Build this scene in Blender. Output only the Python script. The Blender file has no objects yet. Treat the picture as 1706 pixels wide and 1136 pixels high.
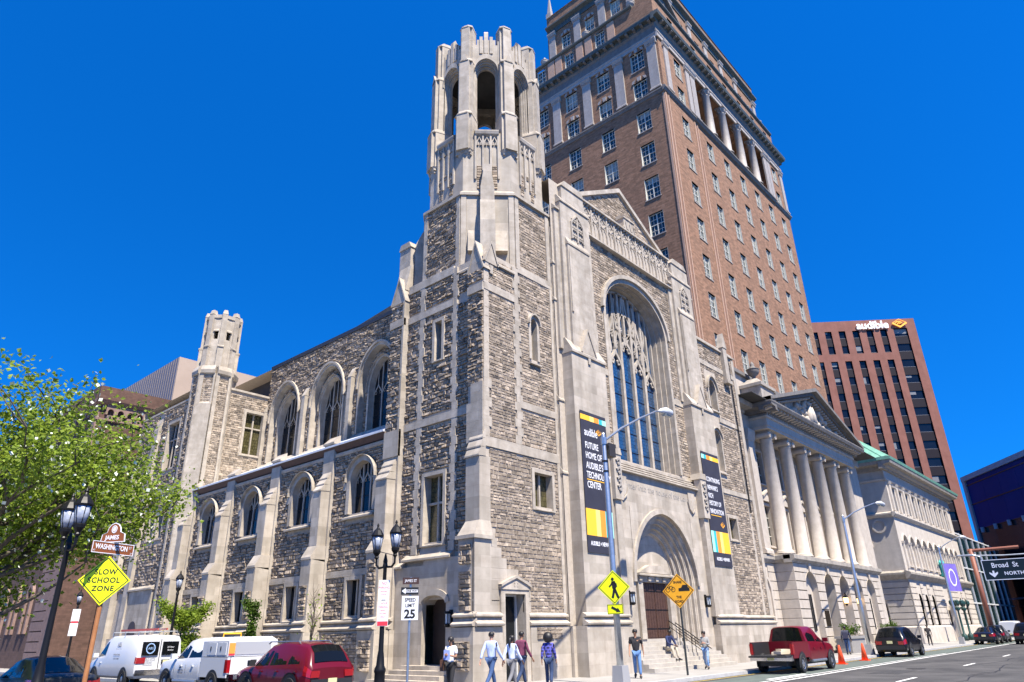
import bpy, bmesh, math, random
from mathutils import Vector, Matrix
random.seed(7)
R = math.radians
sc = bpy.context.scene
# ---------------------------------------------------------------- camera
cam = bpy.data.cameras.new('camera'); camo = bpy.data.objects.new('camera', cam)
sc.collection.objects.link(camo); sc.camera = camo
cam.sensor_width = 36.0; cam.lens = 36.0 * 1139.9 / 1706.0; cam.clip_end = 5000; cam.clip_start = 0.1
yaw, pit, rol = R(41.53883), R(23.21256), R(-1.23026)
fw = Vector((math.cos(pit)*math.cos(yaw), math.cos(pit)*math.sin(yaw), math.sin(pit)))
rt = Vector((math.sin(yaw), -math.cos(yaw), 0)); up = rt.cross(fw)
cr, sr = math.cos(rol), math.sin(rol)
rt2, up2 = rt*cr + up*sr, up*cr - rt*sr
camo.matrix_world = Matrix(((rt2.x, up2.x, -fw.x, 0), (rt2.y, up2.y, -fw.y, 0), (rt2.z, up2.z, -fw.z, 1.7), (0, 0, 0, 1)))
# ---------------------------------------------------------------- light
SUN_EL, SUN_PHI = R(60), R(16)
S = Vector((-math.sin(SUN_PHI)*math.cos(SUN_EL), -math.cos(SUN_PHI)*math.cos(SUN_EL), math.sin(SUN_EL)))
w = bpy.data.worlds.new('World'); sc.world = w; w.use_nodes = True
nt = w.node_tree; nt.nodes.clear()
out = nt.nodes.new('ShaderNodeOutputWorld'); bg = nt.nodes.new('ShaderNodeBackground'); sky = nt.nodes.new('ShaderNodeTexSky')
sky.sky_type = 'NISHITA'; sky.sun_disc = False; sky.sun_elevation = SUN_EL; sky.sun_rotation = math.atan2(S.x, S.y)
sky.altitude = 1500; sky.air_density = 1.0; sky.dust_density = 0.0; sky.ozone_density = 3.0
hsv = nt.nodes.new('ShaderNodeHueSaturation'); hsv.inputs['Saturation'].default_value = 1.35; hsv.inputs['Hue'].default_value = 0.497
tc = nt.nodes.new('ShaderNodeTexCoord'); vm = nt.nodes.new('ShaderNodeVectorMath'); vm.operation = 'MULTIPLY_ADD'
vm.inputs[1].default_value = (1, 1, 0.9); vm.inputs[2].default_value = (0, 0, 0.2)      # a clear, deep sky right down to the roofs
nt.links.new(tc.outputs['Generated'], vm.inputs[0]); nt.links.new(vm.outputs[0], sky.inputs['Vector'])
tint = nt.nodes.new('ShaderNodeMix'); tint.data_type = 'RGBA'; tint.blend_type = 'MULTIPLY'; tint.inputs[0].default_value = 1.0; tint.inputs[7].default_value = (0.16, 0.86, 1.25, 1)
nt.links.new(sky.outputs[0], hsv.inputs['Color']); nt.links.new(hsv.outputs[0], tint.inputs[6]); nt.links.new(tint.outputs[2], bg.inputs['Color'])
bg.inputs['Strength'].default_value = 0.1
nt.links.new(bg.outputs[0], out.inputs['Surface'])
sl = bpy.data.lights.new('sun', 'SUN'); sl.energy = 5.0; sl.angle = R(0.5); sl.color = (1.0, 0.92, 0.80)
so = bpy.data.objects.new('sun', sl); sc.collection.objects.link(so)
so.rotation_euler = S.to_track_quat('Z', 'Y').to_euler(); so.location = (0, 0, 120)
vs = sc.view_settings; vs.view_transform = 'Standard'; vs.look = 'None'; vs.exposure = 1.2; vs.gamma = 1.0; vs.use_curve_mapping = False
# ---------------------------------------------------------------- materials
MT = {}
def col4(c): return (c[0], c[1], c[2], 1.0)
def mat(name, c, rough=0.7, c2=None, nscale=3.0, bump=0.0, bscale=40.0, metal=0.0, spec=0.5, emis=None, island=0.0, detail=4.0, bricks=None, coat=0.0, streak=0.0):
    """procedural material on world position: noise between c and c2, bump, per-piece variation, block courses"""
    if name in MT: return MT[name]
    m = bpy.data.materials.new(name); m.use_nodes = True; MT[name] = m
    t = m.node_tree; n = t.nodes; L = t.links
    b = n['Principled BSDF']; b.inputs['Roughness'].default_value = rough; b.inputs['Metallic'].default_value = metal
    b.inputs['Specular IOR Level'].default_value = spec
    if coat: b.inputs['Coat Weight'].default_value = coat; b.inputs['Coat Roughness'].default_value = 0.04
    b.inputs['Base Color'].default_value = col4(c)
    geo = n.new('ShaderNodeNewGeometry'); cur = None
    if c2 is not None:
        nz = n.new('ShaderNodeTexNoise'); nz.inputs['Scale'].default_value = nscale; nz.inputs['Detail'].default_value = detail; nz.inputs['Roughness'].default_value = 0.62
        L.new(geo.outputs['Position'], nz.inputs['Vector'])
        rp = n.new('ShaderNodeValToRGB'); rp.color_ramp.elements[0].position = 0.33; rp.color_ramp.elements[1].position = 0.68
        rp.color_ramp.elements[0].color = col4(c); rp.color_ramp.elements[1].color = col4(c2)
        L.new(nz.outputs['Fac'], rp.inputs['Fac']); cur = rp.outputs['Color']
    if bricks:
        bw, bh, mortar, cm, var = bricks
        sp = n.new('ShaderNodeSeparateXYZ'); L.new(geo.outputs['Position'], sp.inputs[0])
        sn = n.new('ShaderNodeSeparateXYZ'); L.new(geo.outputs['Normal'], sn.inputs[0])
        ab = n.new('ShaderNodeMath'); ab.operation = 'ABSOLUTE'; L.new(sn.outputs['X'], ab.inputs[0])
        gt = n.new('ShaderNodeMath'); gt.operation = 'GREATER_THAN'; gt.inputs[1].default_value = 0.6; L.new(ab.outputs[0], gt.inputs[0])
        mx = n.new('ShaderNodeMix'); mx.data_type = 'FLOAT'; L.new(gt.outputs[0], mx.inputs[0]); L.new(sp.outputs['X'], mx.inputs[2]); L.new(sp.outputs['Y'], mx.inputs[3])
        cb = n.new('ShaderNodeCombineXYZ'); L.new(mx.outputs[0], cb.inputs[0]); L.new(sp.outputs['Z'], cb.inputs[1])
        br = n.new('ShaderNodeTexBrick'); br.inputs['Scale'].default_value = 1.0; br.inputs['Brick Width'].default_value = bw; br.inputs['Row Height'].default_value = bh
        br.inputs['Mortar Size'].default_value = mortar; br.inputs['Mortar Smooth'].default_value = 0.3; br.inputs['Bias'].default_value = 0.0
        br.inputs['Color1'].default_value = (1-var, 1-var, 1-var*1.1, 1); br.inputs['Color2'].default_value = (1+var*.5, 1+var*.5, 1+var*.5, 1); br.inputs['Mortar'].default_value = (cm, cm, cm, 1)
        L.new(cb.outputs[0], br.inputs['Vector'])
        mm = n.new('ShaderNodeMix'); mm.data_type = 'RGBA'; mm.blend_type = 'MULTIPLY'; mm.inputs[0].default_value = 1.0
        if cur is None: mm.inputs[6].default_value = col4(c)
        else: L.new(cur, mm.inputs[6])
        L.new(br.outputs['Color'], mm.inputs[7]); cur = mm.outputs[2]
    if island:
        oi = geo.outputs['Random Per Island']
        ir = n.new('ShaderNodeMapRange'); ir.inputs[3].default_value = 1-island; ir.inputs[4].default_value = 1+island*.8; L.new(oi, ir.inputs[0])
        mm = n.new('ShaderNodeMix'); mm.data_type = 'RGBA'; mm.blend_type = 'MULTIPLY'; mm.inputs[0].default_value = 1.0
        if cur is None: mm.inputs[6].default_value = col4(c)
        else: L.new(cur, mm.inputs[6])
        cc = n.new('ShaderNodeCombineColor'); 
        for k in range(3): L.new(ir.outputs[0], cc.inputs[k])
        L.new(cc.outputs[0], mm.inputs[7]); cur = mm.outputs[2]
    if streak:
        mp = n.new('ShaderNodeMapping'); mp.inputs['Scale'].default_value = (1.7, 1.7, 0.13); L.new(geo.outputs['Position'], mp.inputs[0])
        nz = n.new('ShaderNodeTexNoise'); nz.inputs['Scale'].default_value = 1.1; nz.inputs['Detail'].default_value = 6; L.new(mp.outputs[0], nz.inputs['Vector'])
        mr = n.new('ShaderNodeMapRange'); mr.inputs[1].default_value = .35; mr.inputs[2].default_value = .7; mr.inputs[3].default_value = 1.0; mr.inputs[4].default_value = 1-streak; L.new(nz.outputs[0], mr.inputs[0])
        mm = n.new('ShaderNodeMix'); mm.data_type = 'RGBA'; mm.blend_type = 'MULTIPLY'; mm.inputs[0].default_value = 1.0
        if cur is None: mm.inputs[6].default_value = col4(c)
        else: L.new(cur, mm.inputs[6])
        cc = n.new('ShaderNodeCombineColor')
        for k in range(3): L.new(mr.outputs[0], cc.inputs[k])
        L.new(cc.outputs[0], mm.inputs[7]); cur = mm.outputs[2]
    if cur is not None: L.new(cur, b.inputs['Base Color'])
    if bump:
        nb = n.new('ShaderNodeTexNoise'); nb.inputs['Scale'].default_value = bscale; nb.inputs['Detail'].default_value = 5
        L.new(geo.outputs['Position'], nb.inputs['Vector'])
        bp = n.new('ShaderNodeBump'); bp.inputs['Strength'].default_value = bump; bp.inputs['Distance'].default_value = 0.02
        L.new(nb.outputs['Fac'], bp.inputs['Height']); L.new(bp.outputs[0], b.inputs['Normal'])
    if emis: b.inputs['Emission Color'].default_value = col4(emis[:3]); b.inputs['Emission Strength'].default_value = emis[3]
    return m
LIME = mat('limestone', (.375, .322, .258), .85, (.50, .442, .368), 1.3, .25, 30, bricks=(1.05, .46, .006, .8, .17), streak=.26)
LIMEP = mat('limestone_plain', (.375, .322, .258), .85, (.50, .442, .368), 2.5, .2, 35, bricks=(.83, .41, .005, .82, .13), streak=.26)
STONE = mat('rubble_stone', (.225, .178, .132), .95, (.40, .332, .258), 5.5, .7, 14, island=.48, spec=.2)
MORT = mat('mortar', (.36, .31, .25), .95, (.46, .40, .33), 6, .3, 60)
GLASS = mat('dark_glass', (.010, .012, .014), .08, None, spec=.35)
LEAD = mat('leaded_glass', (.016, .05, .12), .13, (.03, .085, .18), 7.0, .25, 26, spec=1.0, bricks=(.16, .2, .012, .25, .3))  # blue of the reflected sky is put into the base colour
DGREEN = mat('leaded_green_glass', (.055, .05, .022), .15, (.11, .095, .04), 4.0, .3, 22, spec=.8, bricks=(.18, .22, .014, .3, .3))
BLACK = mat('black_iron', (.007, .007, .008), .45, None, spec=.25)
STEEL = mat('galvanised_steel', (.42, .44, .45), .38, (.52, .54, .55), 8, 0, metal=.85)
ROOF = mat('dark_roofing', (.035, .035, .037), .8, (.06, .058, .055), 2)
LEADW = mat('pale_flashing', (.50, .52, .55), .5, (.62, .64, .67), 4)
# ---------------------------------------------------------------- scene helpers
COL = sc.collection
WROOT = set()
def W(o):
    b = Matrix.LocRotScale(o.location, o.rotation_euler, o.scale)
    return b if o.parent is None else W(o.parent) @ o.matrix_parent_inverse @ b
def root(o):
    while o.parent is not None: o = o.parent
    return o
def link(o, parent=None, local=False):
    COL.objects.link(o)
    if parent is not None:
        o.parent = parent
        if not local and root(parent).name in WROOT: o.matrix_parent_inverse = W(parent).inverted()
    return o
def tag(o, label, cat, group=None):
    o['label'] = label; o['category'] = cat
    if group: o['group'] = group
    return o
def kind(o, k): o['kind'] = k; return o
def thing(name, label, cat, loc=(0, 0, 0), rotz=0.0, group=None, world=False):
    o = bpy.data.objects.new(name, None); COL.objects.link(o); o.location = loc; o.rotation_euler = (0, 0, rotz); o.empty_display_size = .2
    if world: WROOT.add(o.name)
    return tag(o, label, cat, group)
def copy_tree(o, parent=None):
    c = o.copy(); COL.objects.link(c)
    if parent is not None: c.parent = parent
    for ch in o.children: copy_tree(ch, c)
    return c
class Frame:
    """wall frame: u along the wall, d outwards, z up"""
    def __init__(s, o, u, n): s.o = Vector((o[0], o[1], 0)); s.u = Vector((u[0], u[1], 0)).normalized(); s.n = Vector((n[0], n[1], 0)).normalized()
    def p(s, u, d, z): v = s.o + s.u*u + s.n*d; return (v.x, v.y, z)
WORLD = Frame((0, 0), (1, 0), (0, 1))
class MB:
    def __init__(s, fr=WORLD): s.v = []; s.f = []; s.fr = fr
    def add(s, pts, faces):
        b = len(s.v); s.v += [s.fr.p(*p) for p in pts]; s.f += [tuple(b+i for i in f) for f in faces]; return s
    def box(s, u0, u1, d0, d1, z0, z1):
        return s.add([(u0, d0, z0), (u1, d0, z0), (u1, d1, z0), (u0, d1, z0), (u0, d0, z1), (u1, d0, z1), (u1, d1, z1), (u0, d1, z1)],
                     [(0, 1, 2, 3), (7, 6, 5, 4), (0, 4, 5, 1), (1, 5, 6, 2), (2, 6, 7, 3), (3, 7, 4, 0)])
    def hexa(s, a, b):  # two quads (4 pts each) joined
        return s.add(list(a)+list(b), [(3, 2, 1, 0), (4, 5, 6, 7), (0, 1, 5, 4), (1, 2, 6, 5), (2, 3, 7, 6), (3, 0, 4, 7)])
    def quad(s, *p): return s.add(list(p), [tuple(range(len(p)))])
    def prof(s, poly, u0, u1):  # profile in (d,z) swept along u
        n = len(poly); return s.add([(u0, d, z) for d, z in poly]+[(u1, d, z) for d, z in poly],
            [tuple(range(n-1, -1, -1)), tuple(range(n, 2*n))]+[(i, (i+1) % n, n+(i+1) % n, n+i) for i in range(n)])
    def face(s, poly, d0, d1):  # polygon in (u,z) extruded from d0 to d1
        n = len(poly); return s.add([(u, d0, z) for u, z in poly]+[(u, d1, z) for u, z in poly],
            [tuple(range(n-1, -1, -1)), tuple(range(n, 2*n))]+[(i, (i+1) % n, n+(i+1) % n, n+i) for i in range(n)])
    def plan(s, poly, z0, z1, top=None):  # polygon in (u,d) extruded in z, top may be another polygon
        n = len(poly); top = top or poly
        return s.add([(a, b, z0) for a, b in poly]+[(a, b, z1) for a, b in top],
            [tuple(range(n-1, -1, -1)), tuple(range(n, 2*n))]+[(i, (i+1) % n, n+(i+1) % n, n+i) for i in range(n)])
    def strip(s, A, B):  # quads between two polylines of 3D points
        n = len(A); return s.add(list(A)+list(B), [(i, i+1, n+i+1, n+i) for i in range(n-1)])
    def ring(s, inn, outp, d0, d1):  # band between two (u,z) polylines, d0 back .. d1 front
        s.strip([(u, d1, z) for u, z in inn], [(u, d1, z) for u, z in outp])
        s.strip([(u, d0, z) for u, z in inn], [(u, d1, z) for u, z in inn])
        s.strip([(u, d1, z) for u, z in outp], [(u, d0, z) for u, z in outp]); return s
    def bar(s, pts, hw, d0, d1):  # flat bar following a (u,z) polyline
        n = len(pts); A = []; B = []
        for i in range(n):
            a = pts[max(0, i-1)]; b = pts[min(n-1, i+1)]; t = math.hypot(b[0]-a[0], b[1]-a[1]) or 1
            nx, nz = -(b[1]-a[1])/t*hw, (b[0]-a[0])/t*hw
            A.append((pts[i][0]+nx, pts[i][1]+nz)); B.append((pts[i][0]-nx, pts[i][1]-nz))
        s.ring(A, B, d0, d1); return s
    def tube(s, pts, rad, seg=8, caps=True):
        pts = [Vector(p) for p in pts]; n = len(pts); rad = rad if isinstance(rad, (list, tuple)) else [rad]*n
        b = len(s.v); prev = None
        for i in range(n):
            t = (pts[min(n-1, i+1)]-pts[max(0, i-1)]).normalized()
            if prev is None:
                a = Vector((0, 0, 1)) if abs(t.z) < .9 else Vector((1, 0, 0)); x = t.cross(a).normalized()
            else: x = (prev - t*prev.dot(t)).normalized()
            prev = x; y = t.cross(x)
            for k in range(seg):
                q = 2*math.pi*k/seg; v = pts[i]+(x*math.cos(q)+y*math.sin(q))*rad[i]; s.v.append(s.fr.p(v.x, v.y, v.z))
        for i in range(n-1):
            for k in range(seg): s.f.append((b+i*seg+k, b+i*seg+(k+1) % seg, b+(i+1)*seg+(k+1) % seg, b+(i+1)*seg+k))
        if caps: s.f.append(tuple(b+k for k in range(seg-1, -1, -1))); s.f.append(tuple(b+(n-1)*seg+k for k in range(seg)))
        return s
    def lathe(s, prof, u=0, d=0, z=0, seg=12, ph=0.0, caps=True):  # prof (r,z)
        b = len(s.v); n = len(prof)
        for r, h in prof:
            for k in range(seg): q = 2*math.pi*k/seg+ph; s.v.append(s.fr.p(u+r*math.cos(q), d+r*math.sin(q), z+h))
        for i in range(n-1):
            for k in range(seg): s.f.append((b+i*seg+k, b+i*seg+(k+1) % seg, b+(i+1)*seg+(k+1) % seg, b+(i+1)*seg+k))
        if caps: s.f.append(tuple(b+k for k in range(seg-1, -1, -1))); s.f.append(tuple(b+(n-1)*seg+k for k in range(seg)))
        return s
    def mesh(s, name, m, smooth=False):
        me = bpy.data.meshes.new(name); me.from_pydata(s.v, [], s.f)
        if m: me.materials.append(m)
        if smooth: me.polygons.foreach_set('use_smooth', [True]*len(me.polygons))
        return me
    def build(s, name, m, parent=None, smooth=False, loc=None, local=False):
        o = bpy.data.objects.new(name, s.mesh(name, m, smooth)); link(o, parent, local)
        if loc: o.location = loc
        return o
def obj(name, me, parent=None, loc=(0, 0, 0), rot=(0, 0, 0), scale=None, local=False):
    o = bpy.data.objects.new(name, me); link(o, parent, local); o.location = loc; o.rotation_euler = rot
    if scale: o.scale = scale
    return o
def fix(o):  # outward normals for closed shapes
    bm = bmesh.new(); bm.from_mesh(o.data); bmesh.ops.recalc_face_normals(bm, faces=bm.faces); bm.to_mesh(o.data); bm.free(); return o
def text_mesh(name, s, size, m, align='CENTER', extrude=.003, sx=1.0, bold=0.0, sp=1.0):
    c = bpy.data.curves.new(name, 'FONT'); c.body = s; c.size = size; c.align_x = align; c.align_y = 'CENTER'; c.extrude = extrude; c.offset = bold; c.space_character = sp; c.resolution_u = 3
    t = bpy.data.objects.new(name, c); me = bpy.data.meshes.new_from_object(t); me.name = name
    if sx != 1.0: me.transform(Matrix.Diagonal((sx, 1, 1, 1)))
    bpy.data.objects.remove(t); me.materials.clear(); me.materials.append(m); return me
def face_mat(fr, u, d, z):  # text lying in x,y facing +z -> stands on a wall frame
    X = fr.u; N = fr.n; Z = Vector((0, 0, 1))
    if X.cross(Z).dot(N) < 0: X = -X
    P = fr.p(u, d, z)
    return Matrix(((X.x, 0, N.x, P[0]), (X.y, 0, N.y, P[1]), (0, 1, 0, P[2]), (0, 0, 0, 1)))
def text_on(name, s, fr, u, d, z, size, m, parent, **k):
    me = text_mesh(name, s, size, m, **k); me.transform(face_mat(fr, u, d, z)); o = bpy.data.objects.new(name, me); link(o, parent)
    if parent is not None: o.matrix_parent_inverse = W(parent).inverted()
    return o
def arch(a, h, n=8, sharp=.5):
    """left springing -> apex -> right springing, (du,dz); half width a, rise h"""
    P0, P1, P2, P3 = (-a, 0), (-a, h*.55), (-a*.55, h*(.78+.17*(1-sharp)*2)), (0, h); L = []
    for i in range(n+1):
        t = i/n; c = ((1-t)**3, 3*t*(1-t)**2, 3*t*t*(1-t), t**3)
        L.append((sum(c[k]*(P0, P1, P2, P3)[k][0] for k in range(4)), sum(c[k]*(P0, P1, P2, P3)[k][1] for k in range(4))))
    return L + [(-x, z) for x, z in reversed(L[:-1])]
def rnd_arch(a, n=14): return [(-a*math.cos(math.pi*i/n), a*math.sin(math.pi*i/n)) for i in range(n+1)]
def arch_h(A, du):  # height of arch polyline at du (None outside)
    for (x0, z0), (x1, z1) in zip(A, A[1:]):
        if x0 <= du <= x1: return z0+(z1-z0)*((du-x0)/(x1-x0) if x1 > x0 else 0)
    return None
def wall_cells(mb, u0, u1, z0, z1, d, holes):
    """sheet at depth d with rectangular holes (a,b,c,e)=(u0,u1,z0,z1)"""
    us = sorted({u0, u1, *[x for h in holes for x in h[:2] if u0 < x < u1]}); zs = sorted({z0, z1, *[x for h in holes for x in h[2:] if z0 < x < z1]})
    for a, b in zip(us, us[1:]):
        for c, e in zip(zs, zs[1:]):
            m = ((a+b)/2, (c+e)/2)
            if any(h[0] < m[0] < h[1] and h[2] < m[1] < h[3] for h in holes): continue
            mb.quad((a, d, c), (b, d, c), (b, d, e), (a, d, e))
def spandrel(mb, uc, zs, A, z1, d):
    L = [(uc+x, zs+z) for x, z in A]
    mb.strip([(u, d, z) for u, z in L], [(u, d, max(z, z1)) for u, z in L])
# ================================================================ CHURCH
church = thing('church', 'gothic stone church with octagonal belfry tower, limestone trim and two dark banners', 'church', (20.3, 19.7, 0), world=True)
FR = Frame((0, 19.7), (1, 0), (0, -1))      # tower street face, u = x
FL = Frame((20.6, 0), (0, 1), (-1, 0))      # tower side face, u = y
FA = Frame((20.45, 0), (0, 1), (-1, 0))     # aisle wall
FC = Frame((25.0, 0), (0, 1), (-1, 0))      # clerestory wall
FW = Frame((0, 19.5), (1, 0), (0, -1))      # great window wall
FP = Frame((0, 19.1), (1, 0), (0, -1))      # portal wall
FPI = Frame((0, 18.9), (1, 0), (0, -1))     # pier fronts
STN = []
def inside(sh, u, z):
    if sh[0] == 'r': return sh[1] < u < sh[2] and sh[3] < z < sh[4]
    _, uc, zs, A, zb = sh
    if z < zb or not (A[0][0] < u-uc < A[-1][0]): return False
    return z < zs or z < zs+(arch_h(A, u-uc) or 0)
def stones(fr, d, u0, u1, z0, z1, excl=(), ch=(.10, .21), cw=(.15, .5), prio=1.0, rough=None, top=None):
    z = z0; rough = rough or (.10 if fr.n.x < -.8 else .032)
    while z < z1-.05:
        h = random.uniform(*ch)
        if z+h > z1-.06: h = z1-z
        u = u0-random.uniform(0, .2)
        while u < u1-.05:
            wd = random.uniform(*cw)*(1.25 if random.random() < .15 else 1)
            a, b = max(u, u0), min(u+wd, u1)
            if u1-b < .12: b = u1
            u = u+wd if b < u1 else u1
            if top is not None and z+h*.5 > top((a+b)/2): continue
            if excl:
                n = 8; ok = [not any(inside(s, a+(b-a)*(i+.5)/n, zz) for s in excl for zz in (z+.02, z+h*.5, z+h-.02)) for i in range(n)]
                if not all(ok):
                    best = (0, 0); i = 0
                    while i < n:
                        if ok[i]:
                            j = i
                            while j < n and ok[j]: j += 1
                            if j-i > best[1]-best[0]: best = (i, j)
                            i = j
                        else: i += 1
                    if best[1] == best[0]: continue
                    a, b = a+(b-a)*best[0]/n, a+(b-a)*best[1]/n
            if b-a < .07: continue
            g = .008; x0, x1, y0, y1 = a+g, b-g, z+g, z+h-g; q = min(.03, (y1-y0)*.25)
            ds = [d+rough*random.uniform(.35, 1.1) for _ in range(4)]
            if random.random() < .2: ds = [x+rough*.4 for x in ds]
            P = [(x0, d-.004, y0), (x1, d-.004, y0), (x1, d-.004, y1), (x0, d-.004, y1),
                 (x0+q*random.uniform(.2, 1), ds[0], y0+q*random.uniform(.2, 1)), (x1-q*random.uniform(.2, 1), ds[1], y0+q*random.uniform(.2, 1)),
                 (x1-q*random.uniform(.2, 1), ds[2], y1-q*random.uniform(.1, .7)), (x0+q*random.uniform(.2, 1), ds[3], y1-q*random.uniform(.1, .7))]
            PW = [fr.p(*p) for p in P]; dist2 = PW[0][0]**2+PW[0][1]**2+(PW[0][2]-1.7)**2
            STN.append(((x1-x0)*(y1-y0)/dist2*prio, PW))
        z += h
SF = [(4, 5, 6, 7), (0, 1, 5, 4), (1, 2, 6, 5), (2, 3, 7, 6), (3, 0, 4, 7)]
wallmb = MB(); trim = {}
def T(name, fr=WORLD):   # limestone part collected per name
    k = (name, id(fr)); 
    if k not in trim: trim[k] = (name, MB(fr))
    return trim[k][1]
def one(name, fr, fn, m=LIMEP, parent=church):
    mb = MB(fr); fn(mb); return mb.build(name, m, parent)
def slope_cap(mb, u0, u1, d_in, d_out, z0, z1):   # weathered slope: full depth d_out at z0, d_in at z1
    mb.prof([(d_in-.02, z0), (d_out, z0), (d_out, z0+.06), (d_in, z1), (d_in-.02, z1)], u0, u1)
def drip3(mb, u0, u1, d_in, d_out, z0, z1, n=3):   # stepped drip weathering
    for i in range(n):
        a, b = i/n, (i+1)/n
        da, db = d_out+(d_in-d_out)*a, d_out+(d_in-d_out)*b
        mb.prof([(d_in-.02, z0+(z1-z0)*a), (da+.05, z0+(z1-z0)*a-.03), (da+.05, z0+(z1-z0)*a+.03), (db, z0+(z1-z0)*b), (d_in-.02, z0+(z1-z0)*b)], u0, u1)
def gablet(fr, uc, hw, d0, d1, z0, zap, name='gablet'):
    mb = MB(fr); mb.face([(uc-hw, z0), (uc+hw, z0), (uc, zap)], d0, d1-.05)
    mb.ring([(uc-hw-.02, z0-.02), (uc, zap), (uc+hw+.02, z0-.02)], [(uc-hw-.1, z0+.0), (uc, zap+.17), (uc+hw+.1, z0+.0)], d0, d1)
    mb.box(uc-.1, uc+.1, d1-.06, d1-.03, z0-.55, z0-.1)
    return mb.build(name, LIMEP, church)
def rect_window(fr, u0, u1, z0, z1, nl=2, trans=(), fw=.17, rec=.28, glass=None, sill=True, name='window', parent=church, proud=.07):
    o = MB(fr); rb = -rec-.06
    o.box(u0-fw, u0, rb, proud, z0-fw, z1+fw); o.box(u1, u1+fw, rb, proud, z0-fw, z1+fw)
    o.box(u0, u1, rb, proud, z1, z1+fw)
    o.prof([(rb, z0-fw), (proud+.03, z0-fw), (proud+.03, z0-fw+.05), (rb+.08, z0), (rb, z0)], u0, u1)
    win = o.build(name, LIMEP, parent)
    wl = (u1-u0)/nl; mw = .1
    if nl > 1 or trans:
        m = MB(fr)
        for i in range(1, nl): m.box(u0+wl*i-mw/2, u0+wl*i+mw/2, rb+.03, -rec+.08, z0, z1)
        for t in trans: m.box(u0, u1, rb+.03, -rec+.075, t-mw/2, t+mw/2)
        m.build('mullion', LIMEP, win)
    zs = [z0, *trans, z1]
    for i in range(nl):
        for a, b in zip(zs, zs[1:]): 
            p = MB(fr); p.box(u0+wl*i, u0+wl*(i+1), rb-.02, rb+.02, a, b); p.build('pane', glass or DGREEN, win)
    return win
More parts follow.
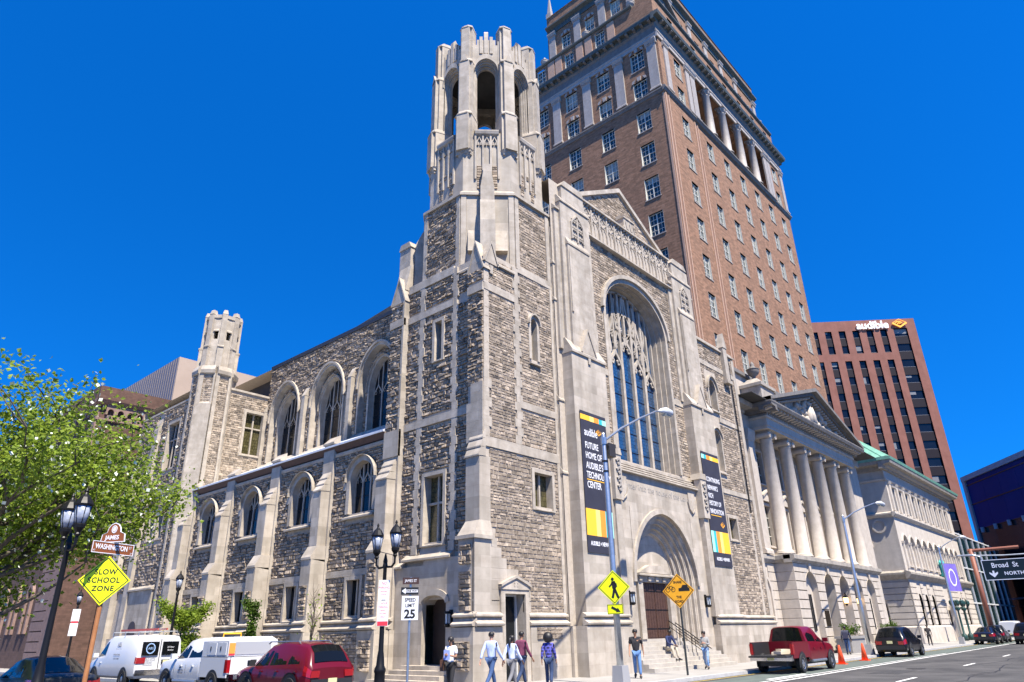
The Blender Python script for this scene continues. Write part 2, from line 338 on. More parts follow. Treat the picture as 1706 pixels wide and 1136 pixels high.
def gothic_window(fr, uc, a, zsill, zspring, zap, nl=3, fw=.24, rec=.45, proud=.1, glass=GLASS, sharp=.5, hood=.12, rows=(), parent=church, splay=.0, name='window', light_fn=None):
    A = arch(a, zap-zspring, 9, sharp); B = arch(a+fw, zap-zspring+fw*1.15, 9, sharp)
    inn = [(uc-a, zsill)]+[(uc+x, zspring+z) for x, z in A]+[(uc+a, zsill)]
    ou = [(uc-a-fw, zsill)]+[(uc+x, zspring+z) for x, z in B]+[(uc+a+fw, zsill)]
    o = MB(fr)
    if splay:
        C = arch(a-splay, zap-zspring-splay*.8, 9, sharp)
        bk = [(uc-a+splay, zsill)]+[(uc+x, zspring+z) for x, z in C]+[(uc+a-splay, zsill)]
        o.strip([(u, proud*.6, z) for u, z in inn], [(u, proud*.6, z) for u, z in ou]); o.strip([(u, proud*.6, z) for u, z in ou], [(u, -.05, z) for u, z in ou])
        for k in range(3):   # moulded splay in three steps
            f0, f1 = k/3, (k+1)/3; mx = lambda f: [(p[0]+(q[0]-p[0])*f, p[1]+(q[1]-p[1])*f) for p, q in zip(inn, bk)]
            P0, P1 = mx(f0), mx(f1-.06); d0, d1 = proud*.6-(rec+proud*.6)*f0, proud*.6-(rec+proud*.6)*f1
            o.strip([(u, d0, z) for u, z in P0], [(u, d1, z) for u, z in P0]); o.strip([(u, d1, z) for u, z in P0], [(u, d1, z) for u, z in P1])
            o.strip([(u, d1, z) for u, z in P1], [(u, d1-.03, z) for u, z in mx(f1)])
        a2, zap2 = a-splay, zap-splay*.8
    else:
        o.ring(inn, ou, -rec-.1, proud*.6); a2, zap2 = a, zap
    hi = [(uc+x, zspring+z) for x, z in arch(a+fw-.02, zap-zspring+fw*1.15-.02, 9, sharp)]; ho = [(uc+x, zspring+z) for x, z in arch(a+fw+hood, zap-zspring+fw*1.15+hood*1.3, 9, sharp)]
    o.ring(hi, ho, -.02, proud+.08)
    o.prof([(-rec-.1, zsill-.28), (proud+.06, zsill-.28), (proud+.06, zsill-.2), (-rec, zsill), (-rec-.1, zsill)], uc-a-fw, uc+a+fw)
    win = o.build(name, LIMEP, parent)
    d = -rec; zl = zap2-zspring; A2 = arch(a2, zl, 12, sharp)
    m = MB(fr); wl = 2*a2/nl; hw = .04 if a2 < 1.5 else (.055 if a2 < 2.5 else .11); dd = (d-.1, d-.02) if a2 < 2.5 else (d-.14, d+.05)
    m.ring([(uc-a2+hw, zsill)]+[(uc+x*(1-hw/a2), zspring+z*(1-hw/zl)) for x, z in A2]+[(uc+a2-hw, zsill)], [(uc-a2, zsill)]+[(uc+x, zspring+z) for x, z in A2]+[(uc+a2, zsill)], *dd)
    for i in range(1, nl):
        u = -a2+wl*i; m.box(uc+u-hw, uc+u+hw, dd[0], dd[1], zsill, zspring+(arch_h(A2, u) or 0)-.02)
    for i in range(nl):
        c = -a2+wl*(i+.5); top = (arch_h(A2, c) or 0); hs = min(top*.45, wl*1.0) if nl > 1 else top
        base = zspring+min(arch_h(A2, c-wl*.48) or 0, arch_h(A2, c+wl*.48) or 0)-wl*.75 if nl > 3 else zspring-wl*.35
        if light_fn: base = light_fn(c)
        oh = wl*.95
        og = [(uc+c+s*wl*.5*x, base+oh*y) for s, x, y in [(-1, 1, 0), (-1, .93, .25), (-1, .72, .5), (-1, .42, .7), (-1, .16, .86), (-1, 0, 1.12)]]
        og += [(2*(uc+c)-u, z) for u, z in reversed(og[:-1])]
        m.bar(og, hw*.8, dd[0]+.03, dd[1]-.02)
        for s in (-1, 1):   # cusps
            m.bar([(uc+c+s*wl*.42, base+oh*.38), (uc+c+s*wl*.2, base+oh*.3), (uc+c+s*wl*.14, base+oh*.46), (uc+c+s*wl*.3, base+oh*.62)], hw*.5, dd[0]+.05, dd[1]-.05)
        if nl >= 3 and top > oh*.9:
            t2 = base+oh*1.1
            m.box(uc+c-hw*.7, uc+c+hw*.7, dd[0]+.03, dd[1]-.02, t2, zspring+top-.02)
    m.build('tracery', LIMEP, win)
    for i in range(nl):
        ua, ub = -a2+wl*i, -a2+wl*(i+1); zs = [zsill, *rows, 99]
        for z0, z1 in zip(zs, zs[1:]):
            if z1 < 99: poly = [(uc+ua, z0), (uc+ub, z0), (uc+ub, z1), (uc+ua, z1)]
            else:
                tops = [(uc+ua+(ub-ua)*k/6, zspring+(arch_h(A2, max(-a2, min(a2, ua+(ub-ua)*k/6))) or 0)) for k in range(6, -1, -1)]
                poly = [(uc+ua, z0), (uc+ub, z0)]+[(u, max(z, z0+.01)) for u, z in tops]
            p = MB(fr); p.face(poly, dd[0]-.02, dd[0]+.01); p.build('pane', glass, win)
    if rows:
        b = MB(fr)
        for z in rows: b.box(uc-a2, uc+a2, dd[0]+.011, dd[0]+.035, z-.018, z+.018)
        b.build('saddle_bar', BLACK, win)
    return win
def base_mould(mb, u0, u1, d=0.0):   # the two strings of the plinth
    mb.prof([(d-.02, 2.30), (d+.17, 2.36), (d+.17, 2.42), (d-.02, 2.52)], u0, u1)
    mb.prof([(d-.02, 1.98), (d+.24, 2.03), (d+.26, 2.10), (d+.1, 2.2), (d+.04, 2.3), (d-.02, 2.3)], u0, u1)
# ---------------------------------------------------------------- TOWER square stage
tw = MB(FR)
wall_cells(tw, 20.3, 27.3, 0, 18.6, 0, [(23.5, 24.75, 6.9, 8.4), (23.6, 24.06, 13.9, 16.25), (21.29, 22.51, 0, 3.2)])
tw.fr = FL
wall_cells(tw, 19.7, 26.4, 0, 18.6, 0, [(22.4, 23.65, 5.45, 8.35), (22.7, 23.2, 14.0, 15.95), (21.96, 23.42, 0, 3.1)])
tw.fr = WORLD; tw.box(25.4, 27.3, 20.2, 26.4, 0, 18.6); tw.quad((20.6, 19.7, 18.6), (27.3, 19.7, 18.6), (27.3, 26.4, 18.6), (20.6, 26.4, 18.6))
tw.quad((20.6, 26.4, 0), (27.3, 26.4, 0), (27.3, 26.4, 18.6), (20.6, 26.4, 18.6))
tw.build('wall', MORT, church)
exR = [('r', 23.33, 24.92, 6.73, 8.57), ('r', 23.46, 24.2, 13.76, 16.3), ('r', 20.0, 22.95, 0, 3.75), ('r', 20.3, 20.95, 2.4, 5.6), ('r', 22.4, 22.72, 9, 18.4)]
for zz, a in ((5.6, .55), (4.5, .7), (3.75, 1.0)): exR.append(('r', 20.3, 20.3+a, zz-.6, zz+.05))
stones(FR, 0, 20.32, 25.38, 2.52, 18.35, exR+[('r', 20.3, 25.4, 9.05, 9.5), ('r', 22.7, 25.4, 11.22, 11.6), ('r', 20.3, 22.7, 16.5, 16.9), ('r', 20.3, 20.62, 7, 12.3)])
stones(FR, .27, 23.1, 24.75, 1.5, 1.95, rough=.04); stones(FR, .29, 23.3, 24.1, .95, 1.3, rough=.04)
exL = [('r', 22.22, 23.85, 4.75, 8.55), ('r', 22.55, 23.35, 13.8, 16.1), ('r', 21.6, 25.5, 0, 4.95), ('r', 21.65, 21.93, 4, 19), ('r', 24.05, 24.33, 4, 19), ('r', 19.7, 25, 10.75, 11.15), ('r', 19.7, 25.3, 16.45, 16.85), ('r', 19.7, 25.3, 18.2, 18.7)]
stones(FL, 0, 20.65, 25.3, 4.95, 18.6, exL)
mb = MB(FR)   # bands and quoins of the street face
mb.box(20.3, 25.4, 0, .065, 9.06, 9.49); mb.box(22.7, 25.4, 0, .065, 11.24, 11.58); mb.box(20.3, 22.42, 0, .065, 16.52, 16.88); mb.box(25.2, 25.4, 0, .06, 2.5, 18.4)
for i in range(23): z = 9.5+i*.39; mb.box(22.42-(.0 if i % 2 else .13), 22.7+(.13 if i % 2 else 0), 0, .06, z, z+.385)
mb.box(22.7, 25.4, 0, .065, 18.3, 18.7)
mb.build('stone_band', LIMEP, church)
mb = MB(FL)
for a, b in ((21.66, 21.92), (24.06, 24.32)):
    for i in range(33): z = 5.0+i*.41; mb.box(a-(.1 if i % 2 else 0), b+(0 if i % 2 else .1), 0, .12, z, z+.405)
mb.box(20.7, 25.3, 0, .13, 10.77, 11.13); mb.box(21.9, 25.3, 0, .13, 16.47, 16.83); mb.box(21.9, 25.3, 0, .13, 18.22, 18.66)
mb.build('stone_band', LIMEP, church)
# corner pier and stepped buttress at the street corner
mb = MB(); mb.box(20.3, 20.62, 19.66, 20.65, 9.3, 18.0); mb.build('pier', MORT, church)
FPX = Frame((20.3, 0), (0, 1), (-1, 0))
stones(FPX, 0, 19.68, 20.65, 11.9, 17.6, [('r', 19.6, 20.7, 16.4, 16.85)])
mb = MB(FPX)
for i in range(6): z = 9.3+i*.44; mb.box(19.66, 20.65-(.25 if i > 3 else 0), 0, .11, z, z+.435)
mb.box(19.66, 20.65, 0, .12, 16.42, 16.83); mb.build('quoin', LIMEP, church)
mb = MB(FR)
for i in range(7): z = 9.5+i*.44; mb.box(20.25, 20.75 if i % 2 else 20.55, 0, .062, z, z+.435)
mb.build('quoin', LIMEP, church)
gablet(FPX, 20.17, .48, -.4, .08, 17.6, 19.1)
gablet(FR, 20.78, .42, -.4, .12, 18.0, 19.1)
mb = MB(FR); mb.prof([(-.3, 18.05), (.12, 18.05), (.12, 18.15), (-.3, 18.6)], 21.2, 22.45); mb.build('drip_mould', LIMEP, church); mb = MB(FL); mb.prof([(-.3, 18.05), (.12, 18.05), (.12, 18.15), (-.3, 18.6)], 20.66, 21.7); mb.build('drip_mould', LIMEP, church)
mb = MB()   # mid and lower buttress
mb.box(19.95, 20.6, 19.62, 20.42, 5.9, 8.6); FB = Frame((20.3, 0), (0, 1), (-1, 0)); mb.fr = FB; drip3(mb, 19.6, 20.44, 0, .36, 8.6, 9.75)
mb.fr = WORLD; mb.hexa([(19.55, 19.5, 5.35), (20.6, 19.5, 5.35), (20.6, 20.5, 5.35), (19.55, 20.5, 5.35)], [(19.95, 19.62, 5.95), (20.6, 19.62, 5.95), (20.6, 20.42, 5.95), (19.95, 20.42, 5.95)])
mb.box(19.5, 20.6, 19.45, 20.55, 5.22, 5.36); mb.build('buttress', LIME, church)
mb = MB(); mb.box(19.6, 20.55, 19.54, 20.46, 0, 5.24); mb.box(19.415, 20.55, 19.43, 20.6, 0, 1.975); mb.build('buttress', LIME, church)
FBX = Frame((19.6, 0), (0, 1), (-1, 0)); stones(FBX, .0, 19.72, 20.36, 2.55, 4.0); stones(FBX, .0, 19.72, 20.36, 4.25, 5.0); stones(Frame((19.42, 0), (0, 1), (-1, 0)), 0, 19.6, 20.5, .5, 1.5); stones(FBX, .02, 19.72, 20.36, 1.75, 1.97)
mb = MB(FR)   # limestone round the corner door
for z, b in ((2.52, 22.95), (2.95, 22.95), (3.35, 22.8), (3.75, 22.2), (4.15, 21.5), (4.55, 21.2), (4.95, 20.95)): mb.box(19.6, b, .05, .1, z, min(z+.395, 5.3)) if z > 3.3 else (mb.box(19.6, 21.29, .05, .1, z, z+.395), mb.box(22.51, b, .05, .1, z, z+.395))
mb.build('ashlar', LIME, church)
mb = MB(FR)
for a, b in ((20.56, 21.05), (22.74, 25.3)): mb = MB(FR); mb.box(a, b, -.1, .25, 0, 1.98); base_mould(mb, a-.02, b, .06); mb.build('plinth', LIME, church)
mb = MB(FBX); base_mould(mb, 19.42, 20.6, 0); mb.build('base_moulding', LIMEP, church)
mb = MB(FR); base_mould(mb, 19.5, 21.04, .15); mb.build('base_moulding', LIMEP, church)
# doorway with hood in the street face
mb = MB(FR); mb.box(21.05, 21.29, -.4, .2, 0, 3.2); mb.box(22.51, 22.74, -.4, .2, 0, 3.2); mb.box(21.05, 22.74, -.4, .2, 3.2, 3.36)
mb.face([(21.0, 3.36), (22.8, 3.36), (22.8, 3.52), (22.5, 3.62), (21.9, 3.82), (21.3, 3.62), (21.0, 3.52)], -.2, .24)
mb.ring([(20.98, 3.44), (21.28, 3.58), (21.9, 3.8), (22.52, 3.58), (22.82, 3.44)], [(20.98, 3.54), (21.26, 3.68), (21.9, 3.9), (22.54, 3.68), (22.82, 3.54)], 0, .3)
for x in (21.82, 21.98):
    for z in (3.5, 3.62): mb.box(x-.03, x+.03, .24, .255, z-.03, z+.03)
dr = mb.build('doorway', LIMEP, church)
mb = MB(FR); mb.box(21.29, 22.51, -.42, -.38, 0, 3.2); mb.build('pane', GLASS, dr)
mb = MB(FR); mb.box(21.29, 21.34, -.38, -.3, 0, 3.2); mb.box(22.44, 22.51, -.38, -.3, 0, 3.2); mb.box(21.34, 22.44, -.38, -.3, 3.13, 3.2); mb.build('door_frame', mat('pale_frame', (.5, .5, .5), .5), dr)
# side porch with steps
mb = MB(FL); mb.box(21.2, 21.96, 0, .22, 0, 4.72); mb.box(23.42, 25.45, 0, .22, 0, 4.5)
DA = arch(.73, .32, 8, .2); mb.box(21.96, 23.42, 0, .22, 3.36, 4.72); spandrel(mb, 22.69, 2.92, DA, 3.36, .22)
mb.strip([(22.69+x, .22, 2.92+z) for x, z in DA], [(22.69+x, -.5, 2.92+z) for x, z in DA])
mb.prof([(.0, 4.7), (.34, 4.72), (.34, 4.8), (0, 5.05)], 21.7, 24.8); mb.prof([(.0, 4.45), (.34, 4.47), (.34, 4.55), (0, 4.75)], 24.8, 25.5)
mb.ring([(22.69+x*1.02, 2.94+z) for x, z in DA], [(22.69+x*1.3, 2.94+z*1.6+.05) for x, z in DA], .1, .3)
porch = mb.build('porch', LIME, church)
DOORM = mat('dark_brown_door', (.035, .022, .017), .5, (.05, .032, .025), 6)
mb = MB(FL); mb.box(21.9, 23.5, -.55, -.5, .6, 3.3); dd = mb.build('door', DOORM, porch)
mb = MB(FL)
for i in range(4): mb.box(21.4+.0*i, 24.1+.12*(3-i), -.5, 2.1-.42*i if i else 2.1, .155*i, .155*(i+1)-.0)
stp = MB(FL)
for i in range(4): stp = MB(FL); stp.box(21.0, 24.2+.25*(3-i), -.5+.002*i, 1.75-.36*i, .155*i, .155*(i+1)); stp.build('step', LIMEP, church)
def wall_lantern(fr, u, d, z):
    L = MB(fr); L.box(u-.09, u+.09, d, d+.05, z-.32, z+.32); L.box(u-.07, u+.07, d+.05, d+.12, z+.2, z+.26); L.lathe([(.13, .26), (.17, .2), (.17, .17), (.12, .16)], u, d+.2, z-.0, 8); L.lathe([(.12, -.2), (.15, -.24), (.13, -.3), (.05, -.34)], u, d+.2, z, 8)
    for k in range(4): q = math.pi/4+k*math.pi/2; L.box(u+.12*math.cos(q)-.012, u+.12*math.cos(q)+.012, d+.2+.12*math.sin(q)-.012, d+.2+.12*math.sin(q)+.012, z-.2, z+.18)
    o = L.build('wall_lantern', BLACK, church)
    g = MB(fr); g.lathe([(.1, -.2), (.11, .17)], u, d+.2, z, 8); g.build('lantern_glass', mat('lantern_glass', (.5, .55, .58), .2, None), o)
wall_lantern(FL, 21.62, .22, 2.35)
rect_window(FR, 23.5, 24.75, 6.9, 8.4); rect_window(FL, 22.4, 23.65, 5.45, 8.35, 2, (7.15,), proud=.13); rect_window(FL, 22.7, 23.2, 14.0, 15.95, 1, proud=.13)
mb = MB(FL); mb.prof([(0, 4.8), (.12, 4.85), (.1, 5.0), (0, 5.4)], 22.2, 23.85); mb.build('sill', LIMEP, church)
gothic_window(FR, 23.83, .23, 13.9, 15.75, 16.1, 1, fw=.17, rec=.28, proud=.1, glass=DGREEN, hood=.05)
# rear pier of the side face
mb = MB(FL); mb.box(25.3, 26.4, 0, .3, 9.6, 17.9); mb.build('pier', MORT, church)
stones(FL, .3, 25.32, 26.38, 10.9, 17.7, [('r', 25.2, 26.5, 16.4, 16.85)])
mb = MB(FL)
for i in range(20): z = 9.6+i*.41; mb.box(25.28, 25.42, .3-.3, .41, z, z+.405)
mb.box(25.28, 26.4, .28, .42, 16.42, 16.83); mb.box(25.28, 26.4, .28, .42, 9.6, 10.9); mb.build('quoin', LIME, church)
gablet(FL, 25.85, .52, -.3, .4, 17.8, 19.2)
mb = MB(FL); mb.box(25.6, 26.5, -1.2, -.1, 18.6, 21.4); mb.face([(25.55, 21.4), (26.55, 21.4), (26.4, 21.75), (25.7, 21.75)], -1.25, -.05); mb.prof([(-.1, 18.6), (.22, 18.6), (-.1, 20.2)], 25.5, 26.4); mb.build('pinnacle', LIMEP, church)
mb = MB(FL); mb.box(25.28, 26.42, 0, .36, 0, 9.6); mb.box(25.2, 26.5, 0, .48, 0, 1.98); base_mould(mb, 25.2, 26.5, .3); mb.build('pier', LIME, church)
# ---------------------------------------------------------------- octagon and belfry
OC = (23.99, 23.03)
def octf(k, h): a = R(225+45*k); n = (math.cos(a), math.sin(a)); return Frame((OC[0]+n[0]*h, OC[1]+n[1]*h), (-n[1], n[0]), n)   # k=0 faces the camera corner
def octp(h, z0, z1, name, m, h1=None, par=church):
    mb = MB(); r0 = h/math.cos(R(22.5)); r1 = (h1 or h)/math.cos(R(22.5)); mb.lathe([(r0, z0), (r1, z1)], OC[0], OC[1], 0, 8, R(22.5)); return mb.build(name, m, par)
octp(3.30, 18.5, 22.85, 'octagon_wall', MORT)
for k in (1, 7): stones(octf(k, 3.30), 0, -1.2, 1.2, 18.7, 22.7)
mb = MB()
for k in (7, 0, 1, 2, 6):   # vertex quoins
    a = R(225+22.5+45*k); r = 3.32/math.cos(R(22.5))
    for u0, u1 in ((1.1, 1.37), (-1.37, -1.1)): mb = MB(octf(k, 3.3)); mb.box(u0, u1, -.05, .1, 18.5, 22.8); mb.build('quoin', LIMEP, church)
f0 = octf(0, 3.3); mb = MB(f0); mb.box(-1.09, 1.09, 0, .05, 18.5, 22.8); mb.build('ashlar', LIME, church)
mb = MB(f0); mb.box(-.38, .38, 0, .75, 17.5, 20.9); mb.prof([(0, 20.9), (.75, 20.9), (.45, 22.3), (0, 22.3)], -.38, .38); mb.box(-.36, .36, 0, .42, 22.0, 23.2); mb.face([(-.36, 23.2), (.36, 23.2), (.22, 24.2), (-.22, 24.2)], .0, .3); mb.box(-.22, .22, 0, .25, 24.2, 24.7)
for s in (-1, 1): mb.prof([(0, 19.3), (.4, 19.3), (.36, 19.4), (0, 20.9)], s*.38, s*1.0)
mb.build('pinnacle', LIMEP, church)
for k in (2, 6):
    mb = MB(octf(k, 3.3)); mb.box(-.38, .38, 0, .6, 17.5, 21.6); mb.prof([(0, 21.6), (.6, 21.6), (0, 22.9)], -.38, .38); mb.build('pinnacle', LIMEP, church)
octp(3.46, 22.8, 22.95, 'string_course', LIMEP); octp(3.46, 22.95, 23.2, 'string_course', LIMEP, 3.2)
# lower belfry stage with blind tracery panels
octp(3.12, 23.1, 27.1, 'belfry_base', LIME)
for k in range(8):
    f = octf(k, 3.12); mb = MB(f)
    if k in (0, 1, 7):
        for u in (-.62, -.21, .21, .62): mb.box(u-.05, u+.05, 0, .1, 24.0, 26.9)
        for c in (-.415, 0, .415):
            og = [(c-.16, 26.2), (c-.13, 26.45), (c, 26.75), (c+.13, 26.45), (c+.16, 26.2)]
            mb.bar(og, .035, 0, .09); mb.bar([(c-.15, 26.3), (c-.05, 26.25), (c-.06, 26.42)], .025, 0, .07); mb.bar([(c+.15, 26.3), (c+.05, 26.25), (c+.06, 26.42)], .025, 0, .07)
            stones(f, .01, c-.14, c+.14, 23.4 if c else 24.6, 24.9, rough=.04)
    mb.prof([(0, 26.85), (.16, 26.95), (.2, 27.1), (.2, 27.18), (-.2, 27.5), (-.3, 27.5), (-.3, 26.85)], -.66, .66)
    mb.build('blind_tracery', LIMEP, church)
octp(2.8, 26.9, 27.2, 'belfry_floor', LIMEP)
for k in range(8):   # belfry: arched openings between corner piers
    f = octf(k, 2.84); mb = MB(f); ah = .68
    mb.box(-1.18, -ah, -.5, 0, 27.1, 34.2); mb.box(ah, 1.18, -.5, 0, 27.1, 34.2); mb.box(-ah, ah, -.5, -.02, 33.3, 33.9)
    A = arch(ah, .95, 8, .5); zs = 31.75
    spandrel(mb, 0, zs, A, 33.3, -.02)
    for j, (a, dd) in enumerate(((ah, -.02), (ah-.05, -.14), (ah-.1, -.28))):
        Aj = arch(a, .95-.1*j, 8, .5); nx = arch(a-.05, .95-.1*(j+1), 8, .5)
        P = [(-a, 27.4)]+[(x, zs+z) for x, z in Aj]+[(a, 27.4)]; Q = [(-a+.05, 27.4)]+[(x, zs+z) for x, z in nx]+[(a-.05, 27.4)]
        mb.strip([(u, dd, z) for u, z in P], [(u, dd-.12, z) for u, z in P]); mb.strip([(u, dd-.12, z) for u, z in P], [(u, dd-.12, z) for u, z in Q])
        if j == 2: mb.strip([(u, dd-.12, z) for u, z in Q], [(u, -.55, z) for u, z in Q])
    hi, ho = arch(ah, 1.0, 8, .5), arch(ah, 1.25, 8, .5); mb.ring([(x, zs+z) for x, z in hi], [(x, zs+z+.12) for x, z in ho], -.02, .1)
    mb.box(-.55, .55, -.4, -.02, 33.9, 34.3)
    for u in (-.3, .3): mb.box(u-.09, u+.09, -.3, .04, 33.2, 34.5)
    mb.box(-.12, .12, -.3, .05, 33.2, 34.8); mb.prof([(-.3, 34.8), (.05, 34.8), (-.12, 35.05)], -.12, .12)
    mb.build('belfry_face', LIMEP, church)
    a = R(225+22.5+45*k); n = (math.cos(a), math.sin(a)); rv = 2.84/math.cos(R(22.5))
    fv = Frame((OC[0]+n[0]*rv, OC[1]+n[1]*rv), (-n[1], n[0]), n); mb = MB(fv)
    def stp_(z0, z1, hw, out, sl): 
        mb.plan([(-hw, -.6), (hw, -.6), (hw, out-.2), (hw-.13, out-.2), (hw-.13, out), (-hw+.13, out), (-hw+.13, out-.2), (-hw, out-.2)], z0, z1)
        hw2, o2 = hw-.05, out-sl; mb.plan([(-hw-.02, -.6), (hw+.02, -.6), (hw+.02, out-.14), (hw-.18, out+.03), (-hw+.18, out+.03), (-hw-.02, out-.14)], z1, z1+.07); mb.plan([(-hw, -.6), (hw, -.6), (hw, out-.16), (hw-.2, out), (-hw+.2, out), (-hw, out-.16)], z1+.07, z1+.3, [(-hw2, -.6), (hw2, -.6), (hw2, o2-.16), (hw2-.2, o2), (-hw2+.2, o2), (-hw2, o2-.16)])
    stp_(25.9, 28.3, .48, .46, .12); stp_(28.3, 32.3, .43, .3, .12); stp_(32.3, 35.1, .38, .16, .14)
    mb.face([(-.25, 32.3), (.25, 32.3), (0, 32.9)], .1, .33)
    mb.build('corner_pier', LIMEP, church)
    mb = MB(fv); mb.plan([(-.3, -.1), (.3, -.1), (.2, .15), (-.2, .15)], 25.35, 25.92, [(-.6, -.1), (.6, -.1), (.42, .36), (-.42, .36)])
    random.seed(50+k)
    for _ in range(14): u = random.uniform(-.42, .42); z = random.uniform(25.5, 25.9); mb.box(u-.05, u+.05, .05, .38-(25.9-z)*.4, z-.05, z+.05)
    mb.build('corbel', LIMEP, church)
octp(2.5, 33.7, 33.9, 'belfry_sun_cover', ROOF)  # added cover that keeps the sun out of the open belfry
# ---------------------------------------------------------------- street front: window wall, piers, portal
XC = 33.4
mb = MB(FW); wall_cells(mb, 25.4, 41.2, 0, 25.4, 0, [(XC-3.34, XC+3.34, 10.1, 21.45), (XC-3.15, XC+3.15, 0, 7.5)])
GA = arch(3.34, 2.65, 12, .35); spandrel(mb, XC, 18.8, GA, 21.45, 0); mb.quad((25.4, -1.6, 25.35), (41.2, -1.6, 25.35), (41.2, 0, 25.35), (25.4, 0, 25.35)); mb.build('wall', MORT, church)
gx = ('a', XC, 18.8, arch(3.62, 2.95, 12, .35), 9)
stones(FW, 0, 28.3, 38.6, 17.5, 23.0, [gx]); stones(FW, 0, 28.6, 29.85, 10.2, 17.5, [('r', 28, 30, 14.6, 15.0)]); stones(FW, 0, 36.97, 38.4, 10.2, 17.5, [('r', 37, 39, 14.6, 15.0)])
mb = MB(FW); mb.box(28.6, 29.84, 0, .065, 14.62, 14.98); mb.box(36.96, 38.4, 0, .065, 14.62, 14.98); mb.build('stone_band', LIMEP, church)
def lf(c): return 16.4-abs(c)*.42+ (0.55 if abs(c) < .2 else 0)
gothic_window(FW, XC, 3.32, 10.15, 18.8, 21.4, 5, fw=.24, rec=.85, proud=.14, glass=LEAD, sharp=.35, hood=.18, splay=.26, rows=(11.1, 12.2, 13.3, 14.4, 15.4), light_fn=lf, name='great_window')
mb = MB(FW); d = -.85   # flowing head tracery of the great window
def curve(P, n=10):
    L = []
    for i in range(n+1):
        t = i/n; c = ((1-t)**3, 3*t*(1-t)**2, 3*t*t*(1-t), t**3); L.append((XC+sum(c[k]*P[k][0] for k in range(4)), sum(c[k]*P[k][1] for k in range(4))))
    return L
for s in (-1, 1):
    for P in ([(0, 17.6), (s*.2, 18.6), (s*1.5, 19.0), (s*1.0, 20.6)], [(s*1.12, 17.2), (s*1.3, 18.4), (s*.2, 19.1), (s*.15, 20.9)], [(s*1.7, 16.9), (s*1.5, 17.9), (s*2.6, 18.5), (s*1.9, 19.8)], [(s*2.25, 16.6), (s*2.5, 17.6), (s*1.2, 18.4), (s*1.3, 19.6)],
              [(s*.56, 17.4), (s*.56, 18.2), (s*1.1, 18.4), (s*1.0, 19.2)], [(s*.1, 18.2), (s*.9, 18.4), (s*.9, 19.6), (s*.1, 19.8)]):
        mb.bar(curve(P), .075, d-.12, d+.04)
    for c, z in ((.55, 18.6), (1.5, 18.2), (1.9, 17.7), (.6, 19.6), (1.1, 17.6), (2.2, 17.5)):
        for q in range(4): an = q*math.pi/2+.6; mb.bar([(XC+s*c+.25*math.cos(an), z+.33*math.sin(an)), (XC+s*c+.08*math.cos(an+.5), z+.1*math.sin(an+.5)), (XC+s*c+.25*math.cos(an+1.2), z+.33*math.sin(an+1.2))], .04, d-.1, d+.01)
mb.build('head_tracery', LIMEP, church)
# parapet with carved frieze, string course and gable behind
mb = MB(FW); mb.prof([(-.02, 22.95), (.28, 23.0), (.28, 23.1), (0, 23.32)], 28.3, 38.6); mb.prof([(-.4, 25.3), (.22, 25.3), (.22, 25.42), (-.1, 25.62), (-.4, 25.62)], 28.45, 38.35)
mb.box(32.9, 34.1, -.4, .16, 25.4, 26.25); mb.prof([(-.4, 26.25), (.22, 26.25), (.22, 26.35), (-.1, 26.5), (-.4, 26.5)], 32.85, 34.15); mb.build('parapet_coping', LIMEP, church)
mb = MB(FW); mb.box(28.5, 38.3, -.62, -.42, 23.0, 25.35); mb.build('parapet_wall', MORT, church)
NC = 12; cwd = 9.8/NC; mb = MB(FW)
for i in range(NC+1):
    u = 28.5+i*cwd; mb.box(u-.06, u+.06, -.42, .1, 23.3, 25.3)
    if i == NC: break
    c = u+cwd/2; h_ = cwd/2-.04
    for s in (-1, 1):
        cc = c+s*cwd*.24
        mb.bar([(cc-.18, 23.95), (cc-.15, 24.15), (cc, 24.36), (cc+.15, 24.15), (cc+.18, 23.95)], .045, -.42, .04); mb.bar([(cc, 24.3), (cc, 24.55)], .05, -.42, .04)
    mb.box(c-.04, c+.04, -.42, .05, 23.3, 24.3)
    mb.bar([(c-h_, 24.75), (c, 24.38), (c+h_, 24.75)], .06, -.42, .06); mb.bar([(c-h_, 24.75), (c, 25.15), (c+h_, 24.75)], .06, -.42, .06)
    for s in (-1, 1): mb.bar([(c+s*.16, 24.68), (c+s*.05, 24.76), (c+s*.16, 24.88)], .035, -.42, .02)
    mb.bar([(c-.05, 24.95), (c, 24.86), (c+.05, 24.95)], .03, -.42, .02)
for k in range(30): mb.box(28.55+k*.327, 28.7+k*.327, -.42, .14, 25.18, 25.31)
for u in (33.05, 33.5, 33.95): mb.bar([(u-.18, 25.5), (u, 26.1), (u+.18, 25.5)], .05, .1, .2)
mb.build('carved_frieze', LIMEP, church)
stones(FW, -.41, 28.55, 38.25, 23.3, 24.0, rough=.04)
FG = Frame((0, 19.95), (1, 0), (0, -1)); mb = MB(FG); mb.face([(28.6, 24.5), (38.2, 24.5), (38.2, 25.9), (XC, 28.75), (28.6, 25.9)], -.6, 0); mb.build('gable', MORT, church)
stones(FG, 0, 28.8, 38.0, 25.0, 28.6, top=lambda u: 28.55-abs(u-XC)*.6)
mb = MB(FG); mb.ring([(28.3, 25.75), (XC, 28.65), (38.5, 25.75)], [(28.3, 26.05), (XC, 28.98), (38.5, 26.05)], -.8, .2); mb.build('gable_coping', LIMEP, church)
mb = MB(WORLD)   # unseen nave body and roof behind the front, added to block light
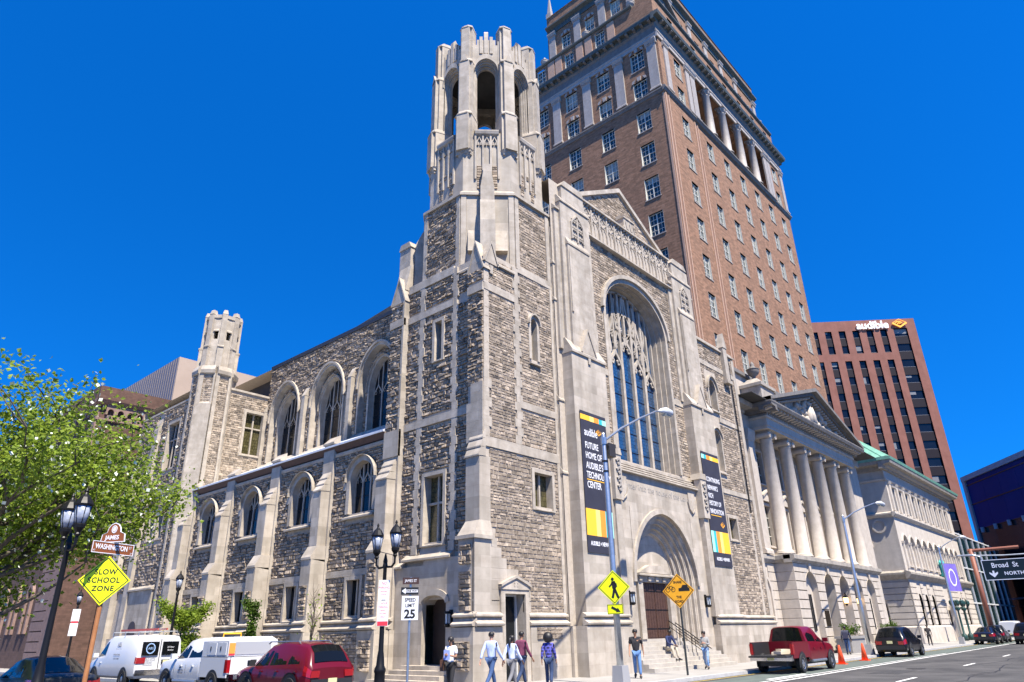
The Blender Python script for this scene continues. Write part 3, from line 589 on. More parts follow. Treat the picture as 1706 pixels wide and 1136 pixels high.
mb.box(26.3, 44.9, 22.2, 60, 0, 21.2); mb.add([(27.4, 22.2, 21), (39.4, 22.2, 21), (39.4, 22.2, 25), (33.4, 22.2, 27.6), (27.4, 22.2, 25), (27.4, 60, 21), (39.4, 60, 21), (39.4, 60, 21.4), (33.4, 60, 23.0), (27.4, 60, 21.4)], [(0, 1, 2, 3, 4), (5, 6, 7, 8, 9), (2, 3, 8, 7), (3, 4, 9, 8), (0, 4, 9, 5), (1, 2, 7, 6)]); mb.build('hidden_nave_roof', ROOF, church)
def pier(x0, x1, sgn):
    """compound pier; sgn +1 = mirror (right pier)"""
    xm = (x0+x1)/2
    mb = MB(FPI); mb.box(x0, x1, -.8, 0, 0, 14.9)
    mb.box(x0-.42, x0, -.8, -.66, 0, 22.2); mb.box(x1, x1+.3, -.8, -.5, 0, 17.5)
    mb.prof([(-.6, 14.75), (.08, 14.75), (.08, 14.88), (-.35, 15.6), (-.6, 15.6)], x0-.03, x1+.03)
    lower = mb.build('pier', LIME, church)
    gablet(FPI, xm, .58, -.5, .1, 14.95, 16.25)
    mb = MB(FPI); mb.box(x0+.12, x1-.15, -.8, -.3, 15, 24.0); mb.box(x0+.45, x1-.5, -.3, -.16, 15, 21.3); mb.box(x0-.25, x0+.12, -.8, -.45, 15, 23.4); mb.box(x1-.15, x1+.1, -.8, -.42, 15, 23.2)
    mb.prof([(-.8, 24.0), (-.24, 24.0), (-.24, 24.1), (-.5, 24.5), (-.8, 24.5)], x0+.08, x1-.1); mb.box(x0+.4, x1-.45, -.8, -.36, 24.3, 25.2)
    mb.face([(x0+.35, 25.2), (x1-.4, 25.2), (x1-.7, 25.6), (x0+.65, 25.6)], -.85, -.3); mb.prof([(-.8, 23.4), (-.36, 23.4), (-.36, 23.5), (-.7, 23.9)], x0-.3, x0+.12); mb.prof([(-.8, 23.2), (-.36, 23.2), (-.36, 23.3), (-.7, 23.7)], x1-.15, x1+.15)
    mb.prof([(-.3, 21.3), (-.12, 21.3), (-.12, 21.4), (-.3, 21.8)], x0+.42, x1-.47); mb.face([(x0+.5, 17.2), (x0+.62, 17.2), (x0+.62, 20.8), (x0+.56, 21.1), (x0+.5, 20.8)], -.2, -.1)
    mb.build('upper_pier', LIMEP, church)
    mb = MB(FPI)   # tracery panel near the top
    c = xm+.1; mb.ring([(c-.5, 21.9), (c-.5, 23.0), (c, 23.55), (c+.5, 23.0), (c+.5, 21.9)], [(c-.58, 21.9), (c-.58, 23.05), (c, 23.68), (c+.58, 23.05), (c+.58, 21.9)], -.32, -.2)
    for z in (22.0, 22.5, 23.0):
        for u in (-.25, .25):
            mb.bar([(c+u-.22, z), (c+u, z+.25), (c+u+.22, z)], .045, -.32, -.22); mb.bar([(c+u-.2, z+.28), (c+u, z+.04), (c+u+.2, z+.28)], .045, -.32, -.22)
    mb.box(c-.05, c+.05, -.32, -.2, 21.8, 23.4); mb.build('panel_tracery', LIMEP, church)
    for z, dz in ((19.9, .3), (17.7, .3), (12.2, .3), (8.6, .3)):   # little weatherings on the shafts
        mb = MB(FPI); mb.prof([(-.75, z), (-.55, z), (-.55, z+.08), (-.75, z+.35)], x0-.45, x0-.02); mb.build('weathering', LIMEP, church)
    mb = MB(FPI); mb.box(x0-.3, x1+.3, -.8, .2, 0, 1.98); base_mould(mb, x0-.3, x1+.3, .02); mb.box(x0-.5, x0-.3, -.9, -.4, 0, 1.98); mb.build('plinth', LIME, church)
pier(25.82, 28.75, 0); pier(38.1, 40.95, 1)
# string, inscription panel and portal
PA = arch(3.12, 3.55, 14, .42); mb = MB(FP)
mb.box(28.75, XC-3.15, -.4, 0, 0, 9.3); mb.box(XC+3.15, 38.1, -.4, 0, 0, 9.3); mb.box(XC-3.15, XC+3.15, -.4, 0, 7.6, 9.3); spandrel(mb, XC, 3.95, PA, 7.6, 0); mb.build('portal_wall', LIME, church)
mb = MB(FP)
for i in range(4): mb.prof([(-.42, 9.3+.17*i), (.2-.13*i, 9.3+.17*i), (.2-.13*i, 9.36+.17*i), (-.02-.13*i, 9.47+.17*i), (-.42, 9.47+.17*i)], 29.0, 37.85)
mb.prof([(-.4, 9.98), (-.3, 9.98), (-.9, 10.2), (-1.0, 10.2)], 29.6, 37.2); mb.build('string_course', LIMEP, church)
mb = MB(FP); n = 5; dep = .95   # moulded portal splay in steps
for j in range(n):
    f0, f1 = j/n, (j+1)/n; mk = lambda f: [(XC+x, 3.95+z) for x, z in arch(3.12-1.2*f, 3.55-1.15*f, 14, .42)]
    a0, a1 = 3.12-1.2*f0, 3.12-1.2*f1
    P = [(XC-a0, .3)]+mk(f0)+[(XC+a0, .3)]; Q = [(XC-a1, .3)]+mk(f1)+[(XC+a1, .3)]; M1 = [((p[0]*.55+q[0]*.45), (p[1]*.55+q[1]*.45)) for p, q in zip(P, Q)]
    d0, d1 = -dep*f0, -dep*f1; dm = d0+(d1-d0)*.75
    mb.strip([(u, d0, z) for u, z in P], [(u, dm, z) for u, z in P]); mb.strip([(u, dm, z) for u, z in P], [(u, dm-.02, z) for u, z in M1]); mb.strip([(u, dm-.02, z) for u, z in M1], [(u, d1, z) for u, z in M1]); mb.strip([(u, d1, z) for u, z in M1], [(u, d1, z) for u, z in Q])
hi, ho = arch(3.12, 3.55, 14, .42), arch(3.34, 3.82, 14, .42); mb.ring([(XC+x, 3.95+z) for x, z in hi], [(XC+x, 3.95+z) for x, z in ho], -.05, .1)
portal = mb.build('portal', LIMEP, church)
mb = MB(FP); TA = [(XC+x, 3.95+z) for x, z in arch(1.98, 2.46, 12, .42)]; mb.face([(XC-1.98, 1.2)]+TA+[(XC+1.98, 1.2)], -1.6, -.93); mb.build('tympanum', LIME, portal)
mb = MB(FP); mb.box(31.6, 32.05, -.93, -.7, 1.36, 4.05); mb.box(34.6, 35.05, -.93, -.7, 1.36, 4.05); mb.box(31.6, 35.05, -.93, -.68, 4.05, 4.35); mb.prof([(-.93, 4.35), (-.5, 4.35), (-.5, 4.43), (-.93, 4.55)], 31.5, 35.15)
mb.face([(31.7, 4.5), (34.95, 4.5), (33.9, 4.9), (32.75, 4.9)], -.93, -.65); [mb.box(u-.12, u+.12, -.93, -.6, 4.1, 4.3) for u in (31.75, 32.6, 33.33, 34.05, 34.9)]; mb.build('door_frame', LIMEP, portal)
for a, b in ((32.05, 33.315), (33.335, 34.6)):
    mb = MB(FP); mb.box(a, b, -.925, -.88, 1.36, 4.05)
    for i in range(5): mb.box(a+.03+i*.245, a+.255+i*.245, -.88, -.862, 1.42, 4.0)
    dr = mb.build('door', mat('oak_door', (.045, .02, .012), .55, (.08, .038, .022), 9, .3, 50), portal)
    mb = MB(FP); [mb.box(a+.03, b-.03, -.862, -.85, z, z+.05) for z in (1.8, 2.7, 3.6)]; mb.build('hinge', BLACK, dr)
# inscription band between two shields
DARKL = mat('weathered_letters', (.30, .275, .245), .9)
text_on('inscription', 'Enter into the house of the Lord', FP, 33.35, .0, 8.65, .5, DARKL, church, extrude=.012, sx=1.0)
for u in (29.75, 36.9):
    mb = MB(FP); mb.face([(u-.36, 9.05), (u+.36, 9.05), (u+.36, 8.5), (u+.25, 8.2), (u, 8.0), (u-.25, 8.2), (u-.36, 8.5)], 0, .07); mb.ring([(u-.38, 8.5), (u-.27, 8.17), (u, 7.95), (u+.27, 8.17), (u+.38, 8.5)], [(u-.45, 8.5), (u-.33, 8.12), (u, 7.87), (u+.33, 8.12), (u+.45, 8.5)], 0, .1); mb.build('shield', LIMEP, church)
for u in (28.85, 37.95):   # corbel piers beside the portal
    mb = MB(FP); mb.box(u-.34, u+.34, 0, .42, 8.3, 9.95); mb.plan([(u-.34, 0), (u+.34, 0), (u+.34, .42), (u-.34, .42)], 7.7, 8.3, [(u-.34, 0), (u+.34, 0), (u+.34, .42), (u-.34, .42)]); mb.box(u-.26, u+.26, 0, .3, 2.4, 7.7); mb.face([(u-.4, 9.95), (u+.4, 9.95), (u+.3, 10.3), (u-.3, 10.3)], -.2, .46)
    mb.build('corbel_pier', LIMEP, church)
    mb = MB(FP); random.seed(int(u)); 
    for z in (9.6, 9.15, 8.7, 8.3): mb.bar([(u-.15, z), (u+.1, z+.15), (u+.17, z-.05), (u-.02, z-.18)], .06, .42, .49)
    mb.build('carving', DARKL, church)
wall_lantern(FP, 29.55, .0, 3.2); wall_lantern(FP, 37.2, .0, 3.2)
# stairs and handrail
STEP = mat('stone_step', (.33, .30, .26), .85, (.42, .39, .34), 3, .2, 30)
for i in range(8):
    mb = MB(WORLD); mb.box(29.3, 37.6, 17.9+.28*i, 20.02, .17*i+.001, .17*(i+1)); mb.build('step', STEP, church)
def handrail(x):
    mb = MB(WORLD); pts = [(x, 17.9, .85), (x, 18.05, .95), (x, 20.1, 2.3), (x, 20.45, 2.32)]
    mb.tube(pts, .025, 6); mb.tube([(p[0], p[1], p[2]-.28) for p in pts[1:]], .018, 6)
    for y, z0 in ((18.1, 0.0), (18.75, .34), (19.4, .85), (20.05, 1.2), (20.4, 1.36)): 
        zt = .95+(y-18.05)*.66 if y < 20.1 else 2.32
        mb.tube([(x, y, z0), (x, y, zt)], .02, 6)
    mb.build('handrail', BLACK, church)
handrail(34.5); handrail(34.9)
# ---------------------------------------------------------------- right annex (aisle end)
mb = MB(FR); wall_cells(mb, 40.9, 47.3, 0, 20.85, 0, [(42.62, 43.62, 15.7, 17.9), (42.85, 43.95, 7.05, 8.35), (42.3, 43.4, 11.4, 14.2)]); mb.quad((47.3, 0, 0), (47.3, -12, 0), (47.3, -12, 20.85), (47.3, 0, 20.85)); mb.quad((40.9, 0, 20.85), (47.3, 0, 20.85), (47.3, -12, 20.85), (40.9, -12, 20.85)); mb.build('wall', MORT, church)
stones(FR, 0, 41.3, 47.0, 2.52, 20.4, [('r', 42.3, 43.95, 15.3, 18.4), ('r', 42.65, 44.2, 6.8, 8.6), ('r', 42.1, 43.6, 10.9, 15.3), ('r', 40, 48, 18.75, 19.1), ('r', 40, 45.6, 14.85, 15.2), ('r', 41, 47, 9.9, 10.25), ('r', 46.2, 46.5, 2, 20)])
mb = MB(FR); mb.box(40.9, 47.3, 0, .065, 18.77, 19.08); mb.box(43.6, 47.3, 0, .065, 14.87, 15.18); mb.box(41.2, 47.3, 0, .065, 9.92, 10.23); mb.box(46.95, 47.35, 0, .08, 0, 20.4); mb.prof([(-.4, 20.5), (.15, 20.5), (.15, 20.62), (-.2, 20.9), (-.4, 20.9)], 40.9, 47.4); mb.build('stone_band', LIMEP, church)
gothic_window(FR, 43.12, .5, 15.75, 17.1, 17.85, 2, fw=.2, rec=.3, proud=.1, hood=.08)
gothic_window(FR, 42.85, .55, 11.45, 13.6, 14.15, 2, fw=.15, rec=.25, proud=.08, hood=.03)
rect_window(FR, 42.85, 43.95, 7.05, 8.35)
mb = MB(FR); mb.box(41.0, 47.3, 0, .25, 0, 1.98); base_mould(mb, 41.0, 47.4, .06); mb.build('plinth', LIME, church)
mb = MB(FR); mb.tube([(46.35, .1, 20.6), (46.35, .1, 9)], .055, 6); mb.build('downpipe', BLACK, church)
mb = MB(FR); mb.box(45.3, 45.9, -.1, .3, 18.3, 20.9); mb.face([(45.25, 20.9), (45.95, 20.9), (45.6, 22.1)], -.1, .34); mb.box(45.2, 46.0, 0, .38, 18.1, 18.35); mb.build('pinnacle', LIMEP, church)
# ---------------------------------------------------------------- aisle along the side street
WY = (28.2, 33.55, 38.95, 44.3); PY = (31.1, 36.4, 41.7, 46.8)
mb = MB(FA); wall_cells(mb, 26.4, 48, 0, 10.8, 0, [(y-.95, y+.95, 7.35, 9.95) for y in WY]+[(y-.4, y+.65, 2.65, 4.22) for y in WY])
for y in WY: spandrel(mb, y, 8.95, arch(.95, .95, 9, .5), 9.95, 0)
mb.build('wall', MORT, church)
exA = [('a', y, 8.95, arch(1.25, 1.25, 9, .5), 7.0) for y in WY]+[('r', y-.6, y+.85, 2.45, 4.4) for y in WY]+[('r', 26, 48, 4.38, 4.72)]+[('r', p-.5, p+.5, 0, 11) for p in PY]+[('r', y-1.5, y+1.5, 8.55, 8.95) for y in WY]
stones(FA, 0, 26.45, 48, 2.52, 10.45, exA); stones(FA, .22, 26.9, 48, .6, 1.9, [('r', p-.7, p+.7, 0, 3) for p in PY], rough=.05)
mb = MB(FA); mb.box(26.4, 48, 0, .12, 4.4, 4.7); [mb.box(y-1.45, y+1.45, -.02, .06, 8.57, 8.93) for y in ()]
for y in WY: mb.box(y-1.5, y-1.2, 0, .12, 8.57, 8.93); mb.box(y+1.2, y+1.5, 0, .12, 8.57, 8.93)
mb.build('stone_band', LIMEP, church)
mb = MB(FA); mb.box(26.4, 48, -.1, .2, 0, 1.98); base_mould(mb, 26.4, 48, .04); mb.build('plinth', LIME, church)
REDB = mat('red_brown_gutter', (.06, .03, .025), .6, (.09, .045, .035), 5)
mb = MB(FA); mb.prof([(-.05, 10.42), (.12, 10.45), (.16, 10.55), (.16, 10.62), (-.05, 10.7)], 26.4, 48); mb.build('cornice', LIMEP, church)
mb = MB(FA); mb.prof([(-.05, 10.7), (.1, 10.72), (.3, 11.0), (-.05, 11.0)], 26.4, 48); mb.build('gutter', REDB, church)
mb = MB(FA); mb.prof([(-.05, 11.0), (.34, 11.0), (.34, 11.1), (-4.55, 13.45), (-4.55, 13.3)], 26.4, 47.2); mb.build('lean_to_roof', LEADW, church)
for y in WY:
    gothic_window(FA, y, .95, 7.35, 8.95, 9.9, 3, fw=.26, rec=.18, proud=.22, hood=.0, rows=(8.2,))
    rect_window(FA, y-.4, y+.65, 2.65, 4.22, 2, glass=GLASS, proud=.14, rec=.2)
for i, p in enumerate(PY):
    mb = MB(FA); mb.box(p-.47, p+.47, 0, .22, 0, 11.2); mb.prof([(-.1, 11.2), (.3, 11.2), (.3, 11.3), (-.1, 11.7)], p-.5, p+.5); mb.build('pilaster', LIME, church)
    mb = MB(FA); mb.box(p-.34, p+.34, .22, .72, 5.9, 8.7); drip3(mb, p-.36, p+.36, .22, .72, 8.7, 9.7); mb.prof([(.22, 5.2), (1.05, 5.3), (1.05, 5.4), (.72, 5.95), (.22, 5.95)], p-.42, p+.42); mb.build('buttress', LIME, church)
    mb = MB(FA); mb.box(p-.42, p+.42, .22, 1.0, 0, 5.3); mb.box(p-.55, p+.55, 0, 1.15, 0, 1.98); base_mould(mb, p-.5, p+.5, 1.0); mb.build('buttress', LIME, church)
    stones(FA, 1.0, p-.28, p+.28, 2.7, 4.1); stones(FA, 1.15, p-.36, p+.36, .5, 1.6)
p = 25.85; mb = MB(FL); mb.box(p-.42, p+.4, .36, .85, 5.7, 8.5); drip3(mb, p-.44, p+.42, .36, .85, 8.5, 9.5); mb.prof([(.3, 5.1), (1.15, 5.2), (1.15, 5.3), (.85, 5.75), (.3, 5.75)], p-.5, p+.48); mb.build('buttress', LIME, church)
mb = MB(FL); mb.box(p-.48, p+.45, .36, 1.1, 0, 5.2); mb.box(p-.6, p+.6, .3, 1.25, 0, 1.98); base_mould(mb, p-.55, p+.55, 1.1); mb.build('buttress', LIME, church)
stones(FL, 1.1, p-.32, p+.3, 2.6, 4.9); stones(FL, 1.25, p-.4, p+.4, .4, 1.6)
# ---------------------------------------------------------------- clerestory
CY = (28.2, 33.6, 39.1, 44.6)
mb = MB(FC); wall_cells(mb, 26.4, 47.2, 11, 21.3, 0, [(y-1.85, y+1.85, 13.6, 19.2) for y in CY])
for y in CY: spandrel(mb, y, 16.6, arch(1.85, 2.6, 10, .45), 19.2, 0)
mb.build('wall', MORT, church)
stones(FC, 0, 26.4, 47.2, 13.2, 21.0, [('a', y, 16.6, arch(2.15, 2.95, 10, .45), 11) for y in CY]+[('r', y+2.45, y+2.9, 0, 18.3) for y in CY])
mb = MB(FC); mb.prof([(-.3, 21.05), (.12, 21.05), (.16, 21.3), (-.3, 21.45)], 26.4, 47.2); mb.build('coping', mat('dark_coping', (.07, .07, .075), .6), church)
FC2 = Frame((25.42, 0), (0, 1), (-1, 0))
for y in CY:
    mb = MB(FC); A1, A2_ = arch(1.85, 2.6, 10, .45), arch(1.98, 2.76, 10, .45); mb.ring([(y-1.85, 13.6)]+[(y+x, 16.6+z) for x, z in A1]+[(y+1.85, 13.6)], [(y-1.98, 13.6)]+[(y+x, 16.6+z) for x, z in A2_]+[(y+1.98, 13.6)], -.5, .13); mb.ring([(y+x, 16.6+z) for x, z in A2_], [(y+x*1.05, 16.62+z*1.05) for x, z in A2_], 0, .24); mb.build('hood_arch', LIMEP, church)
    mb = MB(FC2); wall_cells(mb, y-1.9, y+1.9, 13.5, 19.25, 0, [(y-1.35, y+1.35, 13.65, 18.5)]); spandrel(mb, y, 16.3, arch(1.35, 2.2, 10, .5), 18.5, 0); mb.build('recess', MORT, church)
    stones(FC2, 0, y-1.84, y+1.84, 13.65, 19.1, [('a', y, 16.3, arch(1.5, 2.4, 10, .5), 11)], top=lambda u, y=y: 16.6+(arch_h(A1, u-y) or 0))
    gothic_window(FC2, y, 1.35, 13.7, 16.3, 18.5, 3, fw=.15, rec=.24, proud=.2, hood=.0, sharp=.5, rows=(14.7, 15.7, 16.7))
    mb = MB(FC); mb.box(y+2.48, y+2.85, 0, .35, 11, 17.6); mb.prof([(0, 17.6), (.38, 17.6), (0, 18.4)], y+2.46, y+2.87); mb.build('buttress', LIME, church)
mb = MB(FC); mb.prof([(0, 13.1), (.35, 13.15), (.3, 13.3), (0, 13.62)], 26.4, 47.2); mb.build('sill_course', LIMEP, church)
# ---------------------------------------------------------------- transept with small turret
FT = Frame((0, 47.2), (1, 0), (0, -1)); FTX = Frame((19.9, 0), (0, 1), (-1, 0))
mb = MB(FT); wall_cells(mb, 19.9, 26.2, 0, 18.75, 0, [(23.3, 24.75, 14.2, 17.3)]); mb.fr = FTX
wall_cells(mb, 47.2, 57.5, 0, 18.0, 0, [(50.2, 52.0, 13.2, 16.6), (50.2, 51.0, 8.3, 10.0), (51.6, 52.4, 8.3, 10.0), (51.2, 52.4, .8, 2.9)]); mb.fr = WORLD; mb.quad((25, 26.4, 21.2), (27.4, 26.4, 21.2), (27.4, 60, 21.2), (25, 60, 21.2)); mb.quad((19.9, 47.2, 18.7), (26.2, 47.2, 18.7), (26.2, 57.5, 18.7), (19.9, 57.5, 18.7)); mb.quad((19.9, 57.5, 0), (26, 57.5, 0), (26, 57.5, 18.7), (19.9, 57.5, 18.7)); mb.build('wall', MORT, church)
stones(FT, 0, 20.9, 26.1, 10.9, 18.5, [('r', 23.1, 24.95, 14.0, 17.5)], ch=(.11, .2))
stones(FTX, 0, 49.3, 57.3, 4.9, 17.8, [('r', 49.9, 52.3, 12.9, 16.9), ('r', 50, 52.6, 8, 10.3), ('r', 53.2, 54.2, 0, 18), ('r', 48, 58, 11.3, 11.7)], ch=(.12, .24), cw=(.2, .6))
rect_window(FT, 23.3, 24.75, 14.2, 17.3, 2, (16.2,)); rect_window(FTX, 50.2, 52.0, 13.2, 16.6, 3, (15.4,), glass=GLASS); rect_window(FTX, 50.2, 51.0, 8.3, 10.0, 1, glass=GLASS); rect_window(FTX, 51.6, 52.4, 8.3, 10.0, 1, glass=GLASS)
mb = MB(FT); mb.prof([(-.4, 18.7), (.12, 18.7), (.12, 18.85), (-.4, 18.95)], 21, 26.3); mb.box(24.75, 26.1, 0, .065, 15.3, 15.65); mb.build('coping', LIMEP, church)
mb = MB(FTX); mb.box(53.3, 54.1, 0, .3, 0, 16.5); mb.prof([(0, 16.5), (.3, 16.5), (0, 17.5)], 53.3, 54.1); mb.box(55.8, 57.6, 0, .45, 0, 12.5); mb.prof([(0, 12.5), (.45, 12.5), (0, 14)], 55.8, 57.6); mb.box(48, 53.3, 0, .13, 11.35, 11.68); mb.build('buttress', LIME, church)
mb = MB(FTX); mb.box(49.6, 53.3, 0, .18, 0, 4.9); mb.prof([(0, 4.9), (.32, 4.92), (.32, 5.02), (0, 5.25)], 49.5, 53.4); mb.build('porch', LIME, church)
A = arch(.6, .5, 8, .3); mb = MB(FTX); mb.face([(51.2, .6), (52.4, .6)]+[(51.8-x, 2.5+z) for x, z in A], .17, .2); mb.build('door', DOORM, church)
mb = MB(FTX); mb.prof([(-.3, 17.9), (.1, 17.9), (.1, 18.05), (-.3, 18.15)], 49.2, 57.5); mb.box(48, 57.5, 0, .2, 0, 1.98); mb.build('coping', LIMEP, church)
TC = (20.95, 48.05)
def tlathe(prof, name, m, seg=8): mb = MB(); mb.lathe([(r/math.cos(R(22.5)), z) for r, z in prof], TC[0], TC[1], 0, seg, R(22.5)); return mb.build(name, m, church)
tlathe([(1.3, 0), (1.3, 19.5)], 'turret_shaft', MORT); 
for k in range(8):
    a = R(225+45*k); n = (math.cos(a), math.sin(a)); f = Frame((TC[0]+n[0]*1.3, TC[1]+n[1]*1.3), (-n[1], n[0]), n)
    if k in (0, 1, 7): stones(f, 0, -.3, .5, 10.5 if k == 1 else 4, 19.4, ch=(.11, .2))
    mb = MB(f); mb.box(-.54, -.28, -.05, .11, 0, 19.5); mb.box(.42, .54, -.05, .11, 0, 19.5)
    if k == 0: mb.box(-.54, .54, 0, .15, 0, 17.2); mb.prof([(0, 17.1), (.16, 17.15), (0, 17.4)], -.55, .55)
    mb.prof([(-.1, 19.4), (.2, 19.5), (.24, 19.75), (.1, 20.1), (-.1, 20.1)], -.5, .5); mb.build('quoin', LIMEP, church)
    f2 = Frame((TC[0]+n[0]*1.15, TC[1]+n[1]*1.15), (-n[1], n[0]), n); mb = MB(f2)
    mb.box(-.47, -.16, -.3, .0, 20, 24.0); mb.box(.16, .47, -.3, 0, 20, 24.0); mb.box(-.16, .16, -.3, -.02, 20, 22.3); mb.box(-.16, .16, -.3, -.02, 22.9, 24.0); mb.box(-.3, .3, -.3, .06, 24.0, 24.25)
    mb.prof([(-.3, 22.9), (.08, 22.9), (.08, 23.0), (-.1, 23.2)], -.2, .2); mb.build('turret_face', LIMEP, church)
    a2 = a+R(22.5); n2 = (math.cos(a2), math.sin(a2)); rv = 1.15/math.cos(R(22.5)); f3 = Frame((TC[0]+n2[0]*rv, TC[1]+n2[1]*rv), (-n2[1], n2[0]), n2); mb = MB(f3)
    mb.box(-.2, .2, -.3, .14, 20, 21.6); mb.prof([(-.2, 21.6), (.2, 21.6), (.2, 21.68), (-.2, 21.95)], -.22, .22); mb.box(-.18, .18, -.3, .08, 21.6, 24.3); mb.plan([(-.2, -.35), (.2, -.35), (.2, .1), (-.2, .1)], 24.3, 24.65, [(-.12, -.3), (.12, -.3), (.12, 0), (-.12, 0)]); mb.build('corner_pier', LIMEP, church)
tlathe([(1.1, 23.6), (1.0, 24.2)], 'turret_roof', LEADW)
mb = MB(); 
for x, r, h in ((24.9, .35, .9), (25.6, .3, 1.1), (24.2, .25, .6)): mb.lathe([(r, 0), (r, h), (r*.7, h+.1)], x, 50.5, 18.75, 12)
mb.build('roof_vent', STEEL, church)
# ---------------------------------------------------------------- stones: the 300 that show largest are parts, the rest one mass
STN.sort(key=lambda s: -s[0])
for _, P in STN[:300]:
    me = bpy.data.meshes.new('stone'); c = Vector(P[0]); me.from_pydata(P, [], SF); me.materials.append(STONE); obj('stone', me, church)
me = bpy.data.meshes.new('stonework'); V = []; F = []
for _, P in STN[300:]: b = len(V); V += P; F += [tuple(b+i for i in f) for f in SF]
me.from_pydata(V, [], F); me.materials.append(STONE); kind(obj('stonework', me, church), 'stuff')
print('stones', len(STN))
# ================================================================ BRICK TOWER BLOCK
BRICK = mat('tan_brick', (.225, .115, .062), .85, (.30, .165, .097), 4.5, .3, 60, bricks=(.44, .15, .012, .9, .34), streak=.1, detail=8)
BRICKD = mat('dark_brick', (.20, .105, .065), .85, (.26, .14, .09), 3, .3, 60)
BRICKL = mat('light_brick', (.40, .25, .17), .85, (.46, .3, .21), 3, .3, 60)
TERRA = mat('pale_terracotta', (.31, .275, .245), .7, (.39, .35, .315), 3, .1, 40, streak=.15); TERRAD = mat('dark_terracotta', (.14, .13, .12), .75, (.2, .185, .17), 3, .1, 30, streak=.2)  # darker terracotta; on belt course and frieze the tone stands in for shade
CREAM = mat('cream_window_paint', (.55, .54, .47), .5)
SKYGL = mat('window_glass', (.012, .022, .026), .05, (.03, .05, .055), .35, spec=.6)
COPPERD = mat('dark_cornice_metal', (.055, .065, .06), .6, (.09, .1, .09), 4)
hotel = thing('brick_tower_block', 'tall tan brick tower block with gridded windows and a columned loggia near the top', 'building', (47.4, 22.1, 0), world=True)
HX0, HX1, HY0, HY1 = 47.4, 77.6, 22.1, 44.0
FH = Frame((0, HY0), (1, 0), (0, -1)); FHL = Frame((HX0, 0), (0, 1), (-1, 0))
HC = (51.1, 56.1, 59.95, 63.8, 67.6, 71.4, 75.2); HR = (19.6, 23.45, 27.3, 31.1, 34.95, 38.8, 42.6, 46.4); HU = (50.2, 53.85)
LC = (24.55, 28.65, 32.75, 36.7, 40.7)
def win_meshes(wd, ht, name, nx=4, ny=4, rec=.22):
    f = MB(); a = wd/2; t = .07
    f.box(-a, -a+t, rec-.05, rec+.06, 0, ht); f.box(a-t, a, rec-.05, rec+.06, 0, ht); f.box(-a+t, a-t, rec-.05, rec+.06, ht-t, ht); f.box(-a+t, a-t, rec-.05, rec+.06, 0, t); f.box(-.045, .045, rec-.06, rec+.05, t, ht-t); f.box(-a+t, a-t, rec-.055, rec+.05, ht*.5-.03, ht*.5+.03)
    for i in range(1, nx):
        if i*2 != nx: f.box(-a+wd*i/nx-.017, -a+wd*i/nx+.017, rec-.02, rec+.03, t, ht-t)
    for i in range(1, ny):
        if i*2 != ny: f.box(-a+t, a-t, rec-.022, rec+.03, ht*i/ny-.017, ht*i/ny+.017)
    f.box(-a-.002, -a+.02, 0, rec+.1, 0, ht); f.box(a-.02, a+.002, 0, rec+.1, 0, ht)
    p = MB(); p.box(-a, a, rec+.01, rec+.035, .02, ht-.02)
    s = MB(); s.prof([(-.06, -.12), (.3, -.12), (.3, .0), (-.06, -.03)], -a-.08, a+.08)
    return f.mesh(name, CREAM), p.mesh('pane', SKYGL), s.mesh('sill', TERRA)
WM = win_meshes(1.4, 2.25, 'window'); WML = win_meshes(1.5, 2.25, 'window')
BLM = mat('roller_blind', (.30, .29, .25), .8); BL_ = []
for f_ in (.25, .45, .7): b_ = MB(); b_.box(-.55, .55, .223, .229, 2.2*(1-f_), 2.2); BL_.append(b_.mesh('blind', BLM))
def put_win(par, W_, x, y, z, rz, sill=True):
    w_ = obj('window', W_[0], par, (x, y, z), (0, 0, rz)); obj('pane', W_[1], w_, local=True)
    if sill: obj('sill', W_[2], w_, local=True)
    if random.random() < .42: obj('blind', BL_[random.randint(0, 2)], w_, local=True)
    return w_
holesR = [(c-.7, c+.7, z-1.12, z+1.13) for c in HC for z in HR]+[(c-.7, c+.7, z-1.12, z+1.13) for c in (HC[0], HC[6]) for z in HU]+[(53.6, 72.6, 49.3, 55.4)]
holesL = [(c-.75, c+.75, z-1.12, z+1.13) for c in LC for z in HR[2:]+HU]
mb = MB(FH); wall_cells(mb, HX0, HX1, 0, 58, 0, holesR); mb.fr = FHL; wall_cells(mb, HY0, HY1, 0, 58, 0, holesL); mb.fr = WORLD
mb.quad((HX1, HY0, 0), (HX1, HY1, 0), (HX1, HY1, 58), (HX1, HY0, 58)); mb.quad((HX0, HY1, 0), (HX1, HY1, 0), (HX1, HY1, 58), (HX0, HY1, 58)); mb.build('wall', BRICK, hotel)
mb = MB(); mb.box(HX0+.6, HX1-.6, HY0+3.2, HY1-.6, 0, 58); mb.build('core', ROOF, hotel)
for c in HC:
    for z in HR[1:]: put_win(hotel, WM, c, HY0, z-1.12, 0)
for c in (HC[0], HC[6]):
    for z in HU: put_win(hotel, WM, c, HY0, z-1.12, 0)
for c in LC:
    for z in HR[3:]+HU: put_win(hotel, WML, HX0, c, z-1.12, R(-90))
def keystone(fr, u, z, wd=.75):
    mb = MB(fr); mb.face([(u-wd-.1, z), (u-wd+.15, z), (u-wd+.35, z+.42), (u-wd+.0, z+.3)], 0, .08); mb.face([(u+wd+.1, z), (u+wd-.15, z), (u+wd-.35, z+.42), (u+wd, z+.3)], 0, .08); mb.face([(u-.16, z), (u+.16, z), (u+.22, z+.5), (u-.22, z+.5)], 0, .12); mb.build('keystone', TERRA, hotel)
for c in LC:
    for z in HU: keystone(FHL, c, z+1.13)
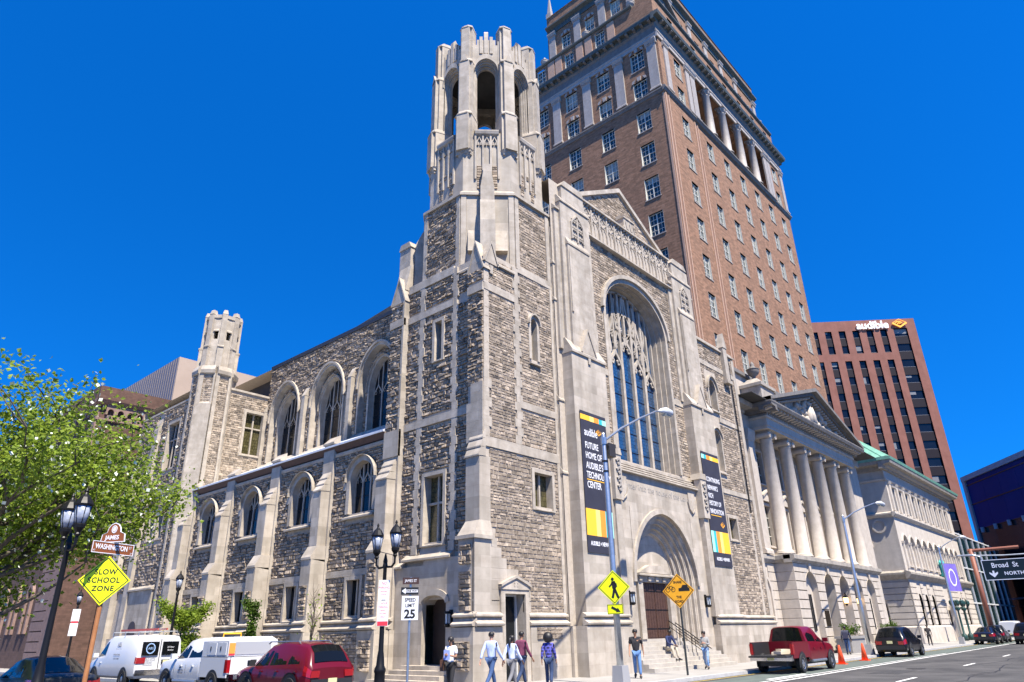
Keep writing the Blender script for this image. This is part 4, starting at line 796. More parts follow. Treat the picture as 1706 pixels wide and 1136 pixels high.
# corner ribs of moulded brick
for u0 in (47.42, 53.05):
    for du, w_, m, d in ((0, .16, BRICKL, .07), (.2, .3, BRICKD, .02), (.54, .14, BRICKL, .07)):
        mb = MB(FH); mb.box(u0+du, u0+du+w_, -.05, d, 0, 48.4); mb.build('brick_rib', m, hotel)
mb = MB(FHL); mb.box(22.14, 22.34, -.05, .06, 0, 48.4); mb.build('brick_rib', BRICKL, hotel)
# belt course, entablature, cornice with modillions
def course(prof, name, m, jog=None):
    for fr, a, b, e in ((FH, HX0, HX1, 1), (FHL, HY0, HY1, 0)):
        mb = MB(fr); o = max(p[0] for p in prof); mb.prof(prof, a-(o if e else -.004), b+(o if e else 0)); mb.build(name, m, hotel)
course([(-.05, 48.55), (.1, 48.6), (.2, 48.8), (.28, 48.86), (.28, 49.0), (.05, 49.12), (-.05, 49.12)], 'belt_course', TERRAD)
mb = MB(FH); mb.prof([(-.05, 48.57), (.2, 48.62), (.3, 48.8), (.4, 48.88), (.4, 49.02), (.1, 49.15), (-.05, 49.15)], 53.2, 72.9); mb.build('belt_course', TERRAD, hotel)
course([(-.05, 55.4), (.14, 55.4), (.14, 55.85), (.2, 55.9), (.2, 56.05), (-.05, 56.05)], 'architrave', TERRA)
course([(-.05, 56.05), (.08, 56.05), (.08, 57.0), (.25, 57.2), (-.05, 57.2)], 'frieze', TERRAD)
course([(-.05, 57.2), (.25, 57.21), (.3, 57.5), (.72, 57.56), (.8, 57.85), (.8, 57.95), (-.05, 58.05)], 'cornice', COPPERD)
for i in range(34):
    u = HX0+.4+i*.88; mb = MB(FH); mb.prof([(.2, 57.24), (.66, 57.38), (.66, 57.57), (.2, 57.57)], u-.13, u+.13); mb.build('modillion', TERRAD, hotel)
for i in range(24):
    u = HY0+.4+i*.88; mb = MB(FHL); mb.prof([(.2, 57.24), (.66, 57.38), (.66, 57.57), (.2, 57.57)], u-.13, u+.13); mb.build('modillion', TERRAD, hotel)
def pilaster(fr, u, w_, z0, z1, d=.16, par=hotel, m=TERRA):
    mb = MB(fr); mb.box(u-w_/2, u+w_/2, -.02, d, z0+.25, z1-.6); mb.prof([(-.02, z0), (d+.12, z0), (d+.12, z0+.15), (d+.02, z0+.28), (-.02, z0+.28)], u-w_/2-.08, u+w_/2+.08)
    mb.prof([(-.02, z1-.66), (d+.05, z1-.62), (d+.02, z1-.5), (d+.2, z1-.12), (d+.2, z1), (-.02, z1)], u-w_/2-.12, u+w_/2+.12)
    for k in range(5): x = u-w_/2+w_*k/4; mb.box(x-.07, x+.07, d, d+.1, z1-.48, z1-.2)
    mb.build('pilaster', m, par)
for y in (22.85, 26.7, 30.7, 34.7, 38.7, 42.7): pilaster(FHL, y, 1.0, 49.2, 55.4)
for x in (48.6, 52.9, 54.0, 72.2, 73.2, 77.1): pilaster(FH, x, .8 if x not in (54.0, 72.2) else 1.0, 49.2, 55.4)
# loggia of four columns
mb = MB(FH); mb.box(53.6, 72.6, -2.4, -2.3, 49, 55.5); mb.box(53.55, 53.6, -2.4, 0, 49, 55.5); mb.box(72.6, 72.65, -2.4, 0, 49, 55.5); mb.box(53.6, 72.6, -2.4, -.02, 55.4, 55.5); mb.build('loggia_wall', BRICK, hotel)
mb = MB(FH); mb.box(53.6, 72.6, -2.4, 0, 49.1, 49.25); mb.build('loggia_floor', TERRA, hotel)
def column(par, x, y, z0, z1, r, m, ionic=False, seg=20):
    mb = MB(); h = z1-z0; mb.lathe([(r*1.35, 0), (r*1.35, r*.2), (r*1.18, r*.22), (r*1.25, r*.34), (r*1.1, r*.46), (r, r*.55), (r*.99, h*.33), (r*.86, h-r*1.25), (r*.92, h-r*1.2), (r*.86, h-r*1.1)], x, y, z0, seg); c = mb.build('column', m, par, True)
    for p in c.data.polygons: p.use_smooth = len(p.vertices) == 4
    mb = MB()
    if ionic:
        mb.lathe([(r*.86, -r*1.1), (r*1.02, -r*.75), (r*1.0, -r*.7)], x, y, z1, seg); mb.box(x-r*1.02, x+r*1.02, y-r*1.05, y+r*1.05, z1-.18*r, z1); mb.box(x-r*1.0, x+r*1.0, y-r*.85, y+r*.85, z1-.7*r, z1-.18*r)
        for sx in (-1, 1): mb.tube([(x+sx*r*1.02, y-r*1.1, z1-r*.68), (x+sx*r*1.02, y+r*1.1, z1-r*.68)], r*.42, 12); mb.tube([(x+sx*r*1.02, y-r*1.16, z1-r*.68), (x+sx*r*1.02, y-r*1.1, z1-r*.68)], r*.17, 8)
    else:
        mb.lathe([(r*.84, -r*2.1), (r*.9, -r*1.9), (r*.82, -r*1.6), (r*1.15, -r*.3)], x, y, z1, seg); mb.box(x-r*1.2, x+r*1.2, y-r*1.2, y+r*1.2, z1-.3*r, z1)
        for k in range(8):
            q = k*math.pi/4+.39
            for hh, rr in ((-1.5, .98), (-.95, 1.08)): mb.tube([(x+r*.8*math.cos(q+hh), y+r*.8*math.sin(q+hh), z1+hh*r-.3*r), (x+r*rr*1.05*math.cos(q+hh), y+r*rr*1.05*math.sin(q+hh), z1+hh*r+.1*r), (x+r*rr*1.2*math.cos(q+hh), y+r*rr*1.2*math.sin(q+hh), z1+hh*r+.02)], [r*.2, r*.17, r*.05], 5)
    mb.build('capital', m, c); return c
for x in (57.4, 61.2, 65.0, 68.8): column(hotel, x, HY0+.1, 49.2, 55.4, .44, TERRA)
for x in (55.6, 59.3, 63.1, 66.9, 70.6):
    for z in HU: put_win(hotel, WM, x, HY0+2.28, z-1.12, 0)
    mb = MB(FH); mb.box(x-1.1, x+1.1, -.95, -.75, 51.55, 52.35); [mb.box(x-1.0+.28*k, x-.9+.28*k, -.76, -.7, 51.6, 52.3) for k in range(8)]; mb.build('balcony', COPPERD, hotel)
# attic storey, penthouse, finials
FAT = Frame((0, HY0+.12), (1, 0), (0, -1)); FATL = Frame((HX0+.12, 0), (0, 1), (-1, 0))
mb = MB(FAT); wall_cells(mb, HX0+.12, HX1-.12, 57.9, 61.4, 0, [(c-.6, c+.6, 59.0, 60.8) for c in HC]); mb.fr = FATL; wall_cells(mb, HY0+.12, HY1, 57.9, 61.4, 0, [(c-.6, c+.6, 59.0, 61.0) for c in LC[1:]]); mb.fr = WORLD; mb.box(HX0+1.2, HX1-1, HY0+1.2, HY1, 58.3, 61.35); mb.build('attic', BRICK, hotel)
WMS = win_meshes(1.2, 1.8, 'window'); WMS2 = win_meshes(1.2, 2.0, 'window')
for c in HC: put_win(hotel, WMS, c, HY0+.12, 59.0, 0)
for c in LC[1:]: put_win(hotel, WMS2, HX0+.12, c, 59.0, R(-90))
for c in LC[1:]:
    for du in (-1.45, 1.45): mb = MB(FATL); mb.box(c+du-.45, c+du+.45, 0, .1, 58.6, 61.2); mb.build('brick_panel', BRICKL, hotel)
for fr, a, b in ((FAT, 48.0, HX1-.4), (FATL, 24.6, HY1)):
    mb = MB(fr); mb.prof([(-.1, 61.3), (.1, 61.33), (.22, 61.45), (.22, 61.6), (-.5, 61.7)], a-.1, b); mb.build('coping', COPPERD, hotel)
def urn(par, x, y, z, s, m): mb = MB(); mb.lathe([(.34*s, 0), (.34*s, .12*s), (.16*s, .2*s), (.14*s, .36*s), (.42*s, .6*s), (.5*s, .85*s), (.48*s, .95*s), (.56*s, 1.0*s), (.3*s, 1.1*s), (.16*s, 1.35*s), (.18*s, 1.45*s), (.05*s, 1.7*s)], x, y, z, 12); return mb.build('urn', m, par, True)
for y in (24.9, 30.7, 36.6, 42): urn(hotel, HX0+.7, y, 61.8, .9, TERRA)
for x in (56, 60, 64, 67.6, 71.4, 75.2): urn(hotel, x, HY0+.7, 61.8, .9, TERRA)
PX0, PX1, PY0, PY1 = 48.4, 76.4, 23.2, 36.2; FPH = Frame((0, PY0), (1, 0), (0, -1)); FPHL = Frame((PX0, 0), (0, 1), (-1, 0))
PC = (26.9, 30.3, 33.6)
mb = MB(FPHL); wall_cells(mb, PY0, PY1, 61, 68.2, 0, [(c-.6, c+.6, 63.1, 65.1) for c in PC]); mb.fr = FPH; wall_cells(mb, PX0, PX1, 61, 68.2, 0, [(c-.6, c+.6, 63.1, 65.1) for c in HC]); mb.fr = WORLD; mb.box(PX0+.8, PX1-.8, PY0+.8, PY1, 61, 68.1); mb.build('penthouse', BRICK, hotel)
for c in PC: put_win(hotel, WMS2, PX0, c, 63.1, R(-90)); keystone(FPHL, c, 65.15, .6)
for c in HC: put_win(hotel, WMS2, c, PY0, 63.1, 0)
for y in (25.0, 28.6, 31.95, 35.5): pilaster(FPHL, y, .9, 61.8, 66.4)
for x in (49.0, 53.5, 58, 62, 66, 70, 75.6): pilaster(FPH, x, .8, 61.8, 66.4)
for fr, a, b in ((FPH, PX0, PX1), (FPHL, PY0+.004, PY1)):
    e = .6 if fr is FPH else 0
    mb = MB(fr); mb.prof([(-.1, 66.4), (.1, 66.4), (.1, 67.1), (.5, 67.3), (.5, 67.5), (-.1, 67.6)], a-e, b); mb.build('cornice', COPPERD, hotel); mb = MB(fr); mb.prof([(-.3, 67.5), (.05, 67.5), (.05, 69.2), (.15, 69.3), (-.3, 69.3)], a+.2, b); mb.build('parapet', BRICK, hotel)
for y in (PY0+.3, PY1-.4):
    mb = MB(); mb.box(PX0-.2, PX0+.5, y-.35, y+.35, 69.2, 69.9); mb.plan([(PX0-.1, y-.25), (PX0+.4, y-.25), (PX0+.4, y+.25), (PX0-.1, y+.25)], 69.9, 72.6, [(PX0+.1, y-.05), (PX0+.2, y-.05), (PX0+.2, y+.05), (PX0+.1, y+.05)]); mb.build('finial', TERRA, hotel)
mb = MB(FAT); mb.face([(48.2, 61.6), (53.5, 61.6), (50.85, 64.0)], -.9, -.3); mb.ring([(47.9, 61.6), (50.85, 63.95), (53.8, 61.6)], [(47.9, 61.9), (50.85, 64.3), (53.8, 61.9)], -.9, .1); mb.build('pediment', TERRAD, hotel)

# ================================================================ LIMESTONE PORTICO BLOCK
BEI = mat('beige_limestone', (.43, .375, .31), .8, (.52, .46, .39), 2.2, .15, 40, streak=.16)
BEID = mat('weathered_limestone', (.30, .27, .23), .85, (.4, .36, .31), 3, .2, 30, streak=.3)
bank = thing('limestone_portico_building', 'beige limestone bank with six giant columns, carved pediment and arched rusticated base', 'building', (51.5, 19.3, 0), world=True)
BF = Frame((0, 19.3), (1, 0), (0, -1)); BR = Frame((0, 20.7), (1, 0), (0, -1)); BXL = Frame((51.5, 0), (0, 1), (-1, 0))
BA = (54.55, 58.35, 61.75, 65.15, 68.75); BX0, BX1 = 51.5, 71.8; AH = 1.12; AZ = 4.45; RA = rnd_arch(AH, 16)
def gap(z):   # half width of an arch opening at height z
    return AH if z < AZ else (math.sqrt(max(0, AH*AH-(z-AZ)**2)) if z < AZ+AH else 0)
zc = 0.0; cz = [0, 1.1]+[1.1+.62*i for i in range(1, 9)]
for z0, z1 in zip(cz, cz[1:]):
    g = [(c-max(gap(z0), gap(z1) if z0 >= AZ else AH), c+max(gap(z0), AH if z0 < AZ else 0)) for c in BA]; x = BX0+.05
    for a, b in g+[(BX1, BX1)]:
        if a-x > .02: mb = MB(BF); o = .1 if z0 == 0 else 0; mb.prof([(-.45, z0+.0), (o, z0+.035), (o, z1-.035), (-.45, z1-.0)], x, a); mb.build('stone_course', BEI, bank)
        x = max(x, b)
    mb = MB(BXL); mb.prof([(-.04, z0), (0 if z0 else .1, z0+.035), (0 if z0 else .1, z1-.035), (-.04, z1)], 19.29, 20.72); mb.build('stone_course', BEI, bank)
mb = MB(BF)
for c in BA:   # voussoir rings and back walls
    mb.strip([(c+x, .012, AZ+z) for x, z in RA], [(c+x*1.02, .012, max(AZ+z*1.02, 4.45)) for x, z in RA]); mb.strip([(c+x, .0, AZ+z) for x, z in RA], [(c+x, -1.2, AZ+z) for x, z in RA]); mb.strip([(c+x, -.03, AZ+z) for x, z in RA], [(c+x, -.03, 6.1) for x, z in RA])
    for s in (-1, 1): mb.quad((c+s*(AH-.006), -.01, 0), (c+s*(AH-.006), -1.6, 0), (c+s*(AH-.006), -1.6, AZ), (c+s*(AH-.006), -.01, AZ))
mb.build('arch_soffit', BEI, bank)
for c in BA:
    mb = MB(BF); mb.face([(c-.16, AZ+AH-.03), (c+.16, AZ+AH-.03), (c+.22, 6.08), (c-.22, 6.08)], -.1, .1); mb.build('keystone', BEI, bank)
mb = MB(BF); mb.box(BX0, BX1, -2.4, -2.3, 0, 6.1); mb.build('porch_wall', BEI, bank)
for c in (BA[0], BA[4]):
    mb = MB(BF); mb.box(c-AH, c+AH, -.55, -.45, 0, 5.6); mb.build('infill', BEI, bank)
    mb = MB(BF); mb.box(c-.55, c+.55, -.46, -.4, 1.5, 4.0); wn = mb.build('window', GLASS, bank)
    mb = MB(BF); [mb.box(c+u-.03, c+u+.03, -.42, -.37, 1.5, 4.0) for u in (-.52, 0, .52)]; [mb.box(c-.5, c+.5, -.42, -.38, z-.025, z+.025) for z in (2.3, 3.1)]; mb.build('muntin', BLACK, wn)
for c in BA[1:4]:
    mb = MB(BF); mb.box(c-.75, c+.75, -2.32, -2.2, .6, 3.6); dr = mb.build('door', DOORM, bank); mb = MB(BF); mb.box(c-.9, c-.75, -2.32, -2.1, .6, 3.75); mb.box(c+.75, c+.9, -2.32, -2.1, .6, 3.75); mb.box(c-.9, c+.9, -2.32, -2.1, 3.6, 3.8); mb.build('door_frame', BEI, dr)
LAMPM = mat('lit_lamp_glass', (.9, .7, .4), .4, emis=(1.0, .62, .25, 2.2))
for c in (BA[2]-.0, BA[3]):
    mb = MB(BF); mb.tube([(c+AH-.05, -.3, 4.0), (c+AH-.4, -.3, 4.3), (c+AH-.45, -.3, 4.05)], .03, 6); mb.lathe([(.05, .3), (.2, .2), (.22, .12)], c+AH-.45, -.3, 3.8, 8); mb.lathe([(.05, -.5), (.12, -.35), (.18, -.3)], c+AH-.45, -.3, 3.8, 8); ln = mb.build('lantern', BLACK, bank); mb = MB(BF); mb.lathe([(.15, -.3), (.2, .12)], c+AH-.45, -.3, 3.8, 8); mb.build('lamp_glass', LAMPM, ln)
for i in range(4): mb = MB(BF); mb.box(BA[1]-1.5-.0*i, BA[3]+1.5, -2.3+.003*i, .9-.33*i, .15*i, .15*(i+1)); mb.build('step', BEID, bank)
# ledge over the base, wall behind the columns
for fr, a, b in ((BF, BX0-.3, BX1+.3), (BXL, 19.304, 20.7)): mb = MB(fr); mb.prof([(-.5, 6.05), (.06, 6.05), (.12, 6.15), (.3, 6.3), (.3, 6.58), (.02, 6.66), (-.5, 6.66)], a, b); mb.build('ledge', BEID, bank)
mb = MB(BF); mb.box(BX0, BX1, -2.4, -.01, 6.5, 6.68); mb.build('portico_floor', BEI, bank)
FB2 = Frame((0, 21.6), (1, 0), (0, -1)); BW = (53.9, 57.55, 61.2, 64.8, 68.4)
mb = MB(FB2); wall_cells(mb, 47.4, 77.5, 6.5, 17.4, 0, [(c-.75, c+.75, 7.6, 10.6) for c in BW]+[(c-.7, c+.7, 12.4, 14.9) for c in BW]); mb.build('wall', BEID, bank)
for c in BW:
    for z0, z1, hw in ((7.6, 10.6, .75), (12.4, 14.9, .7)):
        mb = MB(FB2); mb.box(c-hw-.2, c-hw, -.3, .1, z0-.2, z1+.2); mb.box(c+hw, c+hw+.2, -.3, .1, z0-.2, z1+.2); mb.box(c-hw, c+hw, -.3, .1, z1, z1+.2); mb.prof([(-.3, z0-.2), (.2, z0-.2), (.2, z0-.1), (-.3, z0)], c-hw, c+hw)
        if z0 < 9: mb.face([(c-1.2, z1+.3), (c+1.2, z1+.3), (c, z1+1.0)], 0, .3); mb.ring([(c-1.25, z1+.35), (c, z1+1.05), (c+1.25, z1+.35)], [(c-1.3, z1+.5), (c, z1+1.22), (c+1.3, z1+.5)], 0, .42)
        wn = mb.build('window', BEI, bank); mb = MB(FB2); mb.box(c-hw, c+hw, -.26, -.22, z0, z1); mb.build('pane', GLASS, wn); mb = MB(FB2); [mb.box(c+u-.03, c+u+.03, -.22, -.17, z0, z1) for u in (-.35, 0, .35)]; [mb.box(c-hw, c+hw, -.22, -.175, z, z+.05) for z in (z0+.7, z0+1.4, z0+2.1)]; mb.build('muntin', CREAM, wn)
for x in (52.1, 55.75, 59.4, 63.0, 66.6, 70.2): column(bank, x, 19.95, 6.68, 15.85, .53, BEI, True, 24)
for x in (52.0, 70.4): 
    mb = MB(FB2); mb.box(x-.75, x+.75, 0, .35, 6.68, 15.0); mb.box(x-.9, x+.9, 0, .45, 15.0, 15.85); mb.build('pilaster', BEI, bank)
# entablature, dentils, cornice, pediment
EX0, EX1 = 50.95, 71.3; FE = Frame((0, 19.2), (1, 0), (0, -1)); EXL = Frame((EX0, 0), (0, 1), (-1, 0))
mb = MB(FE); mb.box(EX0, EX1, -2.4, 0, 15.85, 16.75); mb.build('architrave', BEI, bank)
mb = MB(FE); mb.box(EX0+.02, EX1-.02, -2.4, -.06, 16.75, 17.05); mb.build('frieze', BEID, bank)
for fr, a, b in ((FE, EX0-.1, EX1+.1), (EXL, 19.1, 21.6)):
    mb = MB(fr); mb.prof([(-.02, 16.05), (.05, 16.05), (.05, 16.14), (-.02, 16.14)], a, b); mb.prof([(-.02, 16.66), (.1, 16.7), (.14, 16.82), (-.02, 16.82)], a, b); mb.build('moulding', BEI, bank)
for i in range(52): u = EX0+.1+i*.39; mb = MB(FE); mb.box(u, u+.2, -.06, .1, 16.86, 17.05); mb.build('dentil', BEI, bank)
for fr, a, b, n in ((FE, EX0-.95, EX1+.95, 0), (EXL, 18.25, 21.6, 1)):
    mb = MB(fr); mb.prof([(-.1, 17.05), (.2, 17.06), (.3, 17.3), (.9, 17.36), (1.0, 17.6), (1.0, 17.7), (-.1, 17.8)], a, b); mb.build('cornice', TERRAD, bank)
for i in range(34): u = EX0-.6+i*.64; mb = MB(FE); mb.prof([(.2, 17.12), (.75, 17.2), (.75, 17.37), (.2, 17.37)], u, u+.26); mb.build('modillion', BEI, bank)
PXC = (EX0+EX1)/2; hw = (EX1-EX0)/2+.95; FPD = Frame((0, 19.35), (1, 0), (0, -1))
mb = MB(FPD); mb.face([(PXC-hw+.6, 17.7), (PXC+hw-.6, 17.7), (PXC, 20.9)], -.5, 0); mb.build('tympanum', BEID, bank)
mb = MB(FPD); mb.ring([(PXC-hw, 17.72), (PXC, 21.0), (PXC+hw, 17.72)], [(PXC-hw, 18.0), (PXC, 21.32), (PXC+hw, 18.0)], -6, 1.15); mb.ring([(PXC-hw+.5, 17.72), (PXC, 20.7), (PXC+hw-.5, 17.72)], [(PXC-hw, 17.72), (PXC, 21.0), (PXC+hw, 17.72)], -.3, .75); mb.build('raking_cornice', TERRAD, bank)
for s in (-1, 1):
    for i in range(24): f = (i+1)/25; x = PXC+s*hw*(1-f)*.95; z = 17.75+(20.72-17.75)*f-.12; mb = MB(FPD); mb.box(x-.1, x+.1, .0, .6, z-.14, z); mb.build('dentil', BEI, bank)
random.seed(5); mb = MB(FPD)   # carved figures in the pediment
for i in range(120):
    u = random.gauss(0, .42); x = PXC+u*6; zt = 20.5-abs(x-PXC)*.31
    if zt < 17.95: continue
    z = random.uniform(17.85, zt); r = random.uniform(.12, .3); mb.lathe([(0.02, -r), (r*.8, -r*.6), (r, 0), (r*.7, r*.7), (.02, r)], x, random.uniform(.0, .2), z, 7)
for x in (-.5, .45): mb.tube([(PXC+x, .25, 18.0), (PXC+x*.8, .3, 19.0), (PXC+x*.5, .28, 19.7)], [.34, .3, .22], 8); mb.lathe([(.02, -.2), (.2, -.05), (.2, .08), (.02, .24)], PXC+x*.45, .28, 20.0, 8)
kind(mb.build('carved_relief', BEI, bank, True), 'stuff')
# left recessed bay with blind arch, giant pilasters, attic and urn
mb = MB(BR); mb.box(47.4, BX0, -.4, 0, 0, 6.1); mb.build('bay_wall', BEI, bank)
for z in cz[1:]: mb = MB(BR); mb.box(50.2, 51.45, 0, .06, z+.03, min(z+.59, 6.05)); mb.build('stone_course', BEI, bank)
A8 = rnd_arch(1.1, 12); mb = MB(BR); mb.ring([(49.0-1.1, 0)]+[(49.0+x, 4.1+z) for x, z in A8]+[(49.0+1.1, 0)], [(49.0-1.35, 0)]+[(49.0+x*1.23, 4.1+z*1.23) for x, z in A8]+[(49.0+1.35, 0)], -.3, .12); mb.build('blind_arch', BEI, bank)
mb = MB(BR); mb.prof([(-.5, 6.05), (.12, 6.05), (.3, 6.3), (.3, 6.58), (-.5, 6.66)], 47.4, 51.5); mb.build('ledge', BEID, bank)
mb = MB(BR); mb.box(47.4, 51.5, -.5, 0, 6.6, 15.85); mb.box(47.4, 51.2, -.5, .1, 15.85, 17.05); mb.build('bay_wall', BEI, bank)
for x in (48.3, 50.4):
    mb = MB(BR); mb.box(x-.5, x+.5, 0, .25, 7.0, 15.0); mb.prof([(0, 6.66), (.4, 6.66), (.38, 6.9), (.27, 7.02), (0, 7.02)], x-.62, x+.62); mb.prof([(0, 15.0), (.28, 15.0), (.42, 15.6), (.42, 15.85), (0, 15.85)], x-.64, x+.64); mb.build('pilaster', BEI, bank)
mb = MB(BR); mb.prof([(-.1, 17.05), (.2, 17.06), (.3, 17.3), (.9, 17.36), (1.0, 17.6), (1.0, 17.7), (-.1, 17.8)], 47.4, 50.1); mb.build('cornice', BEID, bank)
mb = MB(); mb.box(47.45, 77.4, 21.2, 22.0, 17.4, 20.9); mb.build('attic', BEI, bank)
mb = MB(); mb.box(47.45, 77.4, 20.95, 22.05, 20.9, 21.2); mb.build('coping', TERRAD, bank)
mb = MB(); mb.box(47.45, 77.4, 18.6, 22.0, 17.75, 17.8); mb.build('flat_roof', ROOF, bank)
for x in (53.0, 69.2):
    mb = MB(); mb.box(x-1.3, x+1.3, 19.5, 21.25, 17.7, 19.6); mb.box(x-1.45, x+1.45, 19.35, 21.3, 19.6, 19.85); mb.plan([(x-1.3, 19.5), (x+1.3, 19.5), (x+1.3, 21.2), (x-1.3, 21.2)], 19.85, 20.5, [(x-.5, 20.0), (x+.5, 20.0), (x+.5, 20.8), (x-.5, 20.8)]); pd = mb.build('pedestal', BEID, bank); urn(pd, x, 20.4, 20.45, 1.0, TERRAD)
mb = MB(); mb.box(71.8, 77.4, 20.7, 21.6, 0, 17.05); mb.box(71.8, 77.4, 20.4, 21.6, 17.05, 17.7); mb.build('bay_wall', BEI, bank)
# ================================================================ LIBRARY
LIBF = mat('library_limestone', (.47, .42, .355), .8, (.56, .505, .44), 1.5, .1, 30, streak=.12)
COPPER = mat('green_copper', (.13, .33, .24), .6, (.2, .43, .33), 2.5, .1, 20, streak=.15)
lib = thing('limestone_library', 'white limestone library with green copper roof and a row of arched windows', 'building', (85, 20, 0), world=True)
LF = Frame((0, 20), (1, 0), (0, -1)); LL = Frame((85, 0), (0, 1), (-1, 0)); LX0, LX1, LY0, LY1 = 85.0, 116.0, 20.0, 44.0
LAX = [87.5+2.78*i for i in range(10)]; LWX = [87.2+2.75*i for i in range(10)]
holes = [(c-.95, c+.95, 7.7, 11.0) for c in LAX]+[(c-.45, c+.45, 13.6, 16.0) for c in LWX]+[(c-.75, c+.75, 1.6, 4.9) for c in (88.3, 91.1, 94.0, 108.4, 111.2)]
mb = MB(LF); wall_cells(mb, LX0, LX1, 0, 18.3, 0, holes); A9 = rnd_arch(.95, 12)
for c in LAX: spandrel(mb, c, 10.05, A9, 11.0, 0)
for c in (88.3, 91.1, 94.0, 108.4, 111.2): spandrel(mb, c, 4.15, rnd_arch(.75, 10), 4.9, 0)
mb.fr = LL; wall_cells(mb, LY0, LY1, 0, 18.3, 0, [(23.2, 25.0, 13.7, 16.2), (22.9, 26.2, 7.6, 11.4), (22.6, 24.6, 0, 4.6)]); spandrel(mb, 24.55, 9.75, rnd_arch(1.65, 14), 11.4, 0); spandrel(mb, 23.6, 3.6, rnd_arch(1.0, 10), 4.6, 0); mb.fr = WORLD; mb.quad((LX1, LY0, 0), (LX1, LY1, 0), (LX1, LY1, 18.3), (LX1, LY0, 18.3)); mb.build('wall', LIBF, lib)
mb = MB(); mb.box(LX0+.7, LX1-.3, LY0+.7, LY1, 0, 18.2); mb.build('core', mat('dark_interior', (.05, .05, .05), .8), lib)
for c in LAX:
    mb = MB(LF); mb.ring([(c+x, 10.05+z) for x, z in A9], [(c+x*1.16, 10.05+z*1.16) for x, z in A9], -.3, .1); mb.box(c-.95, c-.8, -.4, .02, 7.7, 10.05); mb.box(c+.8, c+.95, -.4, .02, 7.7, 10.05); mb.prof([(-.3, 7.55), (.15, 7.6), (.15, 7.7), (-.3, 7.75)], c-1.1, c+1.1)
    mb.box(c-.8, c+.8, -.35, -.2, 7.7, 9.6); wn = mb.build('window', LIBF, lib); mb = MB(LF); mb.lathe([(.62, -.01), (.62, .01)], 0, 0, 0, 4) if False else mb.face([(c-.8, 9.6), (c+.8, 9.6)]+[(c-x*.85, 10.05+z*.85) for x, z in A9], -.38, -.34); mb.build('pane', GLASS, wn)
for i in range(11): c = 87.5-1.39+2.78*i; mb = MB(LF); mb.box(c-.2, c+.2, -.05, .18, 7.4, 10.0); mb.prof([(0, 10.0), (.2, 10.0), (.28, 10.25), (0, 10.25)], c-.3, c+.3); mb.build('pilaster', LIBF, lib)
for c in LWX:
    mb = MB(LF); mb.box(c-.6, c-.45, -.3, .06, 13.4, 16.15); mb.box(c+.45, c+.6, -.3, .06, 13.4, 16.15); mb.prof([(0, 16.1), (.25, 16.12), (.3, 16.3), (0, 16.4)], c-.7, c+.7); wn = mb.build('window', LIBF, lib); mb = MB(LF); mb.box(c-.45, c+.45, -.28, -.24, 13.6, 16.0); mb.build('pane', GLASS, wn)
for i in range(11): c = 87.2-1.375+2.75*i; mb = MB(LF); mb.box(c-.28, c+.28, -.02, .2, 13.5, 16.5); mb.prof([(0, 16.4), (.24, 16.4), (.34, 16.7), (0, 16.75)], c-.38, c+.38); mb.build('pilaster', LIBF, lib)
def libcourse(prof, name, m):
    o = max(p[0] for p in prof)
    mb = MB(LF); mb.prof(prof, LX0-o, LX1+o); mb.build(name, m, lib); mb = MB(LL); mb.prof(prof, LY0+.004, LY1); mb.build(name, m, lib)
libcourse([(-.05, 6.3), (.2, 6.35), (.55, 6.75), (.55, 6.95), (-.05, 7.2)], 'belt_course', BEID)
libcourse([(-.05, 12.75), (.12, 12.8), (.35, 13.05), (.35, 13.2), (-.05, 13.35)], 'belt_course', LIBF)
libcourse([(-.05, 16.75), (.15, 16.75), (.2, 16.95), (.08, 17.0), (.08, 17.9), (-.05, 17.9)], 'frieze', LIBF)
libcourse([(-.05, 17.85), (.35, 17.9), (.45, 18.3), (1.2, 18.4), (1.3, 18.75), (-.05, 18.8)], 'cornice', BEID)
libcourse([(-.05, 18.78), (1.34, 18.76), (1.42, 19.05), (1.0, 19.15), (-.05, 19.1)], 'copper_gutter', COPPER)
for i in range(60): u = LX0-.4+i*.52; mb = MB(LF); mb.box(u, u+.22, .4, .75, 18.1, 18.36); mb.build('dentil', LIBF, lib)
mb = MB(); mb.plan([(83.7, 18.7), (117.3, 18.7), (117.3, 45), (83.7, 45)], 19.1, 27.0, [(93, 28), (108, 28), (108, 36), (93, 36)]); mb.build('roof', COPPER, lib)
for i in range(14): u = 19.5+i*1.6; mb = MB(); mb.tube([(83.75, u, 19.16), (93.0, 28+(u-18.7)/26.3*8, 27.05)], .05, 4); mb.build('roof_seam', COPPER, lib)
for i in range(7):
    for fr, a, b in ((LF, LX0-.1, LX1), (LL, LY0, LY1)):
        if fr is LF:
            x = a
            for c0, c1 in ((87.5, 89.1), (90.3, 91.9), (93.2, 94.8), (99.5, 101.9), (107.6, 109.2), (110.4, 112.0), (b, b)):
                mb = MB(fr); mb.prof([(-.05, 1.75+i*.62), (.1, 1.8+i*.62), (.1, 2.3+i*.62), (-.05, 2.35+i*.62)], x, c0 if i < 5 else c0); mb.build('stone_course', LIBF, lib); x = c1
        else: mb = MB(fr); mb.prof([(-.05, 1.75+i*.62), (.1, 1.8+i*.62), (.1, 2.3+i*.62), (-.05, 2.35+i*.62)], 24.7 if i < 4 else LY0, LY1); mb.build('stone_course', LIBF, lib); (MB(fr).prof([(-.05, 1.75+i*.62), (.1, 1.8+i*.62), (.1, 2.3+i*.62), (-.05, 2.35+i*.62)], LY0, 22.5).build('stone_course', LIBF, lib) if i < 4 else None)
libcourse([(-.05, 0), (.25, 0), (.25, 1.55), (.1, 1.7), (-.05, 1.7)], 'plinth', LIBF)
